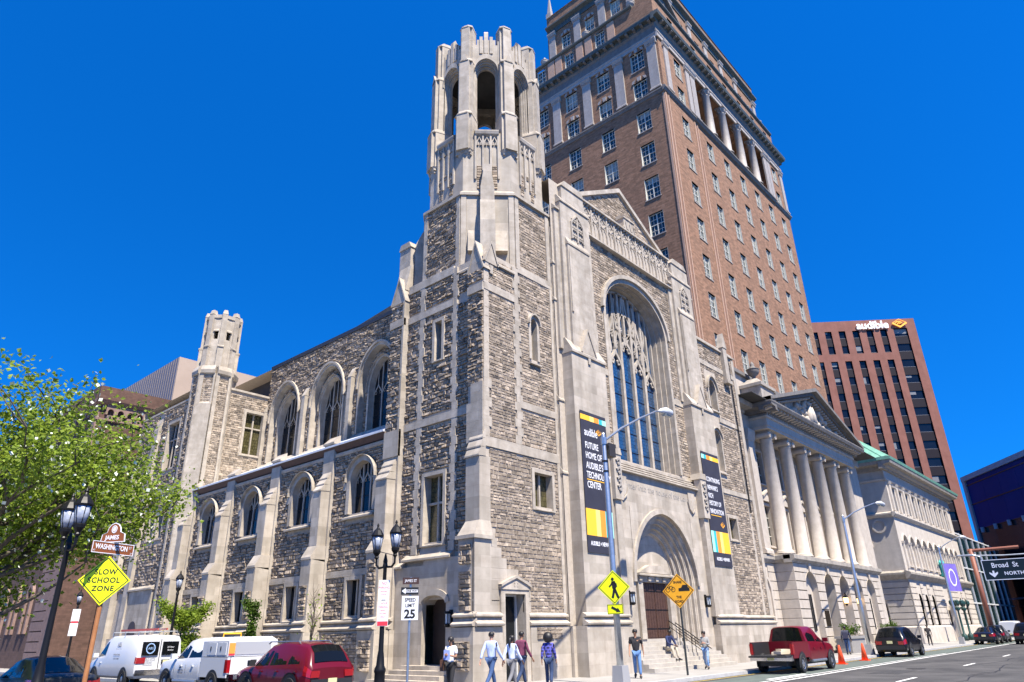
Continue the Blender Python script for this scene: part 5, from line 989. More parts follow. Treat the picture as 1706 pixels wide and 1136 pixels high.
for c in (88.3, 91.1, 94.0, 108.4, 111.2):
    mb = MB(LF); mb.face([(c-.75, 1.6), (c+.75, 1.6)]+[(c-x, 4.15+z) for x, z in rnd_arch(.75, 10)], -.5, -.46); mb.build('window', GLASS, lib); mb = MB(LF); mb.box(c-.65, c+.65, -.45, -.4, 1.6, 3.4); mb.build('shade', LIBF, lib)
for c in LX0+.25, : pass
mb = MB(LL); mb.lathe([(.01, 0), (.55, 0), (.7, .1), (.75, 0)], 0, 0, 0, 16) if False else mb.ring([(21.65+.55*math.cos(t*.3927), 11.9+.55*math.sin(t*.3927)) for t in range(17)], [(21.65+.75*math.cos(t*.3927), 11.9+.75*math.sin(t*.3927)) for t in range(17)], -.05, .15); mb.build('roundel', LIBF, lib)
mb = MB(LL); mb.face([(23.2, 13.7), (25, 13.7), (25, 16.2), (23.2, 16.2)], -.4, -.36); mb.build('window', GLASS, lib)
mb = MB(LL); mb.face([(22.9, 7.6), (26.2, 7.6)]+[(24.55-x, 9.75+z) for x, z in rnd_arch(1.65, 14)], -.9, -.86); mb.build('blind_arch', BEID, lib)
mb = MB(LL); mb.ring([(24.55+x, 9.75+z) for x, z in rnd_arch(1.65, 14)], [(24.55+x*1.14, 9.75+z*1.14) for x, z in rnd_arch(1.65, 14)], -.3, .12); mb.build('archivolt', LIBF, lib)
mb = MB(LF); mb.box(99.7, 101.7, .25, .9, 0, 3.8); mb.build('doorcase', LIBF, lib)

# ================================================================ RED OFFICE TOWER
REDBK = mat('red_brick', (.20, .075, .05), .85, (.25, .10, .07), .5, .1, 10, streak=.1)
SPAN = mat('purple_spandrel', (.014, .010, .013), .6, spec=.2)
OGL = mat('office_glass', (.005, .007, .012), .1, (.008, .011, .018), .3, spec=.35)
BLIND = mat('window_blind', (.16, .165, .17), .6)
office = thing('red_brick_office_tower', 'red brick office tower with dark window strips and a glowing white rooftop sign', 'building', (202.95, 31.21, 0), world=True)
FO = Frame((202.95, 31.21), (-.62, .785), (-.785, -.62))
OC_ = [(2.4, 6.1)]+[(7.95+3.72*i, 9.75+3.72*i) for i in range(9)]
oholes = [(a, b, 4, 77.2) if i == 0 else (a, b, 4, 68.1) for i, (a, b) in enumerate(OC_)]+[(a, b, 70.2, 77.0) for a, b in OC_[1:]]
mb = MB(FO); wall_cells(mb, 0, 43, 0, 80, 0, oholes); mb.build('wall', REDBK, office)
mb = MB(FO); mb.box(.02, 43, -20, -.8, 0, 79.8); mb.build('core', SPAN, office)
mb = MB(FO); mb.box(0, 43, -20, -19.9, 0, 80); mb.quad((0, 0, 0), (0, -20, 0), (0, -20, 80), (0, 0, 80)); mb.quad((0, 0, 80), (43, 0, 80), (43, -20, 80), (0, -20, 80)); mb.build('side_wall', REDBK, office)
GREYM0 = mat('dull_aluminium', (.16, .16, .17), .6)
random.seed(3)
ozs = [77.1-4.52*i for i in range(16)]
for i, (a, b) in enumerate(OC_):
    for k, zt in enumerate(ozs):
        if i and k == 1: pass
        wh = 2.15
        if i and 66.0 < zt < 68.0: zt = 68.0-.0
        mb = MB(FO); mb.box(a, b, -.75, -.5, zt-wh, zt); wn = mb.build('window', OGL, office)
        mb = MB(FO); mb.box(a, b, -.7, -.3, zt-wh-2.3, zt-wh-.02); mb.build('spandrel', SPAN, office)
        mb = MB(FO); mb.box(a, b, -.5, -.36, zt-wh-.07, zt-wh+.07); mb.build('window_bar', GREYM0, wn)
        if random.random() < .35:
            f = random.uniform(.3, .95); u0 = a if random.random() < .6 else (a+b)/2
            mb = MB(FO); mb.box(u0+.08, b-.08, -.49, -.46, zt-wh*f, zt-.05); mb.build('blind', BLIND, wn)
WHITE = mat('white_sign_plastic', (.85, .85, .86), .4, emis=(1, 1, 1, .25)); ORNG = mat('orange_sign', (.9, .40, .03), .5); ORNGE = mat('orange_rooftop_sign', (.9, .42, .05), .5, emis=(1, .45, .05, .15))
text_on('sign_letters', 'audible', FO, 11.6, .35, 78.25, 3.1, WHITE, office, extrude=.12, bold=.045, sx=.98)
def logo(fr, u, d, z, s, m, par, ext=.1):
    """open book diamond with two sound arcs; drawn in (u,z), u sign follows the frame"""
    sg = 1 if fr.u.cross(Vector((0, 0, 1))).dot(fr.n) > 0 else -1
    mb = MB(fr); P = lambda L: [(u+sg*x*s, z+y*s) for x, y in L]
    mb.bar(P([(-1, .12), (0, -.52), (1, .12)]), .13*s, d, d+ext); mb.bar(P([(-1, .12), (0, .7), (1, .12)]), .035*s, d, d+ext)
    mb.bar(P([(-.6, .12), (-.25, .33), (.1, .28), (.35, .06)]), .07*s, d, d+ext); mb.bar(P([(-.35, -.04), (-.1, .1), (.12, -.02)]), .07*s, d, d+ext)
    return mb.build('logo', m, par)
logo(FO, 4.3, .3, 78.4, 1.9, ORNGE, office, .25)

# ================================================================ GLASS BUILDINGS TO THE RIGHT
BLUEG = mat('deep_blue_glass', (.001, .012, .10), .5, (.002, .016, .125), .15, spec=.08)
GREYM = mat('grey_metal_trim', (.22, .22, .27), .5, (.27, .27, .32), 1)
DKG = mat('very_dark_glass', (.008, .01, .014), .2, spec=.3); TEALG = mat('teal_glass', (.006, .022, .026), .15, (.009, .03, .034), .2, spec=.3)
gb = thing('blue_glass_building', 'deep blue glass building with grey roof edge at the right margin', 'building', (170.6, 25.4, 0), world=True)
FGb = Frame((170.6, 25.4), (-.825, -.565), (-.565, .825))
mb = MB(FGb); mb.box(0, 75, -30, -.3, 0, 29.4); mb.build('core', DKG, gb)
for i in range(12):
    a, b = .9+6*i, 6.85+6*i
    for z0, z1, m in ((13.6, 19.4, TEALG), (19.55, 24.3, BLUEG), (24.45, 28.2, BLUEG), (28.3, 29.2, BLUEG)):
        if z0 < 14 and i > 0: m = DKG
        mb = MB(FGb); mb.box(a, b, -.3, -.1, z0, z1); mb.build('pane', m, gb)
for z in (19.48, 24.38, 28.25): mb = MB(FGb); mb.box(0, 75, -.25, .0, z-.09, z+.09); mb.build('transom', DKG, gb)
mb = MB(FGb); mb.box(-.3, 75, -30, .3, 29.2, 30.2); mb.build('roof_edge', GREYM, gb); mb = MB(FGb); mb.box(-.3, .8, -30, .2, 0, 29.2); mb.build('corner_trim', GREYM, gb)
for i in range(14): mb = MB(FGb); mb.tube([(3+5*i, .3, 18.6), (3+5*i, .3, 19.6)], .35, 8); mb.build('floodlight', GREYM, gb)
for k, (z0, z1) in enumerate(((0.2, 5.8), (6.2, 12.8))):
    for i in range(12): mb = MB(FGb); mb.box(.9+6*i, 6.8+6*i, -.3, -.05, z0, z1); mb.build('pane', TEALG if (i+k) % 3 == 0 else DKG, gb)
mb = MB(FGb); mb.box(0, 75, -.1, .12, 5.85, 6.15); mb.build('transom', GREYM, gb)
lg = thing('green_glass_lobby', 'low dark green glass building with white mullions beside the library', 'building', (125, 22, 0), world=True)
FLg = Frame((0, 22), (1, 0), (0, -1)); FLx = Frame((125, 0), (0, 1), (-1, 0))
mb = MB(); mb.box(125.3, 165, 22.3, 45, 0, 15); mb.build('core', DKG, lg)
for i in range(8):
    for z0, z1 in ((.2, 4.6), (4.8, 9.6), (9.8, 14.6)): mb = MB(FLg); mb.box(125+5*i, 129.9+5*i, -.3, -.05, z0, z1); mb.build('pane', TEALG, lg)
    mb = MB(FLg); mb.box(124.93+5*i, 125.07+5*i, -.1, .12, 0, 15); mb.build('mullion', LEADW, lg)
for z in (4.7, 9.7, 14.8): mb = MB(FLg); mb.box(124.9, 165, -.1, .1, z-.1, z+.1); mb.build('transom', LEADW, lg)

# ================================================================ LEFT SIDE BUILDINGS
BRST = mat('brownstone', (.085, .046, .034), .9, (.13, .072, .053), 2.5, .4, 20, bricks=(.5, .16, .01, .8, .2)); BRSP = mat('pink_brownstone', (.2, .13, .105), .85, (.26, .17, .14), 3, .2, 30)
bb = thing('brown_brick_hall', 'dark brown brick hall with arched corbel cornice behind the church', 'building', (17.9, 62, 0), world=True)
FB1 = Frame((0, 62), (1, 0), (0, -1)); FB1L = Frame((17.9, 0), (0, 1), (-1, 0))
mb = MB(); mb.box(17.9, 45, 62, 92, 0, 20.4); mb.build('wall', BRST, bb)
mb = MB(FB1); mb.box(17.5, 45, 0, .45, 20.4, 21.6); mb.build('parapet', BRST, bb); mb = MB(FB1L); mb.box(62, 92, 0, .45, 20.4, 21.6); mb.build('parapet', BRST, bb)
for fr, a, n in ((FB1, 18.3, 22), (FB1L, 62.3, 36)):
    mb = MB(fr); mb.prof([(0, 20.1), (.3, 20.2), (.55, 20.45), (0, 20.5)], a-.9 if fr is FB1 else a-.3, a+n*.78); mb.build('cornice', BRSP, bb)
    mb = MB(fr); mb.prof([(0, 18.75), (.18, 18.8), (.18, 18.95), (0, 19.0)], a-.4, a+n*.78); mb.build('string_course', BRSP, bb)
    for i in range(n):
        c = a+.39+i*.78; A7 = rnd_arch(.24, 8); mb = MB(fr); mb.strip([(c-.39, .25, 19.55)]+[(c+x, .25, 19.55+z) for x, z in A7]+[(c+.39, .25, 19.55)], [(c-.39, .25, 20.15)]+[(c+x, .25, 20.15) for x, z in A7]+[(c+.39, .25, 20.15)]); mb.strip([(c+x, .25, 19.55+z) for x, z in A7], [(c+x, 0, 19.55+z) for x, z in A7]); mb.box(c-.39, c-.24, 0, .25, 19.3, 19.55); mb.box(c+.24, c+.39, 0, .25, 19.3, 19.55); mb.box(c-.28, c+.28, 0, .05, 18.95, 19.3); mb.build('corbel_arch', BRSP, bb)
mb = MB(FB1L); mb.box(62, 63.3, 0, .2, 0, 20.4); mb.build('corner_pier', BRSP, bb)
for i in range(10): mb = MB(FB1L); mb.box(63.6, 66.6, 0, .12, .5+i*.72, 1.14+i*.72); mb.build('stone_course', BRSP, bb)
for y in (68.5, 72, 75.5): 
    mb = MB(FB1L); mb.face([(y-.5, 2.5), (y+.5, 2.5)]+[(y-x*.9, 5.2+z) for x, z in arch(.55, .8, 8)], -.02, .05); wn = mb.build('window', GLASS, bb); mb = MB(FB1L); mb.ring([(y-.5, 2.5)]+[(y+x*.9, 5.2+z) for x, z in arch(.55, .8, 8)]+[(y+.5, 2.5)], [(y-.8, 2.5)]+[(y+x*1.45, 5.2+z*1.4) for x, z in arch(.55, .8, 8)]+[(y+.8, 2.5)], 0, .2); mb.build('window_surround', BRSP, wn)
pt = thing('tan_metal_penthouse', 'plain tan and grey clad rooftop block above the brown hall', 'building', (25.4, 67.1, 22), world=True)
mb = MB(); mb.box(25.4, 60, 67.1, 90, 22.3, 28); mb.build('cladding', mat('tan_cladding', (.36, .28, .22), .6, (.40, .315, .25), .6), pt)
for i in range(40): mb = MB(); mb.box(25.33, 25.4, 67.2+i*.56, 67.5+i*.56, 22.35, 27.95); mb.build('rib', mat('grey_rib_cladding', (.16, .15, .17), .55), pt)
mb = MB(); mb.box(25.8, 60, 67.5, 90, 20.5, 22.3); mb.build('base', DKG, pt)
ls = thing('low_brownstone_house', 'low dark brownstone house with tall narrow windows and pale lintels', 'building', (17.6, 93, 0), world=True)
FLS = Frame((17.6, 0), (0, 1), (-1, 0)); mb = MB(); mb.box(17.6, 30, 93, 150, 0, 9.5); mb.build('wall', BRST, ls)
for i in range(14):
    y = 95+i*3.6; 
    if i == 1:
        mb = MB(FLS); mb.ring([(y-.9, .5)]+[(y+x, 4.6+z) for x, z in rnd_arch(.9, 10)]+[(y+.9, .5)], [(y-1.6, .5)]+[(y+x*1.8, 4.6+z*1.8) for x, z in rnd_arch(.9, 10)]+[(y+1.6, .5)], 0, .2); mb.build('arch', BRSP, ls)
        mb = MB(FLS); mb.face([(y-.9, .5), (y+.9, .5)]+[(y-x, 4.6+z) for x, z in rnd_arch(.9, 10)], 0, .05); mb.build('window', GLASS, ls); continue
    mb = MB(FLS); mb.box(y-.55, y+.55, -.05, .05, 2.0, 5.6); wn = mb.build('window', GLASS, ls); mb = MB(FLS); mb.box(y-.9, y+.9, 0, .12, 5.6, 6.6); mb.build('lintel', BRSP, wn); mb = MB(FLS); mb.box(y-.8, y+.8, 0, .16, 1.7, 2.0); mb.build('sill', BRSP, wn)
mb = MB(FLS); mb.box(93, 150, 0, .3, 9.2, 9.7); mb.build('cornice', BRSP, ls)

# ================================================================ GROUND
ASPH = mat('asphalt', (.04, .04, .042), .9, (.09, .088, .088), .45, .5, 90, detail=9)
ASPH.node_tree.nodes['Principled BSDF'].inputs['Specular IOR Level'].default_value = .3
CONC = mat('concrete_pavement', (.36, .345, .32), .9, (.45, .435, .41), 1.2, .3, 60, bricks=(1.5, 1.5, .012, .7, .08))
KERB = mat('kerb_stone', (.34, .335, .325), .85, (.44, .43, .41), 3, .3, 40)
def ky(x): return 15.05+.012*(x-40)
mb = MB(); mb.box(-400, 600, -300, 700, -.5, -.13); kind(mb.build('road', ASPH), 'structure')
arc = [(15.4+3.2-3.2*math.cos(t*math.pi/2/8), ky(18)+3.2-3.2*math.sin(t*math.pi/2/8)) for t in range(9)]
outer = arc+[(60, ky(60)), (130, ky(130)), (130, 46), (46, 46), (46, 160), (15.4, 160)]
def inset(P, d): return P
mb = MB(); mb.plan(outer, -.13, 0.0); pv = fix(mb.build('pavement', CONC)); kind(pv, 'structure')
path = [(15.4, 160)]+arc+[(60, ky(60)), (130, ky(130))]
mb = MB()
for (x0, y0), (x1, y1) in zip(path, path[1:]):
    t = math.hypot(x1-x0, y1-y0); nx, ny = -(y1-y0)/t, (x1-x0)/t
    mb.add([(x0-nx*.02, y0-ny*.02, -.13), (x1-nx*.02, y1-ny*.02, -.13), (x1+nx*.16, y1+ny*.16, -.13), (x0+nx*.16, y0+ny*.16, -.13), (x0-nx*.02, y0-ny*.02, .005), (x1-nx*.02, y1-ny*.02, .005), (x1+nx*.16, y1+ny*.16, .005), (x0+nx*.16, y0+ny*.16, .005)], [(0, 1, 5, 4), (4, 5, 6, 7), (2, 3, 7, 6)])
kind(mb.build('kerb', KERB), 'structure')
mb = MB(); mb.plan([(6.2, 160), (6.2, 17.5), (5.0, 16), (3.5, 15.4), (-60, 15.2), (-60, 160)], -.13, 0); kind(fix(mb.build('pavement', CONC)), 'structure')
mb = MB(); mb.plan([(135, 15), (260, 17), (260, 24), (135, 22)], -.13, 0); kind(fix(mb.build('pavement', CONC)), 'structure')
WPAINT = mat('road_paint_white', (.62, .62, .6), .8, (.75, .75, .73), 4); GPAINT = mat('road_paint_green', (.07, .088, .078), .85, (.10, .125, .11), 1.5); YPAINT = mat('road_paint_yellow', (.5, .36, .06), .8)
def strip_(x0, y0, x1, y1, w_, m, z=-.126, name='road_marking'):
    t = math.hypot(x1-x0, y1-y0); nx, ny = -(y1-y0)/t*w_/2, (x1-x0)/t*w_/2; mb = MB(); mb.quad((x0+nx, y0+ny, z), (x0-nx, y0-ny, z), (x1-nx, y1-ny, z), (x1+nx, y1+ny, z)); kind(mb.build(name, m), 'structure')
strip_(26, 13.15, 130, 14.9, 2.0, GPAINT, -.1262)
strip_(25, 11.75, 130, 13.7, .16, WPAINT, -.122); strip_(25, 12.15, 60, 12.8, .1, WPAINT, -.122); strip_(26, 14.55, 130, 15.8, .1, YPAINT, -.122)
strip_(29, 12.6, 33, 12.65, .25, WPAINT, -.121)
for i in range(8): strip_(29.4+i*12.5, 8.05+i*.25, 32.2+i*12.5, 8.1+i*.25, .14, WPAINT, -.122)

# wear on the carriageway: tar seams, patches and a manhole
TAR = mat('tar_seam', (.012, .012, .013), .6); PATCH = mat('asphalt_patch', (.03, .03, .032), .9, (.045, .045, .047), 3, .4, 90)
random.seed(9)
for k in range(7):
    x, y = 27+k*7, 4+random.uniform(0, 6); pts = [(x, y)]
    for i in range(6): x += random.uniform(1.2, 2.6); y += random.uniform(-.35, .35); pts.append((x, y))
    mb = MB(); mb.strip([(a, b-.025, -.1255) for a, b in pts], [(a, b+.025, -.1255) for a, b in pts]); kind(mb.build('tar_seam', TAR), 'structure')
for x, y, a, b in ((34, 9.2, 3.2, 1.3), (50, 6.0, 4.5, 1.6), (70, 10.2, 5, 1.2), (44, 10.6, 2.2, .9)): mb = MB(); mb.quad((x, y, -.1258), (x+a, y+.03, -.1258), (x+a, y+b, -.1258), (x, y+b, -.1258)); kind(mb.build('road_patch', PATCH), 'structure')
mh = thing('manhole_cover', 'round iron manhole cover in the road near the red pickup', 'manhole', (38.5, 9.6, -.13)); mb = MB(); mb.lathe([(.34, 0), (.34, .012)], 0, 0, 0, 20); mb.build('lid', mat('cast_iron', (.05, .045, .042), .5, metal=.6), mh); mb = MB(); mb.lathe([(.35, 0), (.42, 0), (.42, .01), (.35, .01)], 0, 0, 0, 20, 0, False); mb.build('frame', MT['cast_iron'], mh)
# ================================================================ BANNERS
NAVY = mat('navy_banner_cloth', (.022, .022, .036), .7, (.03, .03, .046), 2); WTXT = mat('white_print', (.72, .72, .74), .7)
BCOL = [mat('banner_'+n, c, .7) for n, c in (('amber', (.85, .47, .03)), ('yellow', (.95, .68, .18)), ('orange', (.85, .27, .03)), ('teal', (.02, .40, .42)), ('mint', (.35, .78, .64)))]
def banner(u0, u1, z0, z1, lines, mirror, label):
    t = thing('facade_banner', label, 'banner', (u0, 18.85, z0), world=True, group='banners on the church piers'); f = FPI; wd = u1-u0
    mb = MB(f); mb.box(u0, u1, .03, .055, z0, z1); mb.build('cloth', NAVY, t)
    order = [0, 1, 2, 3, 4]; wid = [.36, .16, .2, .13, .15]
    if mirror: order = [4, 3, 2, 1, 0]; wid = [.15, .13, .2, .16, .36]
    for zz0, zz1 in ((z1-.44, z1-.18), (z0+.75, z0+1.96)):
        x = u0
        for k, wf in zip(order, wid): mb = MB(f); mb.box(x, x+wd*wf-.002, .055, .06, zz0, zz1); mb.build('colour_stripe', BCOL[k], t); x += wd*wf
    for s, ux, z, sz, al in lines: text_on('lettering', s, f, u0+ux*wd, .057, z, sz, WTXT, t, extrude=.002, sx=.68, bold=.006, align=al)
    return t
b1 = banner(26.15, 28.3, 5.05, 11.74, [('audible', .12, 10.7, .56, 'LEFT'), ('FUTURE', .12, 10.03, .45, 'LEFT'), ('HOME OF', .12, 9.54, .45, 'LEFT'), ("AUDIBLE'S", .12, 9.05, .45, 'LEFT'), ('TECHNOLOGY', .12, 8.6, .43, 'LEFT'), ('CENTER', .12, 8.13, .45, 'LEFT'), ('AUDIBLE + NEWARK', .5, 5.45, .26, 'CENTER')], False, 'dark banner with future home lettering on the pier left of the portal')
logo(FPI, 27.62, .057, 10.82, .24, ORNG, b1, .004); mb = MB(FPI); mb.box(26.4, 27.95, .057, .062, 8.36, 8.4); mb.build('underline', BCOL[0], b1)
b2 = banner(38.47, 40.72, 5.12, 11.84, [('CONTINUING', .13, 10.15, .4, 'LEFT'), ("NEWARK'S", .13, 9.65, .4, 'LEFT'), ('RICH', .13, 9.17, .4, 'LEFT'), ('HISTORY OF', .13, 8.72, .4, 'LEFT'), ('INNOVATION', .13, 8.24, .4, 'LEFT'), ('AUDIBLE + NEWARK', .5, 5.5, .26, 'CENTER')], True, 'dark banner with rich history lettering on the pier right of the portal')
logo(FPI, 40.12, .057, 7.5, .26, ORNG, b2, .004); mb = MB(FPI); mb.box(38.78, 40.1, .057, .062, 7.99, 8.03); mb.build('underline', BCOL[0], b2)

# ================================================================ STREET LAMPS
LGL = mat('lamp_lens', (.22, .25, .31), .2, (.36, .39, .46), 12, spec=.5)
def lantern_mb(x, y, z, s=1.0):
    m = MB(); m.lathe([(.05, 0), (.09, .05), (.06, .1), (.14, .22), (.15, .3), (.1, .34)], x, y, z, 10); m.lathe([(.2, .78), (.23, .8), (.24, .84), (.2, .92), (.14, 1.02), (.06, 1.1), (.035, 1.16), (.05, 1.2), (.02, 1.28)], x, y, z, 10)
    for k in range(6): q = k*math.pi/3; m.tube([(x+.13*math.cos(q), y+.13*math.sin(q), z+.32), (x+.215*math.cos(q), y+.215*math.sin(q), z+.8)], .012, 4)
    g = MB(); g.lathe([(.12, .33), (.17, .5), (.2, .79)], x, y, z, 12); return m, g
def street_lamp(loc, rz, label, double=True, h=5.0):
    t = thing('street_lamp', label, 'street lamp', loc, rz, group='black lantern street lamps'); zl = h-1.28
    mb = MB(); mb.lathe([(.2, 0), (.2, .12), (.16, .16), (.15, .75), (.17, .8), (.17, .86), (.12, .95), (.1, 1.2), (.075, 1.35), (.062, 2.4), (.055, zl-.1), (.08, zl-.02), (.05, zl+.08)] if double else [(.2, 0), (.2, .12), (.15, .16), (.14, .75), (.17, .82), (.1, .95), (.075, 1.3), (.055, zl+.1), (.08, zl+.18), (.05, zl+.24)], 0, 0, 0, 12); mb.build('post', BLACK, t, True)
    if double:
        mb = MB(); mb.tube([(-.45, 0, zl+.22), (-.44, 0, zl+.02), (-.3, 0, zl-.08), (0, 0, zl-.06), (.3, 0, zl-.08), (.44, 0, zl+.02), (.45, 0, zl+.22)], .035, 6); mb.lathe([(.05, -.15), (.07, 0), (.02, .22)], 0, 0, zl+.1, 8); mb.build('arm', BLACK, t)
    for x in ((-.45, .45) if double else (0,)):
        m, g = lantern_mb(0, 0, 0); l = m.build('lantern', BLACK, t); l.location = (x, 0, zl+.2); l.scale = (.84,)*3; g.build('lamp_glass', LGL, l, True)
    return t
l1 = street_lamp((13.62, 17.4, 0), R(90), 'black twin lantern street lamp at the church corner carrying red parking signs')
l2 = street_lamp((5.25, 18.25, 0), R(90), 'nearest black twin lantern street lamp beside the leafy tree')
street_lamp((15.9, 36.8, 0), 0, 'single lantern street lamp beside the white cargo van', False); street_lamp((16.6, 53.0, 0), 0, 'farthest single lantern street lamp, carrying a small white sign', False)
PINKW = mat('white_sign_paint', (.72, .72, .74), .5); REDP = mat('red_sign_print', (.6, .03, .05), .5)
def sign_plate(par, x, y, z, wd, ht, m, fr, name='sign_plate', th=.012, rim=None):
    mb = MB(fr); mb.box(-wd/2+x, wd/2+x, y, y+th, z-ht/2, z+ht/2); o = mb.build(name, m, par); return o
FACE = Frame((0, 0), (1, 0), (0, -1))   # local frame facing -y
def local_text(par, s, x, d, z, size, m, fr=None, **k):
    me = text_mesh('lettering', s, size, m, **k); me.transform(face_mat(fr or FACE, x, d, z)); o = bpy.data.objects.new('lettering', me); link(o, par, True); return o
sg = thing('parking_sign', 'white and red no parking signs strapped to the corner lamp post', 'sign', (13.62, 17.4, 0), R(-38))
sign_plate(sg, 0, .08, 3.0, .32, .55, PINKW, FACE); sign_plate(sg, 0, .08, 2.35, .32, .7, PINKW, FACE)
for i, (s, z, sz) in enumerate((('NO', 3.18, .12), ('PARKING', 3.06, .09), ('8AM-6PM', 2.95, .06), ('MON-FRI', 2.87, .05), ('2 HOUR', 2.62, .08), ('PARKING', 2.52, .08), ('PERMIT', 2.42, .06), ('HOLDERS', 2.34, .06), ('ONLY', 2.25, .07))): local_text(sg, s, 0, .094, z, sz, REDP, extrude=.001, sx=.8)
mb = MB(FACE); mb.box(-.15, .15, .093, .096, 2.01, 2.13); mb.build('red_bar', REDP, sg)
sg = thing('parking_sign', 'small white and red parking sign on the farthest lamp post', 'sign', (16.6, 53.0, 0), R(-20)); sign_plate(sg, 0, .08, 3.4, .45, .75, PINKW, FACE); sign_plate(sg, 0, .08, 2.55, .45, .75, PINKW, FACE); mb = MB(FACE); mb.box(-.2, .2, .093, .096, 2.95, 3.05); mb.build('red_bar', REDP, sg)
# ------------------------------------------------ signs on posts
BLK = mat('black_sign_print', (.01, .01, .01), .5); BRWN = mat('brown_sign_paint', (.22, .062, .012), .45, (.26, .08, .018), 3); YEL = mat('fluorescent_yellow', (.80, .86, .0), .45); AMB = mat('amber_sign', (.80, .36, .01), .45, (.88, .43, .02), 2); BRPOST = mat('brown_post', (.33, .13, .04), .6, (.4, .17, .06), 6)
def diamond(par, z, s, m, d=.06, fr=None):
    fr = fr or FACE; h = s/math.sqrt(2)*1.0; mb = MB(fr)
    mb.face([(0, z-h), (h, z), (0, z+h), (-h, z)], d, d+.012); o = mb.build('sign_plate', m, par)
    k = .93; k2 = .88; mb = MB(fr); mb.ring([(0, z-h*k2), (h*k2, z), (0, z+h*k2), (-h*k2, z), (0, z-h*k2)], [(0, z-h*k), (h*k, z), (0, z+h*k), (-h*k, z), (0, z-h*k)], d+.012, d+.015); mb.build('border', BLK, par); return h
def post(par, h, r, m, square=False): 
    mb = MB(); mb.lathe([(r, 0), (r, h)], 0, 0, 0, 4 if square else 10, math.pi/4); return mb.build('post', m, par)
# one way / speed limit
P1 = thing('speed_limit_sign', 'speed limit 25 sign with one way arrow plate on a thin steel post', 'sign', (12.88, 15.3, 0), R(-38)); post(P1, 3.2, .032, STEEL)
SPEEDW = mat('white_reflective', (.78, .78, .8), .4)
sign_plate(P1, 0, .05, 2.41, .44, .6, SPEEDW, FACE)
local_text(P1, 'SPEED', 0, .064, 2.61, .13, BLK, extrude=.001, sx=.85, bold=.004); local_text(P1, 'LIMIT', 0, .064, 2.47, .13, BLK, extrude=.001, sx=.85, bold=.004); local_text(P1, '25', 0, .064, 2.25, .3, BLK, extrude=.001, bold=.012)
sign_plate(P1, -.02, .05, 2.84, .47, .19, BLK, FACE, 'one_way_plate'); mb = MB(FACE); mb.face([(-.235, 2.84), (-.13, 2.915), (-.13, 2.875), (.2, 2.875), (.2, 2.805), (-.13, 2.805), (-.13, 2.765)], .062, .066); mb.build('arrow', SPEEDW, P1); local_text(P1, 'ONE WAY', .035, .067, 2.84, .066, BLK, extrude=.001, bold=.003)
sign_plate(P1, 0, .05, 3.1, .44, .17, mat('dark_brown_sign', (.05, .022, .015), .5), FACE, 'street_name_plate'); local_text(P1, 'JAMES ST', 0, .064, 3.1, .1, SPEEDW, extrude=.001, sx=.8)
# crosswalk street light
def cobra(loc, label, h=9.5, reach=6.0, sgn=1, ang=0.0):
    t = thing('street_light', label, 'street light', loc, ang, group='tall steel street lights'); mb = MB(); mb.lathe([(.125, .35), (.115, 3), (.085, h), (.06, h+.1)], 0, 0, 0, 14); mb.build('pole', STEEL, t, True); mb = MB(); mb.plan([(-.24, -.24), (.24, -.24), (.24, .24), (-.24, .24)], 0, .62, [(-.2, -.2), (.2, -.2), (.2, .2), (-.2, .2)]); mb.build('base', mat('grey_base', (.3, .3, .3), .7), t)
    a = [(0, 0, h-.25), (reach*.25, 0, h+.55), (reach*.55, 0, h+1.35), (reach*.8, 0, h+1.95), (reach*.88, 0, h+2.05)]; mb = MB(); mb.tube(a, [.055, .05, .045, .04, .035], 8); mb.lathe([(.12, -.14), (.13, .14)], 0, 0, h-.25, 8); mb.build('arm', STEEL, t)
    mb = MB(); mb.tube([(reach*.85, 0, h+2.02), (reach*.9, 0, h+2.1), (reach*.97, 0, h+2.16), (reach*1.04, 0, h+2.14), (reach*1.07, 0, h+2.1)], [.05, .13, .2, .19, .05], 10); hd = mb.build('lamp_head', mat('lamp_head_grey', (.5, .52, .54), .4), t, True); hd.scale = (1, 1.0, 1); mb = MB(); mb.tube([(reach*.93, 0, h+2.0), (reach*1.03, 0, h+2.02)], [.12, .11], 8); mb.build('lens', mat('lens_grey', (.35, .37, .34), .2), hd); return t
c1 = cobra((22.45, 15.1, 0), 'near steel street light with long arm, crossing the left banner', 9.0, 5.5)
mb = MB(); mb.box(.12, .55, -.17, .17, 8.15, 8.53); mb.prof([(-.17, 8.53), (.17, 8.53), (.17, 8.58), (-.17, 8.68)], .1, .6); mb.build('control_box', mat('dark_box', (.03, .025, .022), .6), c1); mb = MB(); [mb.lathe([(.112, 0), (.112, .06)], 0, 0, z, 12) for z in (7.9, 7.5)]; mb.build('band', BLACK, c1)
P2 = thing('pedestrian_crossing_sign', 'fluorescent yellow walking figure diamond with arrow plate on the near light pole', 'sign', (22.45, 15.1, 0), R(-68)); P2.scale = (.94,)*3; P2.location.z = .1
h = diamond(P2, 3.32, .9, YEL, .14)
def z_(L): return [(x*.011, 3.28+y*.011) for x, y in L]
mb = MB(FACE); mb.face([(math.cos(t*.628)*.058-.03, 3.62+math.sin(t*.628)*.065) for t in range(10)], .152, .158); mb.build('figure_head', BLK, P2)
mb = MB(FACE)
for L, hw_ in (([(-1, 24), (1, 12), (2, 0)], .075), ([(2, 2), (-1, -14), (-6, -32)], .045), ([(2, 2), (7, -12), (14, -30), (17, -31)], .045), ([(-2, 22), (-9, 12), (-16, 5)], .03), ([(1, 22), (9, 14), (10, 4)], .03)): mb.bar(z_(L), hw_, .152, .157)
mb.build('figure', BLK, P2)
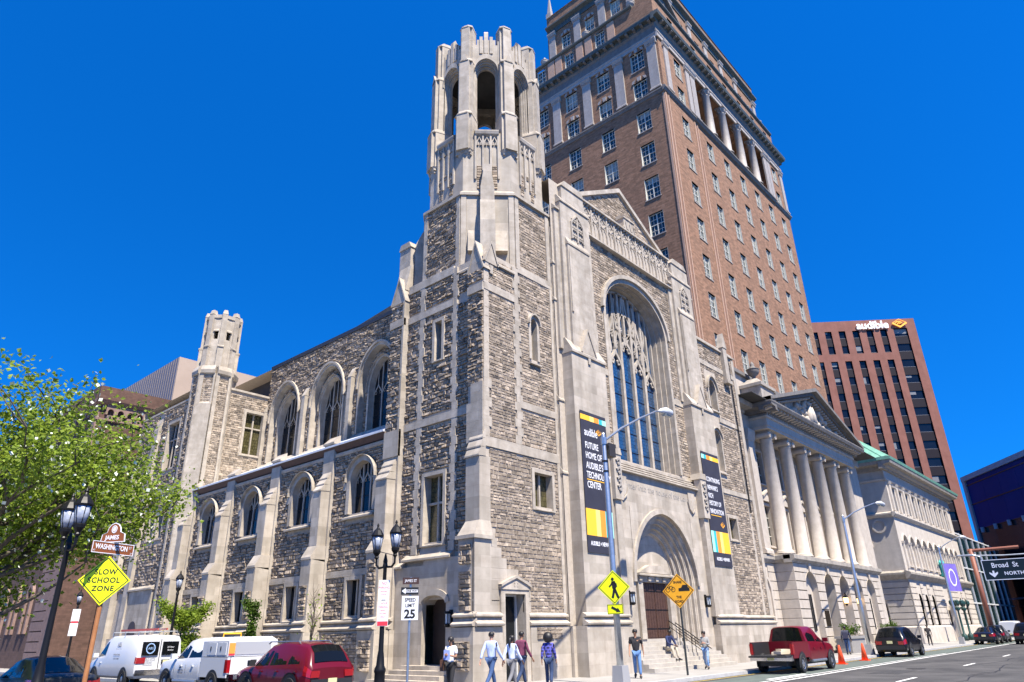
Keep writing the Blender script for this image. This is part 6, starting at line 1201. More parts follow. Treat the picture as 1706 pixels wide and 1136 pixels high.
sign_plate(P2, -.0, .14, 2.52, .62, .36, YEL, FACE, 'arrow_plate'); mb = MB(FACE); mb.bar([(-.14, 2.6), (.08, 2.48)], .045, .153, .157); mb.face([(.2, 2.42), (.02, 2.42), (.1, 2.58)], .153, .158); mb.build('arrow', BLK, P2)
mb = MB(FACE); mb.ring([(-.28, 2.37), (.28, 2.37), (.28, 2.67), (-.28, 2.67), (-.28, 2.37)], [(-.3, 2.35), (.3, 2.35), (.3, 2.69), (-.3, 2.69), (-.3, 2.35)], .152, .155); mb.build('border', BLK, P2)
# share the road
P3 = thing('share_the_road_sign', 'amber share the road diamond with bicycle and car on a dark post', 'sign', (28.35, 15.75, 0), R(-78)); post(P3, 4.0, .045, mat('dark_green_post', (.02, .024, .024), .5)); diamond(P3, 3.3, 1.0, AMB, .05)
for s, x, z, sz in (('SHARE', 0, 3.65, .14), ('THE', .0, 3.04, .14), ('ROAD', 0, 2.87, .14)): local_text(P3, s, x, .064, z, sz, BLK, extrude=.001, sx=.9, bold=.004)
mb = MB(FACE); mb.face([(.02, 3.28), (.02, 3.4), (.14, 3.42), (.2, 3.53), (.4, 3.53), (.45, 3.42), (.5, 3.4), (.5, 3.28)], .062, .066); mb.build('car_symbol', BLK, P3)
mb = MB(FACE)
for c in (-.45, -.22): mb.ring([(c+.075*math.cos(t*.4488), 3.36+.085*math.sin(t*.4488)) for t in range(15)], [(c+.095*math.cos(t*.4488), 3.36+.105*math.sin(t*.4488)) for t in range(15)], .062, .066)
mb.bar([(-.45, 3.36), (-.37, 3.5), (-.26, 3.5), (-.22, 3.36), (-.36, 3.36), (-.37, 3.5)], .012, .062, .066); mb.build('bicycle_symbol', BLK, P3)
# slow school zone and street names at the left
def ufr(deg): return Frame((0, 0), (math.cos(R(deg)), math.sin(R(deg))), (math.sin(R(deg)), -math.cos(R(deg))))
P4 = thing('school_zone_sign', 'yellow slow school zone diamond with brown street name plates on a brown post', 'sign', (5.44, 16.1, 0)); post(P4, 3.4, .045, BRPOST); FD = ufr(-30); h = diamond(P4, 2.88, .68, YEL, .05, FD)
for s, z, x in (('SLOW', 3.04, 0), ('SCHOOL', 2.88, -.01), ('ZONE', 2.72, 0)): local_text(P4, s, x, .064, z, .145, BLK, FD, extrude=.001, sx=.95, bold=.004, sp=1.1)
FS = ufr(22); mb = MB(FS); mb.box(-.5, .5, .03, .055, 3.4, 3.62); mb.build('street_name_plate', BRWN, P4); mb = MB(FS); mb.ring([(-.492, 3.408), (.492, 3.408), (.492, 3.612), (-.492, 3.612), (-.492, 3.408)], [(-.505, 3.395), (.505, 3.395), (.505, 3.625), (-.505, 3.625), (-.505, 3.395)], .055, .06); mb.build('border', SPEEDW, P4)
local_text(P4, 'WASHINGTON', -.045, .06, 3.52, .14, SPEEDW, FS, extrude=.001, sx=.82, bold=.003); local_text(P4, 'ST', .41, .06, 3.55, .07, SPEEDW, FS, extrude=.001); local_text(P4, '47', -.45, .06, 3.44, .05, SPEEDW, FS, extrude=.001); local_text(P4, '27', .45, .06, 3.44, .05, SPEEDW, FS, extrude=.001)
FJ = ufr(-58); mb = MB(FJ); cr_ = [(-.27, 3.65), (.27, 3.65), (.25, 3.8), (.15, 3.84), (.13, 3.93), (.08, 3.99), (0, 4.02), (-.08, 3.99), (-.13, 3.93), (-.15, 3.84), (-.25, 3.8)]
mb.face(cr_, 0, .02); jp = mb.build('street_name_plate', BRWN, P4); mb = MB(FJ); mb.ring(cr_+cr_[:1], [(x*1.06, 3.82+(z-3.82)*1.08) for x, z in cr_+cr_[:1]], 0, .024); mb.build('border', SPEEDW, jp)
me = text_mesh('lettering', 'JAMES', .12, SPEEDW, extrude=.001, bold=.003); me.transform(face_mat(FJ, -.02, .021, 3.73)); link(bpy.data.objects.new('lettering', me), jp, True)
mb = MB(FJ); mb.ring([(.05*math.cos(t*.5236), 3.9+.06*math.sin(t*.5236)) for t in range(13)], [(.065*math.cos(t*.5236), 3.9+.08*math.sin(t*.5236)) for t in range(13)], .02, .025); mb.face([(.035*math.cos(t*.785), 3.9+.05*math.sin(t*.785)) for t in range(8)], .02, .024); mb.build('emblem', SPEEDW, jp)
# far street lights
cobra((53.0, 15.75, 0), 'middle steel street light in front of the columned portico', 9.0, 11.0); c3 = cobra((82.5, 16.0, 0), 'farthest steel street light carrying a purple banner by the library', 9.0, 15.0)
bn = thing('lamp_banner', 'purple banner with pale lettering hanging on the farthest street light', 'banner', (82.5, 16.0, 0), R(-18)); PURP = mat('purple_banner', (.14, .10, .42), .7, (.2, .15, .5), 1.2); mb = MB(FACE); mb.box(.15, 2.3, .0, .02, 4.8, 7.4); mb.build('cloth', PURP, bn); mb = MB(); mb.tube([(0, 0, 7.42), (2.3, 0, 7.42)], .03, 6); mb.build('arm', STEEL, bn)
mb = MB(FACE); mb.ring([(1.22+.5*math.cos(t*.5236), 6.1+.7*math.sin(t*.5236)) for t in range(13)], [(1.22+.62*math.cos(t*.5236), 6.1+.85*math.sin(t*.5236)) for t in range(13)], .02, .024); mb.build('motif', WTXT, bn)
# overhead sign and its mast
os_ = thing('overhead_direction_sign', 'black overhead sign reading Broad St north with white down arrow', 'sign', (21.7, 2.82, 0), R(-84)); FOv = FACE
mb = MB(FACE); mb.box(-.5, 1.0, 0, .03, 2.72, 3.2); mb.build('sign_plate', mat('black_green_sign', (.006, .012, .010), .4), os_)
mb = MB(FACE); mb.ring([(-.49, 2.73), (.99, 2.73), (.99, 3.19), (-.49, 3.19), (-.49, 2.73)], [(-.505, 2.715), (1.005, 2.715), (1.005, 3.205), (-.505, 3.205), (-.505, 2.715)], .03, .034); mb.build('border', SPEEDW, os_)
local_text(os_, 'Broad  St', -.31, .034, 3.06, .165, SPEEDW, extrude=.002, bold=.002, sp=1.0, sx=.9, align='LEFT'); local_text(os_, 'NORTH', -.08, .034, 2.86, .115, SPEEDW, extrude=.002, bold=.002, sp=1.05, align='LEFT'); mb = MB(FACE); mb.face([(-.3, 2.78), (-.21, 2.87), (-.21, 2.91), (-.28, 2.87), (-.28, 2.94), (-.32, 2.94), (-.32, 2.87), (-.39, 2.91), (-.39, 2.87)], .03, .036); mb.build('arrow', SPEEDW, os_)
mb = MB(); mb.tube([(-.45, .1, 2.8), (-.45, .1, 3.1), (-.5, .1, 3.3), (-.65, .1, 3.36), (-1.0, .1, 3.36)], .02, 6); mb.tube([(-1.0, .1, 3.36), (0, .1, 3.3), (1.4, .1, 3.3)], .02, 6);  mb.tube([(1.35, .1, 0), (1.35, .1, 4.2)], .1, 10); mb.build('mast', STEEL, os_)
bm_ = thing('brown_mast', 'brown painted mast with horizontal arm beside the library', 'mast', (93.8, 15.1, 0), R(-82)); mb = MB(); mb.lathe([(.26, 0), (.22, 9.5)], 0, 0, 0, 12); mb.build('post', mat('red_brown_mast', (.22, .075, .045), .6), bm_, True); mb = MB(); mb.tube([(-.3, 0, 9.3), (4.5, 0, 9.4)], .17, 10); mb.build('arm', MT['red_brown_mast'], bm_)
# cones, statues and tree grates
CONE = mat('traffic_cone_orange', (.85, .09, .02), .5)
for x, y, l in ((42.2, 14.1, 'orange traffic cone nearest the red pickup truck'), (47.0, 14.35, 'orange traffic cone nearest the dark parked crossover')):
    t = thing('traffic_cone', l, 'cone', (x, y, -.13), group='traffic cones at the kerb'); mb = MB(); mb.lathe([(.19, .04), (.05, .92), (.03, .95)], 0, 0, 0, 14); mb.build('cone', CONE, t, True); mb = MB(); mb.box(-.24, .24, -.24, .24, 0, .05); mb.build('base', CONE, t)
VERD = mat('verdigris', (.03, .35, .33), .6, (.05, .45, .42), 4)
st = thing('green_sculpture', 'small turquoise green sculpture on the library belt ledge', 'sculpture', (100.5, 19.6, 7.1)); mb = MB(); mb.tube([(0, 0, 0), (.2, 0, .8), (-.1, 0, 1.4), (.3, 0, 1.9)], [.35, .4, .45, .2], 8); mb.tube([(0, 0, .9), (.9, 0, .5), (1.6, 0, -.1)], [.3, .28, .15], 8); mb.tube([(-.1, 0, 1.3), (-.8, 0, 1.7)], [.2, .1], 6); mb.build('figure', VERD, st, True)
for x in (99.0, 102.4):
    t = thing('lamp_standard', 'dark green ornate lamp standard %s the library door' % ('left of' if x < 100 else 'right of'), 'lamp', (x, 18.8, 0)); mb = MB(); mb.lathe([(.35, 0), (.3, .6), (.12, .8), (.1, 3.2), (.3, 3.4), (.12, 3.7)], 0, 0, 0, 10); mb.build('post', mat('dark_verdigris', (.01, .05, .045), .5), t, True)
    for q in range(4): a = q*math.pi/2+.4; mb = MB(); mb.lathe([(.05, -.3), (.22, 0), (.2, .3), (.03, .45)], .55*math.cos(a), .55*math.sin(a), 4.0, 8); mb.tube([(0, 0, 3.5), (.55*math.cos(a), .55*math.sin(a), 3.6)], .05, 5); mb.build('globe', MT['dark_verdigris'], t)
PLNT = mat('granite_planter', (.22, .21, .2), .6, (.28, .27, .255), 8)
for x, l in ((57.0, 'granite planter left of the bank steps'), (67.5, 'granite planter right of the bank steps')):
    t = thing('stone_planter', l, 'planter', (x, 18.1, 0)); mb = MB(); mb.box(-1.6, 1.6, -.5, .5, 0, 1.1); mb.box(-1.7, 1.7, -.58, .58, .95, 1.12); mb.build('trough', PLNT, t)
bp_ = thing('bronze_plaque', 'dark bronze plaque beside the first porch arch of the bank', 'plaque', (56.5, 19.3, 2.2), world=True); mb = MB(BF); mb.box(56.1, 57.0, .0, .05, 1.8, 2.9); mb.build('panel', mat('bronze', (.05, .035, .02), .4, metal=.6), bp_)
# ================================================================ VEHICLES  (local: x forward, y left, z up)
def paint(name, c, rough=.3): return mat(name, c, rough, coat=.35, spec=.3)
TYRE = mat('tyre_rubber', (.012, .012, .012), .8); RIM = mat('alloy_rim', (.45, .46, .48), .3, metal=.8); RIMD = mat('dark_rim', (.06, .06, .065), .35, metal=.6); CGL = mat('car_glass', (.005, .006, .007), .05, spec=.35); TRIM = mat('black_plastic', (.018, .018, .019), .55); CHR = mat('chrome', (.6, .6, .62), .12, metal=1.0); TAIL = mat('red_tail_lens', (.28, .006, .008), .15, coat=.6); HEADL = mat('headlight_lens', (.55, .57, .6), .1); PLATE = mat('number_plate', (.62, .58, .30), .5)
def interp(T, x, k):
    for a, b in zip(T, T[1:]):
        if a[0] <= x <= b[0]: f = (x-a[0])/(b[0]-a[0]) if b[0] > a[0] else 0; return a[k]+(b[k]-a[k])*f
    return T[0][k] if x < T[0][0] else T[-1][k]
def wheel(par, x, y, r, wd, rim, side):
    mb = MB(Frame((0, 0), (1, 0), (0, 1))); prof = [(r*.62, -wd/2), (r*.93, -wd/2), (r, -wd/2+.04), (r, wd/2-.04), (r*.93, wd/2), (r*.62, wd/2)]
    n = 20; V = []; F = []
    for pr, py in prof:
        for k in range(n): q = 2*math.pi*k/n; V.append((x+pr*math.cos(q), y+py, r+pr*math.sin(q)))
    for i in range(len(prof)-1):
        for k in range(n): F.append((i*n+k, i*n+(k+1) % n, (i+1)*n+(k+1) % n, (i+1)*n+k))
    me = bpy.data.meshes.new('wheel'); me.from_pydata(V, [], F); me.materials.append(TYRE); w_ = obj('wheel', me, par)
    mb = MB(); ys = y+side*wd*.36; dk = side*.02
    ring = [(x+r*.63*math.cos(2*math.pi*k/n), ys+dk, r+r*.63*math.sin(2*math.pi*k/n)) for k in range(n)]; ri2 = [(x+r*.54*math.cos(2*math.pi*k/n), ys, r+r*.54*math.sin(2*math.pi*k/n)) for k in range(n)]
    b = 0; mb.v = ring+ri2; mb.f = [(k, (k+1) % n, n+(k+1) % n, n+k) for k in range(n)]
    for s in range(6):
        q = s*math.pi/3; c, sn = math.cos(q), math.sin(q); cx, cz = -sn*.13*r, c*.13*r
        mb.add([(x+cx, ys+dk, r+cz), (x-cx, ys+dk, r-cz), (x+c*r*.58-cx*.8, ys, r+sn*r*.58-cz*.8), (x+c*r*.58+cx*.8, ys, r+sn*r*.58+cz*.8)], [(0, 1, 2, 3)])
    mb.v += [(x+r*.54*math.cos(2*math.pi*k/n), ys-side*.06, r+r*.54*math.sin(2*math.pi*k/n)) for k in range(n)]; L = len(mb.v); mb.f.append(tuple(range(L-n, L)))
    mb.build('rim', rim, w_)
def vehicle(name, label, cat, loc, rz, ST, pm, wheels, wr, panes, W2, rim=RIM, rear=None, tails=None, heads=True, rails=False, plate=.75, group=None, scale=1.0, cladding=False, wellw=1.25, mirror_x=None):
    """ST: stations (x, zbottom, zshoulder, zbelt, zroof, hw_shoulder, hw_belt, hw_roof)"""
    t = thing(name, label, cat, loc, rz, group); t.scale = (scale,)*3; V = []; F = []
    def ringp(s): x, zb, zs, ze, zr, hs, hb, hr = s; return [(x, hs*.86, zb), (x, hs*.97, zb+.1), (x, hs, zb+(zs-zb)*.55), (x, hs*.985, zs), (x, hb, ze), (x, hr+(hb-hr)*.08, zr-(zr-ze)*.12), (x, hr*.93, zr-.012 if zr > ze+.1 else zr), (x, hr*.5, zr+.025), (x, 0, zr+.03)]
    for s in ST: V += ringp(s)+[(x, -y, z) for x, y, z in reversed(ringp(s)[:-1])]
    m = 17
    for i in range(len(ST)-1):
        for k in range(m-1): F.append((i*m+k, i*m+k+1, (i+1)*m+k+1, (i+1)*m+k))
        F.append((i*m+m-1, i*m, (i+1)*m, (i+1)*m+m-1))
    F.append(tuple(range(m))); F.append(tuple(range((len(ST)-1)*m, len(ST)*m))[::-1])
    me = bpy.data.meshes.new('body'); me.from_pydata(V, [], F); me.materials.append(pm); b = obj('body', me, t)
    for p in me.polygons: p.use_smooth = len(p.vertices) == 4
    md = b.modifiers.new('edge', 'EDGE_SPLIT'); md.split_angle = R(38)
    def side(x, f, s, o=.006):   # point on greenhouse side, f 0 belt .. 1 roof
        ze, zr, hb, hr = (interp(ST, x, k) for k in (3, 4, 6, 7)); return (x, s*(hb+(hr-hb)*f+o), ze+(zr-ze)*f*.9)
    for x0, x1, x2, x3 in panes:   # bottom rear, bottom front, top front, top rear
        for s in (-1, 1):
            mb = MB(); n = 4; mb.strip([side(x0+(x1-x0)*k/n, .06, s) for k in range(n+1)], [side(x3+(x2-x3)*k/n, .86, s) for k in range(n+1)]); mb.build('side_window', CGL, t)
    def rpt(i, k, off=.012, sy=1.0):   # body ring point k of station i pushed outwards
        q = V[i*m+k]; n_ = len(ST); return (q[0]+(-off if i < n_/2 else off)*1.2, q[1]*sy+(off if q[1] > .05 else -off if q[1] < -.05 else 0)*.3, q[2]+off)
    if rear:   # stations spanned by the windscreen and the rear window
        for nm, (i0, i1) in rear.items():
            mb = MB(); rows_ = [[rpt(i, k, .014, .9) for k in (6, 7, 8, 9, 10)] for i in range(i0, i1+1)]
            for A_, B_ in zip(rows_, rows_[1:]): mb.strip(A_, B_)
            mb.build(nm, CGL, t, True)
    for x in wheels:
        for s in (-1, 1):
            hs = interp(ST, x, 5); mb = MB(); n = 14; rr = wr*wellw
            A = [(x+rr*math.cos(math.pi*k/n), s*(hs+.012), wr+rr*math.sin(math.pi*k/n)) for k in range(n+1)]; q = tuple(range(n+1)); mb.v = A+[(x-rr, s*(hs+.012), wr*.55), (x+rr, s*(hs+.012), wr*.55)]; mb.f = [tuple(range(n+3))]; mb.build('wheel_well', TRIM, t)
            if cladding: mb = MB(); B = [(p[0]+(p[0]-x)*.13, p[1]+s*.02, wr+(p[2]-wr)*1.13) for p in A]; mb.strip([(p[0], p[1]+s*.008, p[2]) for p in A], B); mb.build('arch_cladding', TRIM, t)
            wheel(t, x, s*(hs-.085), wr, .24, rim, s)
    f_van = ST[0][4] > 1.9
    if tails:   # lamp wrapped round the rear corner
        for s in (0, 1):
            mb = MB(); ks = (2, 3, 4) if s == 0 else (14, 13, 12); rows_ = [[rpt(i, k, .014) for k in ks] for i in range(0, 2 if f_van else 3)]
            f = tails
            for r_ in rows_: a_, b_, c_ = (Vector(v) for v in r_); r_[0] = tuple(b_+(a_-b_)*f); r_[2] = tuple(b_+(c_-b_)*.8)
            for A_, B_ in zip(rows_, rows_[1:]): mb.strip(A_, B_)
            mb.quad(*[tuple(Vector(v)+Vector((-.012, 0, 0))) for v in (rows_[0][0], rows_[0][2], (rows_[0][2][0], rows_[0][2][1]*.6, rows_[0][2][2]), (rows_[0][0][0], rows_[0][0][1]*.6, rows_[0][0][2]))])
            mb.build('tail_light', TAIL, t)
    xr, xf = ST[0][0], ST[-1][0]; zb = ST[0][1]
    if heads:
        for s in (-1, 1): mb = MB(); y = s*(ST[-1][5]-.22); z = ST[-1][2]; mb.box(xf-.12, xf+.03, y-.2, y+.2, z-.12, z+.04); mb.build('headlight', HEADL, t)
    hs = ST[0][5]; mb = MB(); mb.box(xr-.06, xr+.1, -hs*.96, hs*.96, zb+.02, zb+.24); mb.build('rear_bumper', TRIM if cladding or name == 'passenger_car' else CHR, t)
    if plate: mb = MB(); mb.box(xr-.075, xr-.055, -.16, .16, plate-.08, plate+.08); mb.build('number_plate', PLATE, t)
    if rails:
        for s in (-1, 1): y = s*(interp(ST, 0, 7)-.06); z = interp(ST, 0, 4)+.07; mb = MB(); mb.tube([(-1.3, y, z-.06), (-1.2, y, z), (.5, y, z), (.65, y, z-.06)], .022, 6); mb.build('roof_rail', STEEL, t)
    mx = mirror_x if mirror_x is not None else panes[0][1]
    for s in (-1, 1): hb = interp(ST, mx, 6); z = interp(ST, mx, 3); mb = MB(); mb.box(mx-.05, mx+.09, min(s*(hb+.02), s*(hb+.24)), max(s*(hb+.02), s*(hb+.24)), z+.02, z+.2); mb.build('wing_mirror', pm if not cladding else TRIM, t)
    for s in (-1, 1):
        for x in sorted({p[1] for p in panes if p[1]-p[0] > .5}): 
            hs_ = interp(ST, x-.15, 5); mb = MB(); mb.box(x-.6+.0, x-.45, min(s*hs_*.99, s*(hs_+.03)), max(s*hs_*.99, s*(hs_+.03)), interp(ST, x, 2)-.06, interp(ST, x, 2)-.02); mb.build('door_handle', pm, t)
            hq = interp(ST, x+.02, 5)+.004; mb = MB(); mb.quad((x+.02, s*hq, zb+.22), (x+.035, s*hq, zb+.22), (x+.035, s*hq, interp(ST, x, 2)), (x+.02, s*hq, interp(ST, x, 2))); mb.build('door_seam', TRIM, t)
    return t
SUV = [(-2.3, .42, .78, .92, .96, .80, .74, .70), (-2.22, .32, .85, 1.02, 1.12, .90, .84, .74), (-2.05, .28, .9, 1.08, 1.42, .92, .86, .66), (-1.8, .28, .92, 1.08, 1.62, .93, .87, .64), (-1.2, .27, .93, 1.06, 1.7, .93, .88, .65), (-.4, .27, .93, 1.03, 1.73, .93, .88, .66), (.3, .27, .92, 1.01, 1.66, .93, .88, .64), (.75, .27, .92, 1.01, 1.42, .93, .87, .66), (1.15, .27, .9, 1.0, 1.08, .93, .86, .74), (1.7, .28, .86, .94, 1.0, .92, .84, .7), (2.1, .32, .8, .86, .9, .86, .78, .64), (2.3, .42, .68, .72, .75, .7, .62, .5)]
SUVP = [(.1, .95, .5, .02), (-1.0, .0, -.05, -.95), (-1.75, -1.1, -1.05, -1.6)]
SUVR = {'windscreen': (6, 8), 'rear_window': (1, 3)}
REDM = paint('red_car_paint', (.10, .003, .009)); REDT = paint('cherry_truck_paint', (.13, .004, .010)); WHT = paint('white_van_paint', (.62, .63, .65), .3); NAVYC = paint('dark_blue_paint', (.006, .009, .026)); BLKC = paint('black_car_paint', (.006, .006, .009)); GRYC = paint('dark_grey_paint', (.022, .024, .028))
vehicle('passenger_car', 'red crossover with roof rails and dark rear window parked by the corner', 'car', (14.1, 22.75, -.13), R(90), SUV, REDM, (-1.4, 1.35), .36, SUVP, 0, RIMD, SUVR, .5, rails=True, cladding=True, plate=.6)
vehicle('passenger_car', 'black crossover parked at the kerb beyond the traffic cones', 'car', (54.6, 14.25, -.13), R(1), SUV, BLKC, (-1.4, 1.4), .38, SUVP, 0, RIM, SUVR, .5, plate=.85, scale=1.04)
SED = [(-2.3, .42, .72, .88, .92, .74, .68, .6), (-2.2, .3, .78, .95, 1.0, .84, .78, .68), (-1.7, .26, .8, .97, 1.04, .88, .8, .68), (-1.3, .25, .8, .97, 1.2, .88, .8, .62), (-.8, .25, .8, .95, 1.4, .88, .8, .56), (-.2, .25, .8, .93, 1.45, .88, .8, .56), (.35, .25, .8, .92, 1.38, .88, .8, .56), (.8, .25, .8, .92, 1.16, .88, .8, .6), (1.15, .25, .78, .9, .98, .88, .8, .68), (1.8, .26, .72, .82, .88, .87, .78, .64), (2.2, .3, .64, .72, .76, .8, .7, .58), (2.35, .4, .56, .6, .64, .62, .56, .5)]
SEDP = [(.0, .85, .4, -.05), (-1.15, -.1, -.12, -.8)]; SEDR = {'windscreen': (6, 8), 'rear_window': (2, 4)}
vehicle('passenger_car', 'dark blue hatchback parked farthest along the library kerb, tail towards us', 'car', (87.6, 14.6, -.13), R(1.5), SED, NAVYC, (-1.35, 1.4), .33, SEDP, 0, RIM, SEDR, .5, scale=1.08)
vehicle('passenger_car', 'dark crossover just ahead of the dark blue hatchback', 'car', (95.0, 14.9, -.13), R(1.5), SUV, GRYC, (-1.4, 1.4), .37, SUVP, 0, RIM, SUVR, .5)
vehicle('passenger_car', 'black sport utility car in the traffic lane at the right edge', 'car', (88.0, 11.2, -.13), R(1.5), SUV, BLKC, (-1.4, 1.4), .38, SUVP, 0, RIM, SUVR, .5, scale=1.1)
vehicle('passenger_car', 'dark grey saloon with red tail lamps at the lower left', 'car', (7.3, 25.2, -.13), R(90), SED, GRYC, (-1.35, 1.4), .33, SEDP, 0, RIM, SEDR, .5, scale=1.03)
vehicle('passenger_car', 'dark blue car cut by the left edge of the picture', 'car', (2.6, 26.5, -.13), R(90), SUV, NAVYC, (-1.4, 1.4), .36, SUVP, 0, RIM, SUVR, .5)
vt = vehicle('passenger_car', 'red sport utility car with blue side lettering behind the grey saloon', 'car', (7.5, 37.0, -.13), R(90), SUV, paint('dark_red_paint', (.10, .006, .012)), (-1.4, 1.4), .38, SUVP, 0, RIM, SUVR, .5, scale=1.15)
mb = MB(); mb.box(-1.2, .4, .94, .95, .55, .98); mb.build('blue_panel', paint('blue_panel', (.01, .03, .2)), vt); mb = MB(); mb.box(-1.0, .1, .951, .955, .75, .83); mb.build('yellow_stripe', mat('yellow_letter', (.8, .5, .02), .5), vt)
# ---- pickups
def pickup(name, label, loc, rz, pm, scale, cap=None, open_gate=False, group=None):
    PK = [(.95-1.75, .5, 1.0, 1.22, 1.26, .96, .9, .86), (-.75, .42, 1.02, 1.24, 1.85, .97, .91, .7), (-.6, .42, 1.02, 1.24, 1.9, .97, .91, .7), (.3, .42, 1.02, 1.22, 1.92, .97, .91, .7), (.8, .42, 1.02, 1.2, 1.86, .97, .91, .68), (1.2, .42, 1.02, 1.2, 1.5, .97, .91, .74), (1.45, .42, 1.02, 1.2, 1.28, .97, .91, .8), (2.2, .42, 1.0, 1.14, 1.2, .97, .9, .78), (2.65, .45, .96, 1.08, 1.12, .94, .86, .74), (2.8, .55, .85, .9, .95, .84, .76, .66)]
    t = vehicle(name, label, 'pickup truck', loc, rz, PK, pm, (2.0,), .4, [(.45, 1.3, .95, .4), (-.65, .33, .3, -.6)], 0, RIM, {'windscreen': (4, 6), 'rear_window': (0, 1)}, None, plate=0, scale=scale, group=group, wellw=1.2)
    mb = MB()   # bed: floor, two sides, headboard
    for s in (-1, 1):
        y0, y1 = s*.97, s*.87; a, b_ = min(y0, y1), max(y0, y1); mb.box(-2.85, -.82, a, b_, .62, 1.28)
    mb.box(-2.85, -.82, -.87, .87, .62, .72); mb.box(-.9, -.82, -.87, .87, .72, 1.28); mb.build('bed', pm, t)
    mb = MB()
    mb.box(-2.84, -.9, -.865, .865, .722, .735); mb.box(-2.84, -.92, -.868, -.86, .73, 1.27); mb.box(-2.84, -.92, .86, .868, .73, 1.27); mb.build('bed_liner', TRIM, t)
    for s in (-1, 1):
        hs = .97; wr = .4; x = -1.85; rr = wr*1.2; n = 14; A = [(x+rr*math.cos(math.pi*k/n), s*(hs+.012), wr+rr*math.sin(math.pi*k/n)) for k in range(n+1)]; mb = MB(); mb.v = A+[(x-rr, s*(hs+.012), wr*.6), (x+rr, s*(hs+.012), wr*.6)]; mb.f = [tuple(range(n+3))]; mb.build('wheel_well', TRIM, t); wheel(t, x, s*.885, wr, .25, RIM, s)
        mb = MB(); mb.box(-2.88, -2.7, min(s*.86, s*.985), max(s*.86, s*.985), .78, 1.2); mb.build('tail_light', TAIL, t)
        mb = MB(); mb.tube([(-.6, s*.95, .45), (1.3, s*.95, .45)], .06, 6); mb.build('running_board', STEEL, t)
    mb = MB(); mb.box(-3.05, -2.85, -.95, .95, .52, .74); mb.build('rear_bumper', CHR, t); mb = MB(); mb.box(-3.065, -3.05, -.16, .16, .54, .7); mb.build('number_plate', PLATE, t); mb = MB(); mb.box(-2.8, 2.4, -.6, .6, .3, .6); mb.build('chassis', TRIM, t)
    if open_gate: mb = MB(); mb.box(-3.42, -2.86, -.86, .86, .66, .73); mb.build('tailgate', TRIM, t)
    else: mb = MB(); mb.box(-2.9, -2.84, -.86, .86, .74, 1.28); mb.build('tailgate', pm, t); mb = MB(); mb.box(-2.915, -2.9, -.12, .12, 1.08, 1.18); mb.build('gate_handle', TRIM, t)
    return t
tr = pickup('pickup_truck', 'cherry red pickup truck with lowered tailgate and cardboard in the bed', (35.6, 13.95, -.13), R(1), REDT, 1.0, open_gate=True)
cb = thing('cardboard_pile', 'pale cardboard and papers lying in the red pickup bed', 'cardboard', (33.5, 13.9, .62)); CARD = mat('cardboard', (.55, .47, .36), .9)
for i, (x, y, a, l) in enumerate(((.1, .1, .3, .7), (-.3, -.3, -.4, .6), (.3, -.1, .9, .5))): mb = MB(Frame((x, y), (math.cos(a), math.sin(a)), (-math.sin(a), math.cos(a)))); mb.box(-l/2, l/2, -.22, .22, .03*i, .1+.06*i); mb.build('sheet', CARD, cb)
tw_ = pickup('pickup_truck', 'white pickup truck with white utility cap between the van and the red crossover', (14.1, 28.3, -.13), R(90), WHT, 1.0)
mb = MB(); mb.box(-2.8, -.85, -.96, .96, 1.3, 1.82); mb.plan([(-2.8, -.96), (-.85, -.96), (-.85, .96), (-2.8, .96)], 1.82, 1.95, [(-2.7, -.75), (-.95, -.75), (-.95, .75), (-2.7, .75)]); cap_ = mb.build('utility_cap', WHT, tw_)
for x in (-2.35, -1.6): mb = MB(); mb.box(x-.32, x+.32, .96, .975, 1.36, 1.76); dr_ = mb.build('cap_door', WHT, cap_); mb = MB(); mb.box(x+.05, x+.12, .975, .985, 1.5, 1.64); mb.build('latch', TRIM, dr_)
mb = MB(); mb.box(-2.82, -2.8, -.7, .7, 1.36, 1.78); mb.build('cap_window', mat('grey_pane', (.35, .36, .38), .2), cap_); mb = MB(); mb.box(-2.83, -2.81, .72, .94, 1.4, 1.75); mb.build('warning_sticker', mat('orange_sticker', (.8, .3, .05), .5), cap_); mb = MB(); mb.box(-2.835, -2.8, .72, .94, 1.34, 1.4); mb.build('red_sticker', REDP, cap_)
mb = MB(); mb.tube([(-1.2, -.3, 1.95), (-1.2, -.3, 2.08), (-1.2, .4, 2.08), (-1.2, .4, 1.95)], .03, 6); mb.build('yellow_rack', mat('yellow_rack', (.75, .4, .02), .5), cap_)
def side_text(par, s, x, z, size, m, y, sgn=1):   # on the +y side
    me = text_mesh('lettering', s, size, m, extrude=.001); me.transform(Matrix(((-sgn, 0, 0, x), (0, 0, sgn, y), (0, 1, 0, z), (0, 0, 0, 1)))); link(bpy.data.objects.new('lettering', me), par, True)
def rear_text(par, s, y, z, size, m, x):
    me = text_mesh('lettering', s, size, m, extrude=.001); me.transform(Matrix(((0, 0, -1, x), (-1, 0, 0, y), (0, 1, 0, z), (0, 0, 0, 1)))); link(bpy.data.objects.new('lettering', me), par, True)
GTX = mat('grey_lettering', (.08, .09, .12), .5); BTX = mat('blue_lettering', (.03, .08, .3), .5)
for i, s in enumerate(('SERVICE', 'CALL 24 HR', '555 0140')): side_text(tw_, s, .75, .92-.1*i, .09, GTX, .978)
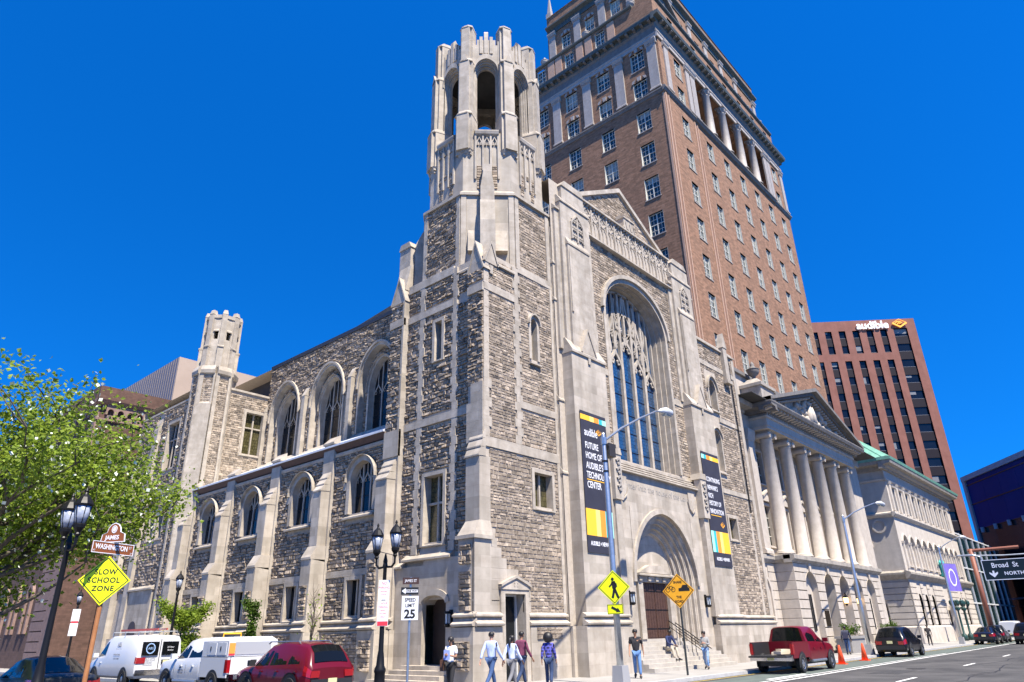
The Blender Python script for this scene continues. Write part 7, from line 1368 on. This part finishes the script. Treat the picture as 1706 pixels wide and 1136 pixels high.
# ---- van
VAN = [(-2.75, .5, 1.05, 1.25, 2.0, .98, .95, .84), (-2.68, .4, 1.08, 1.28, 2.08, 1.0, .97, .84), (-1.5, .38, 1.08, 1.28, 2.12, 1.01, .98, .84), (.6, .38, 1.08, 1.28, 2.12, 1.01, .98, .84), (1.1, .38, 1.08, 1.26, 2.02, 1.01, .97, .8), (1.6, .38, 1.06, 1.22, 1.6, 1.0, .95, .8), (1.95, .38, 1.02, 1.16, 1.25, 1.0, .93, .82), (2.5, .42, .96, 1.06, 1.12, .98, .9, .8), (2.75, .5, .8, .9, .94, .88, .82, .7)]
va = vehicle('cargo_van', 'white cargo van with ladder rack and rear door lettering', 'van', (14.3, 36.7, -.13), R(90), VAN, WHT, (-1.7, 1.75), .38, [(.75, 1.65, 1.15, .8)], 0, RIM, {'windscreen': (4, 6)}, .3, plate=0)
for s in (-1, 1): mb = MB(); mb.box(-2.8, -2.765, min(s*.08, s*.78), max(s*.08, s*.78), 1.3, 1.85); mb.build('rear_window', CGL, va)
mb = MB(); mb.box(-2.78, -2.755, -.012, .012, .6, 1.95); mb.build('door_seam', TRIM, va); mb = MB(); mb.box(-2.79, -2.76, -.55, -.12, .95, 1.12); mb.build('plate_recess', TRIM, va); mb = MB(); mb.box(-2.8, -2.79, -.5, -.18, .97, 1.1); mb.build('number_plate', PLATE, va)
mb = MB(Frame((0, 0), (0, 1), (-1, 0))); mb.ring([(.43+.16*math.cos(t*.5236), 1.58+.18*math.sin(t*.5236)) for t in range(13)], [(.43+.2*math.cos(t*.5236), 1.58+.22*math.sin(t*.5236)) for t in range(13)], 2.8, 2.81); mb.build('round_emblem', mat('pale_blue_print', (.3, .45, .7), .5), va); rear_text(va, 'ABS', .43, 1.58, .14, MT['pale_blue_print'], -2.812)
for i, s in enumerate(('Heating & Cooling', 'Plumbing & Drains', 'Residential', 'Commercial')): rear_text(va, s, .45, 1.2-.09*i, .08, GTX, -2.77)
rear_text(va, '24 Hour', -.43, 1.62, .09, PINKW, -2.812); rear_text(va, 'Service', -.43, 1.5, .09, PINKW, -2.812)
for i, (s, sz) in enumerate((('ABS', .26), ('Mechanical', .14), ('Heating Cooling', .11), ('555 0198', .16))): side_text(va, s, -.6, 1.75-.2*i, sz, GTX, .99 if i > 1 else .93)
rk = MB(); 
for x in (-2.3, -.8, .6): rk.tube([(x, -.85, 2.1), (x, -.85, 2.28), (x, .85, 2.28), (x, .85, 2.1)], .02, 5)
rk.build('roof_rack', STEEL, va)
ld = thing('ladder', 'orange and silver ladder lying on the white van roof rack', 'ladder', (14.3, 36.6, 2.18), R(90)); OR_ = mat('fibreglass_orange', (.45, .08, .05), .5)
for y in (-.2, .2): mb = MB(); mb.box(-2.6, 1.6, y-.02, y+.02, .02, .1); mb.build('rail', OR_, ld)
for i in range(13): mb = MB(); mb.tube([(-2.5+.32*i, -.2, .06), (-2.5+.32*i, .2, .06)], .016, 5); mb.build('rung', STEEL, ld)
wt = vehicle('pickup_truck', 'white truck with open door far beyond the library', 'pickup truck', (103.5, 14.6, -.13), R(1.5), VAN, WHT, (-1.7, 1.75), .38, [(.75, 1.65, 1.15, .8)], 0, RIM, None, .3)
mb = MB(Frame((.6, -1.0), (.35, -.94), (-.94, -.35))); mb.box(0, 1.0, -.04, .04, .5, 1.9); mb.build('open_door', WHT, wt)
# ================================================================ PEOPLE  (local: facing +x, y left, z up)
def skin_mesh(name, V, E, rad, root_i, m, sub=2):
    me = bpy.data.meshes.new(name); me.from_pydata(V, E, []); o = bpy.data.objects.new(name, me); COL.objects.link(o)
    md = o.modifiers.new('skin', 'SKIN'); md.use_smooth_shade = True
    for i, r in enumerate(rad): d = me.skin_vertices[0].data[i]; d.radius = (r, r) if not isinstance(r, tuple) else r; d.use_root = (i == root_i)
    ms = o.modifiers.new('sub', 'SUBSURF'); ms.levels = sub-1; ms.render_levels = sub-1
    dg = bpy.context.evaluated_depsgraph_get(); r_ = bpy.data.meshes.new_from_object(o.evaluated_get(dg)); bpy.data.objects.remove(o); r_.name = name; r_.materials.clear(); r_.materials.append(m)
    for p in r_.polygons: p.use_smooth = True
    return r_
SK = {'light': mat('skin_light', (.45, .25, .17), .6), 'tan': mat('skin_tan', (.33, .17, .10), .6), 'dark': mat('skin_dark', (.11, .052, .032), .55)}
HAIRB = mat('black_hair', (.012, .010, .009), .5); SHOE = mat('dark_shoe', (.02, .018, .017), .5)
def person(label, loc, rz, H, top, bot, skin='tan', stride=.25, sleeve='long', hair='short', arms='swing', sit=False, female=False, extra=None, lean=0.0, shoe=SHOE):
    t = thing('person', label, 'person', loc, R(rz)); t.scale = (H/1.75,)*3; sw = .165 if female else .19; S = SK[skin]
    pz = .95
    J = {'pel': (0, 0, pz), 'sp': (.01+lean*.3, 0, 1.14), 'ch': (.0+lean*.6, 0, 1.34), 'nk': (.01+lean, 0, 1.49), 'hb': (.03+lean*1.1, 0, 1.57), 'hm': (.045+lean*1.15, 0, 1.65), 'ht': (.03+lean*1.2, 0, 1.73)}
    for s, n in ((1, 'l'), (-1, 'r')):
        k = s*stride; J['sh'+n] = (lean*.85, s*sw, 1.42); J['hp'+n] = (0, s*.09, .9)
        if sit: J['kn'+n] = (.42, s*.13, .93); J['an'+n] = (.50, s*.13, .48); J['to'+n] = (.66, s*.14, .42)
        else: J['kn'+n] = (k*.55+.04, s*.095, .5); J['an'+n] = (k*1.05-(.1 if k < 0 else 0), s*.1, .09+(.05 if k < 0 else 0)); J['to'+n] = (k*1.05+.14-(.06 if k < 0 else 0), s*.115, .045)
        if arms == 'phone': J['el'+n] = (.04+lean, s*(sw+.05), 1.14); J['wr'+n] = (.28+lean, s*.07, 1.2)
        elif arms == 'lap': J['el'+n] = (.12+lean, s*(sw+.05), 1.16); J['wr'+n] = (.36+lean, s*.05, 1.06)
        else: J['el'+n] = (-k*.35-.02, s*(sw+.06), 1.14); J['wr'+n] = (-k*.75+.05, s*(sw+.08), .9)
        wx, wy, wz = J['wr'+n]; ex, ey, ez = J['el'+n]; d = Vector((wx-ex, wy-ey, wz-ez)).normalized(); J['pa'+n] = tuple(Vector((wx, wy, wz))+d*.07)
    names = list(J); idx = {n: i for i, n in enumerate(names)}; V = [J[n] for n in names]
    E = [('pel', 'sp'), ('sp', 'ch'), ('ch', 'nk'), ('nk', 'hb'), ('hb', 'hm'), ('hm', 'ht')]
    for n in 'lr': E += [('ch', 'sh'+n), ('sh'+n, 'el'+n), ('el'+n, 'wr'+n), ('wr'+n, 'pa'+n), ('pel', 'hp'+n), ('hp'+n, 'kn'+n), ('kn'+n, 'an'+n), ('an'+n, 'to'+n)]
    RD = {'pel': .12, 'sp': .105, 'ch': .125, 'nk': .052, 'hb': .06, 'hm': .092, 'ht': .062, 'sh': .062, 'el': .04, 'wr': .026, 'pa': .03, 'hp': .085, 'kn': .055, 'an': .038, 'to': .035}
    rad = [RD.get(n, RD.get(n[:2], .05))*(.7 if n in ('pel', 'sp', 'ch') or n[:2] in ('sh', 'hp', 'kn') else .85 if n[:2] == 'el' and sleeve == 'long' else 1) for n in names]; EE = [(idx[a], idx[b]) for a, b in E]
    for n, s in (('l', 1), ('r', -1)):   # five fingers rooted in the palm
        P = Vector(J['pa'+n]); d = (P-Vector(J['wr'+n])).normalized(); sx = d.cross(Vector((0, s, 0))); sx = sx.normalized() if sx.length > .1 else Vector((1, 0, 0))
        for k, (off, ln) in enumerate(((-.024, .07), (-.008, .082), (.009, .076), (.024, .06), (.03, .05))):
            a = P+sx*off+(d*.02 if k < 4 else -d*.02); b_ = a+d*ln*.6+Vector((0, -s*.008, 0))+(sx*.025 if k == 4 else Vector()); c = b_+d*ln*.35+Vector((0, -s*.02, 0)); i0 = len(V); V += [tuple(a), tuple(b_), tuple(c)]; rad += [.0095, .009, .0075]; EE += [(idx['pa'+n], i0), (i0, i0+1), (i0+1, i0+2)]
    me = skin_mesh('body', V, EE, rad, idx['pel'], S); obj('body', me, t)
    def cloth(name, sel, ed, rr, m, rooti): ii = {n: i for i, n in enumerate(sel)}; obj(name, skin_mesh(name, [J[n] if n in J else n for n in sel], [(ii[a], ii[b]) for a, b in ed], rr, ii[rooti], m), t)
    for n in 'lr':   # sleeve ends
        e, w_ = Vector(J['el'+n]), Vector(J['wr'+n]); sh = Vector(J['sh'+n]); J['cu'+n] = tuple(e+(w_-e)*.85) if sleeve == 'long' else tuple(sh+(e-sh)*.75)
        a_, k_ = Vector(J['an'+n]), Vector(J['kn'+n]); J['he'+n] = tuple(k_+(a_-k_)*.93)
    sel = ['pel', 'sp', 'ch', 'nk']+[a+n for n in 'lr' for a in (('sh', 'el', 'cu') if sleeve == 'long' else ('sh', 'cu'))]
    ed = [('pel', 'sp'), ('sp', 'ch'), ('ch', 'nk')]
    for n in 'lr': ed += [('ch', 'sh'+n)]+([('sh'+n, 'el'+n), ('el'+n, 'cu'+n)] if sleeve == 'long' else [('sh'+n, 'cu'+n)])
    RT = {'pel': .138, 'sp': .122 if not female else .108, 'ch': .145, 'nk': .06, 'sh': .078, 'el': .056, 'cu': .046 if sleeve == 'long' else .066}
    cloth('shirt', sel, ed, [RT.get(n, RT.get(n[:2], .05)) for n in sel], top, 'sp')
    sel = ['pel']+[a+n for n in 'lr' for a in ('hp', 'kn', 'he')]; ed = []
    for n in 'lr': ed += [('pel', 'hp'+n), ('hp'+n, 'kn'+n), ('kn'+n, 'he'+n)]
    RP = {'pel': .132, 'hp': .1, 'kn': .072, 'he': .06}; cloth('trousers', sel, ed, [RP.get(n, RP.get(n[:2], .05)) for n in sel], bot, 'pel')
    for n in 'lr':
        a_, b_ = Vector(J['an'+n]), Vector(J['to'+n]); mb = MB(); mb.tube([tuple(a_+Vector((-.06, 0, -.03))), tuple(a_+Vector((.0, 0, -.02))), tuple((a_+b_)/2), tuple(b_+Vector((.06, 0, 0)))], [.04, .055, .05, .03], 8); mb.build('shoe', shoe, t, True)
    hx, hz = J['hm'][0], J['hm'][2]; mb = MB()
    if hair == 'short': mb.lathe([(.02, .115), (.07, .1), (.098, .055), (.102, .0), (.09, -.03)], hx-.015, 0, hz+.01, 12)
    elif hair == 'afro': mb.lathe([(.02, .2), (.12, .17), (.185, .07), (.19, -.04), (.13, -.14), (.05, -.16)], hx-.045, 0, hz+.01, 12)
    else:
        mb.lathe([(.02, .115), (.075, .1), (.104, .05), (.106, -.01), (.08, -.05)], hx-.018, 0, hz+.01, 12)
        if hair == 'long': mb.tube([(hx-.05, 0, hz+.02), (hx-.1, 0, hz-.12), (hx-.12, 0, hz-.3), (hx-.11, 0, hz-.42)], [.09, .1, .085, .03], 8)
        else: mb.tube([(hx-.08, 0, hz+.03), (hx-.14, 0, hz), (hx-.16, 0, hz-.15), (hx-.15, 0, hz-.3)], [.035, .045, .045, .015], 7)
    if hair != 'none': mb.build('hair', HAIRB, t, True)
    mb = MB(); mb.lathe([(.004, -.035), (.018, -.02), (.012, .01), (.004, .02)], hx+.09, 0, hz-.02, 6); mb.build('nose', S, t, True)
    for s in (-1, 1): mb = MB(); mb.lathe([(.003, -.009), (.012, 0), (.003, .009)], hx+.084, s*.033, hz+.012, 6); mb.build('eye', HAIRB, t, True); mb = MB(); mb.lathe([(.006, -.03), (.014, 0), (.006, .03)], hx-.005, s*.094, hz-.01, 6); mb.build('ear', S, t, True)
    if extra: extra(t, J)
    return t
def cl(n, c, c2=None, sc_=12): return mat(n, c, .85, c2, sc_)
JEAN = cl('blue_jeans', (.03, .065, .16), (.045, .09, .21)); JEAND = cl('dark_jeans', (.018, .035, .085), (.026, .05, .12)); BLKP = cl('black_trousers', (.012, .012, .014)); LEATH = mat('brown_leather', (.10, .045, .025), .5)
def tote(t, J): 
    mb = MB(); mb.box(-.2, .14, -.34, -.22, .72, 1.06); b = mb.build('handbag', LEATH, t); mb = MB(); mb.tube([(-.14, -.28, 1.06), (-.02, -.2, 1.44), (.08, -.28, 1.06)], .012, 5); mb.build('strap', LEATH, b)
def papers(t, J):
    tote(t, J); x, y, z = J['wrl']; mb = MB(); mb.box(x+.04, x+.06, -.1, .12, z-.14, z+.16); mb.build('papers', cl('blue_paper', (.3, .38, .75)), t)
def backpack(t, J): mb = MB(); mb.plan([(-.3, -.16), (-.1, -.16), (-.1, .16), (-.3, .16)], 1.02, 1.36, [(-.24, -.13), (-.1, -.13), (-.1, .13), (-.24, .13)]); mb.box(-.3, -.1, -.15, .15, .98, 1.03); mb.build('backpack', cl('navy_backpack', (.02, .022, .05)), t)
def plaid():
    m = mat('plaid_shirt', (.03, .03, .13), .85, bricks=(.12, .1, .022, 3.2, .5)); return m
person('woman in white tee and black trousers reading papers, brown bag on her arm', (16.5, 17.5, 0), 200, 1.66, cl('white_tee', (.7, .7, .72)), BLKP, 'tan', .16, 'short', 'long', 'phone', female=True, extra=papers)
person('man in pale blue shirt and jeans striding past the corner door', (18.45, 17.6, 0), 8, 1.78, cl('pale_blue_shirt', (.42, .5, .74), (.48, .56, .8)), JEAN, 'light', .36, 'long', 'short')
person('woman with black ponytail in white blouse and grey trousers walking', (19.0, 17.15, 0), 5, 1.66, cl('blue_white_blouse', (.55, .62, .8)), cl('grey_trousers', (.16, .16, .17)), 'dark', .34, 'long', 'tail', female=True)
person('man in maroon shirt and dark jeans walking by the open door', (20.0, 17.6, 0), 0, 1.78, cl('maroon_shirt', (.16, .035, .075), (.2, .05, .1)), JEAND, 'tan', .3, 'long', 'short')
person('woman with round curly hair in plaid shirt walking away', (20.3, 16.6, 0), 30, 1.66, plaid(), JEAND, 'tan', .14, 'long', 'afro', female=True)
person('man in black tee and blue jeans walking towards the viewer by the light pole', (25.75, 16.5, 0), 212, 1.79, cl('black_tee', (.012, .012, .016)), cl('light_jeans', (.08, .17, .36), (.12, .23, .45)), 'tan', .18, 'short', 'short')
person('seated man in navy jacket and khaki trousers on the church steps', (32.55, 19.0, .0), 255, 1.75, cl('navy_jacket', (.015, .025, .085)), cl('khaki_trousers', (.42, .37, .29)), 'dark', .0, 'long', 'short', 'lap', sit=True, lean=.14)
person('woman in grey cardigan and ripped blue jeans by the handrail', (32.9, 17.2, 0), 195, 1.66, cl('grey_cardigan', (.26, .26, .255)), cl('ripped_jeans', (.05, .15, .36), (.3, .4, .55), 5), 'light', .16, 'long', 'tail', 'phone', female=True)
person('man with backpack and jeans seen from behind near the bank steps', (52.3, 16.9, 0), 10, 1.78, cl('slate_top', (.05, .055, .085)), JEAN, 'dark', .12, 'long', 'short', extra=backpack)
person('distant person in black with yellow bag by the library', (77.0, 17.5, 0), 200, 1.75, cl('black_top', (.015, .015, .018)), BLKP, 'dark', .15, 'short', 'short')
person('person in mustard coat beyond the red pickup', (46.2, 17.4, 0), 190, 1.7, cl('mustard_coat', (.35, .2, .06)), BLKP, 'light', .15, 'long', 'long', female=True)
# ================================================================ TREES
def leaf_mat(name, c, c2):
    m = mat(name, c, .6, c2, 2.2, spec=.3, island=.35); t = m.node_tree; b = t.nodes['Principled BSDF']; o = t.nodes['Material Output']
    tr = t.nodes.new('ShaderNodeBsdfTranslucent'); mx = t.nodes.new('ShaderNodeMixShader'); mx.inputs[0].default_value = .5
    src = b.inputs['Base Color'].links[0].from_socket; t.links.new(src, tr.inputs['Color']); t.links.new(b.outputs[0], mx.inputs[1]); t.links.new(tr.outputs[0], mx.inputs[2]); t.links.new(mx.outputs[0], o.inputs['Surface']); return m
LEAF = leaf_mat('spring_leaves', (.16, .24, .018), (.30, .39, .05)); LEAF2 = leaf_mat('deep_leaves', (.05, .10, .012), (.12, .2, .025)); BARK = mat('bark', (.07, .055, .042), .9, (.11, .09, .07), 12, .6, 40); BLOS = mat('pale_blossom', (.62, .66, .55), .7, island=.2)
def tree(name, label, loc, h, rx, rz, nl, seed, lm=LEAF, trunk_r=.16, zc=None, leaf=.11, blossom=0, limbs=9, group=None, rxy=None, levels=3, upright=.35):
    random.seed(seed); t = thing(name, label, 'tree', loc, group=group); zc = zc or h-rz; tips = []; mb = MB()
    mb.tube([(0, 0, 0), (.03*h/10, .02, h*.18), (-.02, .05, h*.36), (.04, 0, h*.6)], [trunk_r*1.25, trunk_r, trunk_r*.8, trunk_r*.45], 9)
    def limb(p, d, ln, r, lv):
        P = [p]; q = p; n = 4
        for i in range(n):
            d = (d+Vector((random.uniform(-.28, .28), random.uniform(-.28, .28), random.uniform(-.1, .24)))).normalized(); q = q+d*ln/n; P.append(q)
        mb.tube([tuple(x) for x in P], [r*(1-.75*i/n) for i in range(n+1)], 5, False)
        for i in range(1, n+1): tips.append((P[i], lv))
        if lv > 0:
            for i in range(random.randint(3, 5)):
                a = P[random.randint(1, n)]; dd = (d+Vector((random.uniform(-1, 1), random.uniform(-1, 1), random.uniform(-.45, .8)))).normalized(); limb(a, dd, ln*random.uniform(.45, .7), r*.5, lv-1)
    for i in range(limbs):
        a = 2*math.pi*i/limbs+random.uniform(-.3, .3); z0 = h*random.uniform(.2, .6); d = Vector((math.cos(a), math.sin(a), random.uniform(upright-.2, upright+.5))).normalized(); limb(Vector((0, 0, z0)), d, rx*random.uniform(.5, .8), trunk_r*.45, levels-1)
    mb.build('trunk', BARK, t, True)
    ry = rxy or rx; C = Vector((0, 0, zc)); use = [(p, l) for p, l in tips if ((p.x/rx)**2+(p.y/ry)**2+((p.z-zc)/rz)**2) < 1.35]
    V = []; F = []; VB = []; FB = []
    for i in range(nl):
        p, l = random.choice(use); s = (.10+.24*rx/4)*(1.0 if l else .7); q = p+Vector((random.gauss(0, s), random.gauss(0, s), random.gauss(0, s)))
        u = Vector((random.gauss(0, 1), random.gauss(0, 1), random.gauss(0, .6))).normalized(); w_ = u.cross(Vector((random.gauss(0, 1), random.gauss(0, 1), random.gauss(0, 1)))).normalized(); L = leaf*random.uniform(.6, 1.3); k = w_*L*.42; n_ = u.cross(w_)*L*.16
        if i < blossom: b = len(VB); VB += [tuple(q-u*L*.3-k*.7), tuple(q+u*L*.3-k*.7), tuple(q+u*L*.3+k*.7), tuple(q-u*L*.3+k*.7)]; FB.append((b, b+1, b+2, b+3)); continue
        b = len(V); V += [tuple(q-u*L*.5), tuple(q+k+n_), tuple(q+u*L*.5), tuple(q-k+n_)]; F += [(b, b+1, b+2), (b, b+2, b+3)]
    me = bpy.data.meshes.new('crown'); me.from_pydata(V, [], F); me.materials.append(lm); kind(obj('crown', me, t), 'stuff')
    if VB: me = bpy.data.meshes.new('blossom'); me.from_pydata(VB, [], FB); me.materials.append(BLOS); kind(obj('blossom', me, t), 'stuff')
    return t
tree('street_tree', 'large spring green tree in leaf behind the nearest lantern lamp', (4.9, 23.6, 0), 8.9, 4.9, 3.7, 40000, 11, LEAF, .18, 5.4, .12, blossom=2800, limbs=17, upright=.2)
tree('street_tree', 'leafy tree cut by the left edge, farther along the side street', (4.4, 34.0, 0), 9.5, 4.6, 4.2, 24000, 12, LEAF, .2, 5.6, .15, blossom=1400, limbs=14)
tree('young_tree', 'small bushy bright green tree behind the white pickup', (17.2, 38.6, 0), 5.0, 1.5, 2.1, 6500, 13, LEAF, .06, 2.8, .13, limbs=8, levels=2)
tree('young_tree', 'slender columnar green sapling behind the utility cap', (17.1, 31.4, 0), 5.0, .5, 2.0, 3200, 14, LEAF2, .05, 3.0, .11, limbs=12, levels=2, upright=2.2)
tree('young_tree', 'nearly bare sapling with one tuft of leaves behind the red crossover', (17.1, 26.4, 0), 5.0, 1.3, 2.2, 60, 15, LEAF, .045, 4.0, .11, limbs=14, levels=2, upright=3.0)
for x, y, l in ((57.0, 18.1, 'low flowering shrub in the granite planter left of the bank steps'), (67.5, 18.1, 'low flowering shrub in the granite planter right of the bank steps')): 
    tt = tree('planter_shrub', l, (x, y, .95), 1.1, 1.0, .45, 700, int(x), LEAF2, .03, .6, .12, limbs=8, levels=1); tt['category'] = 'shrub'
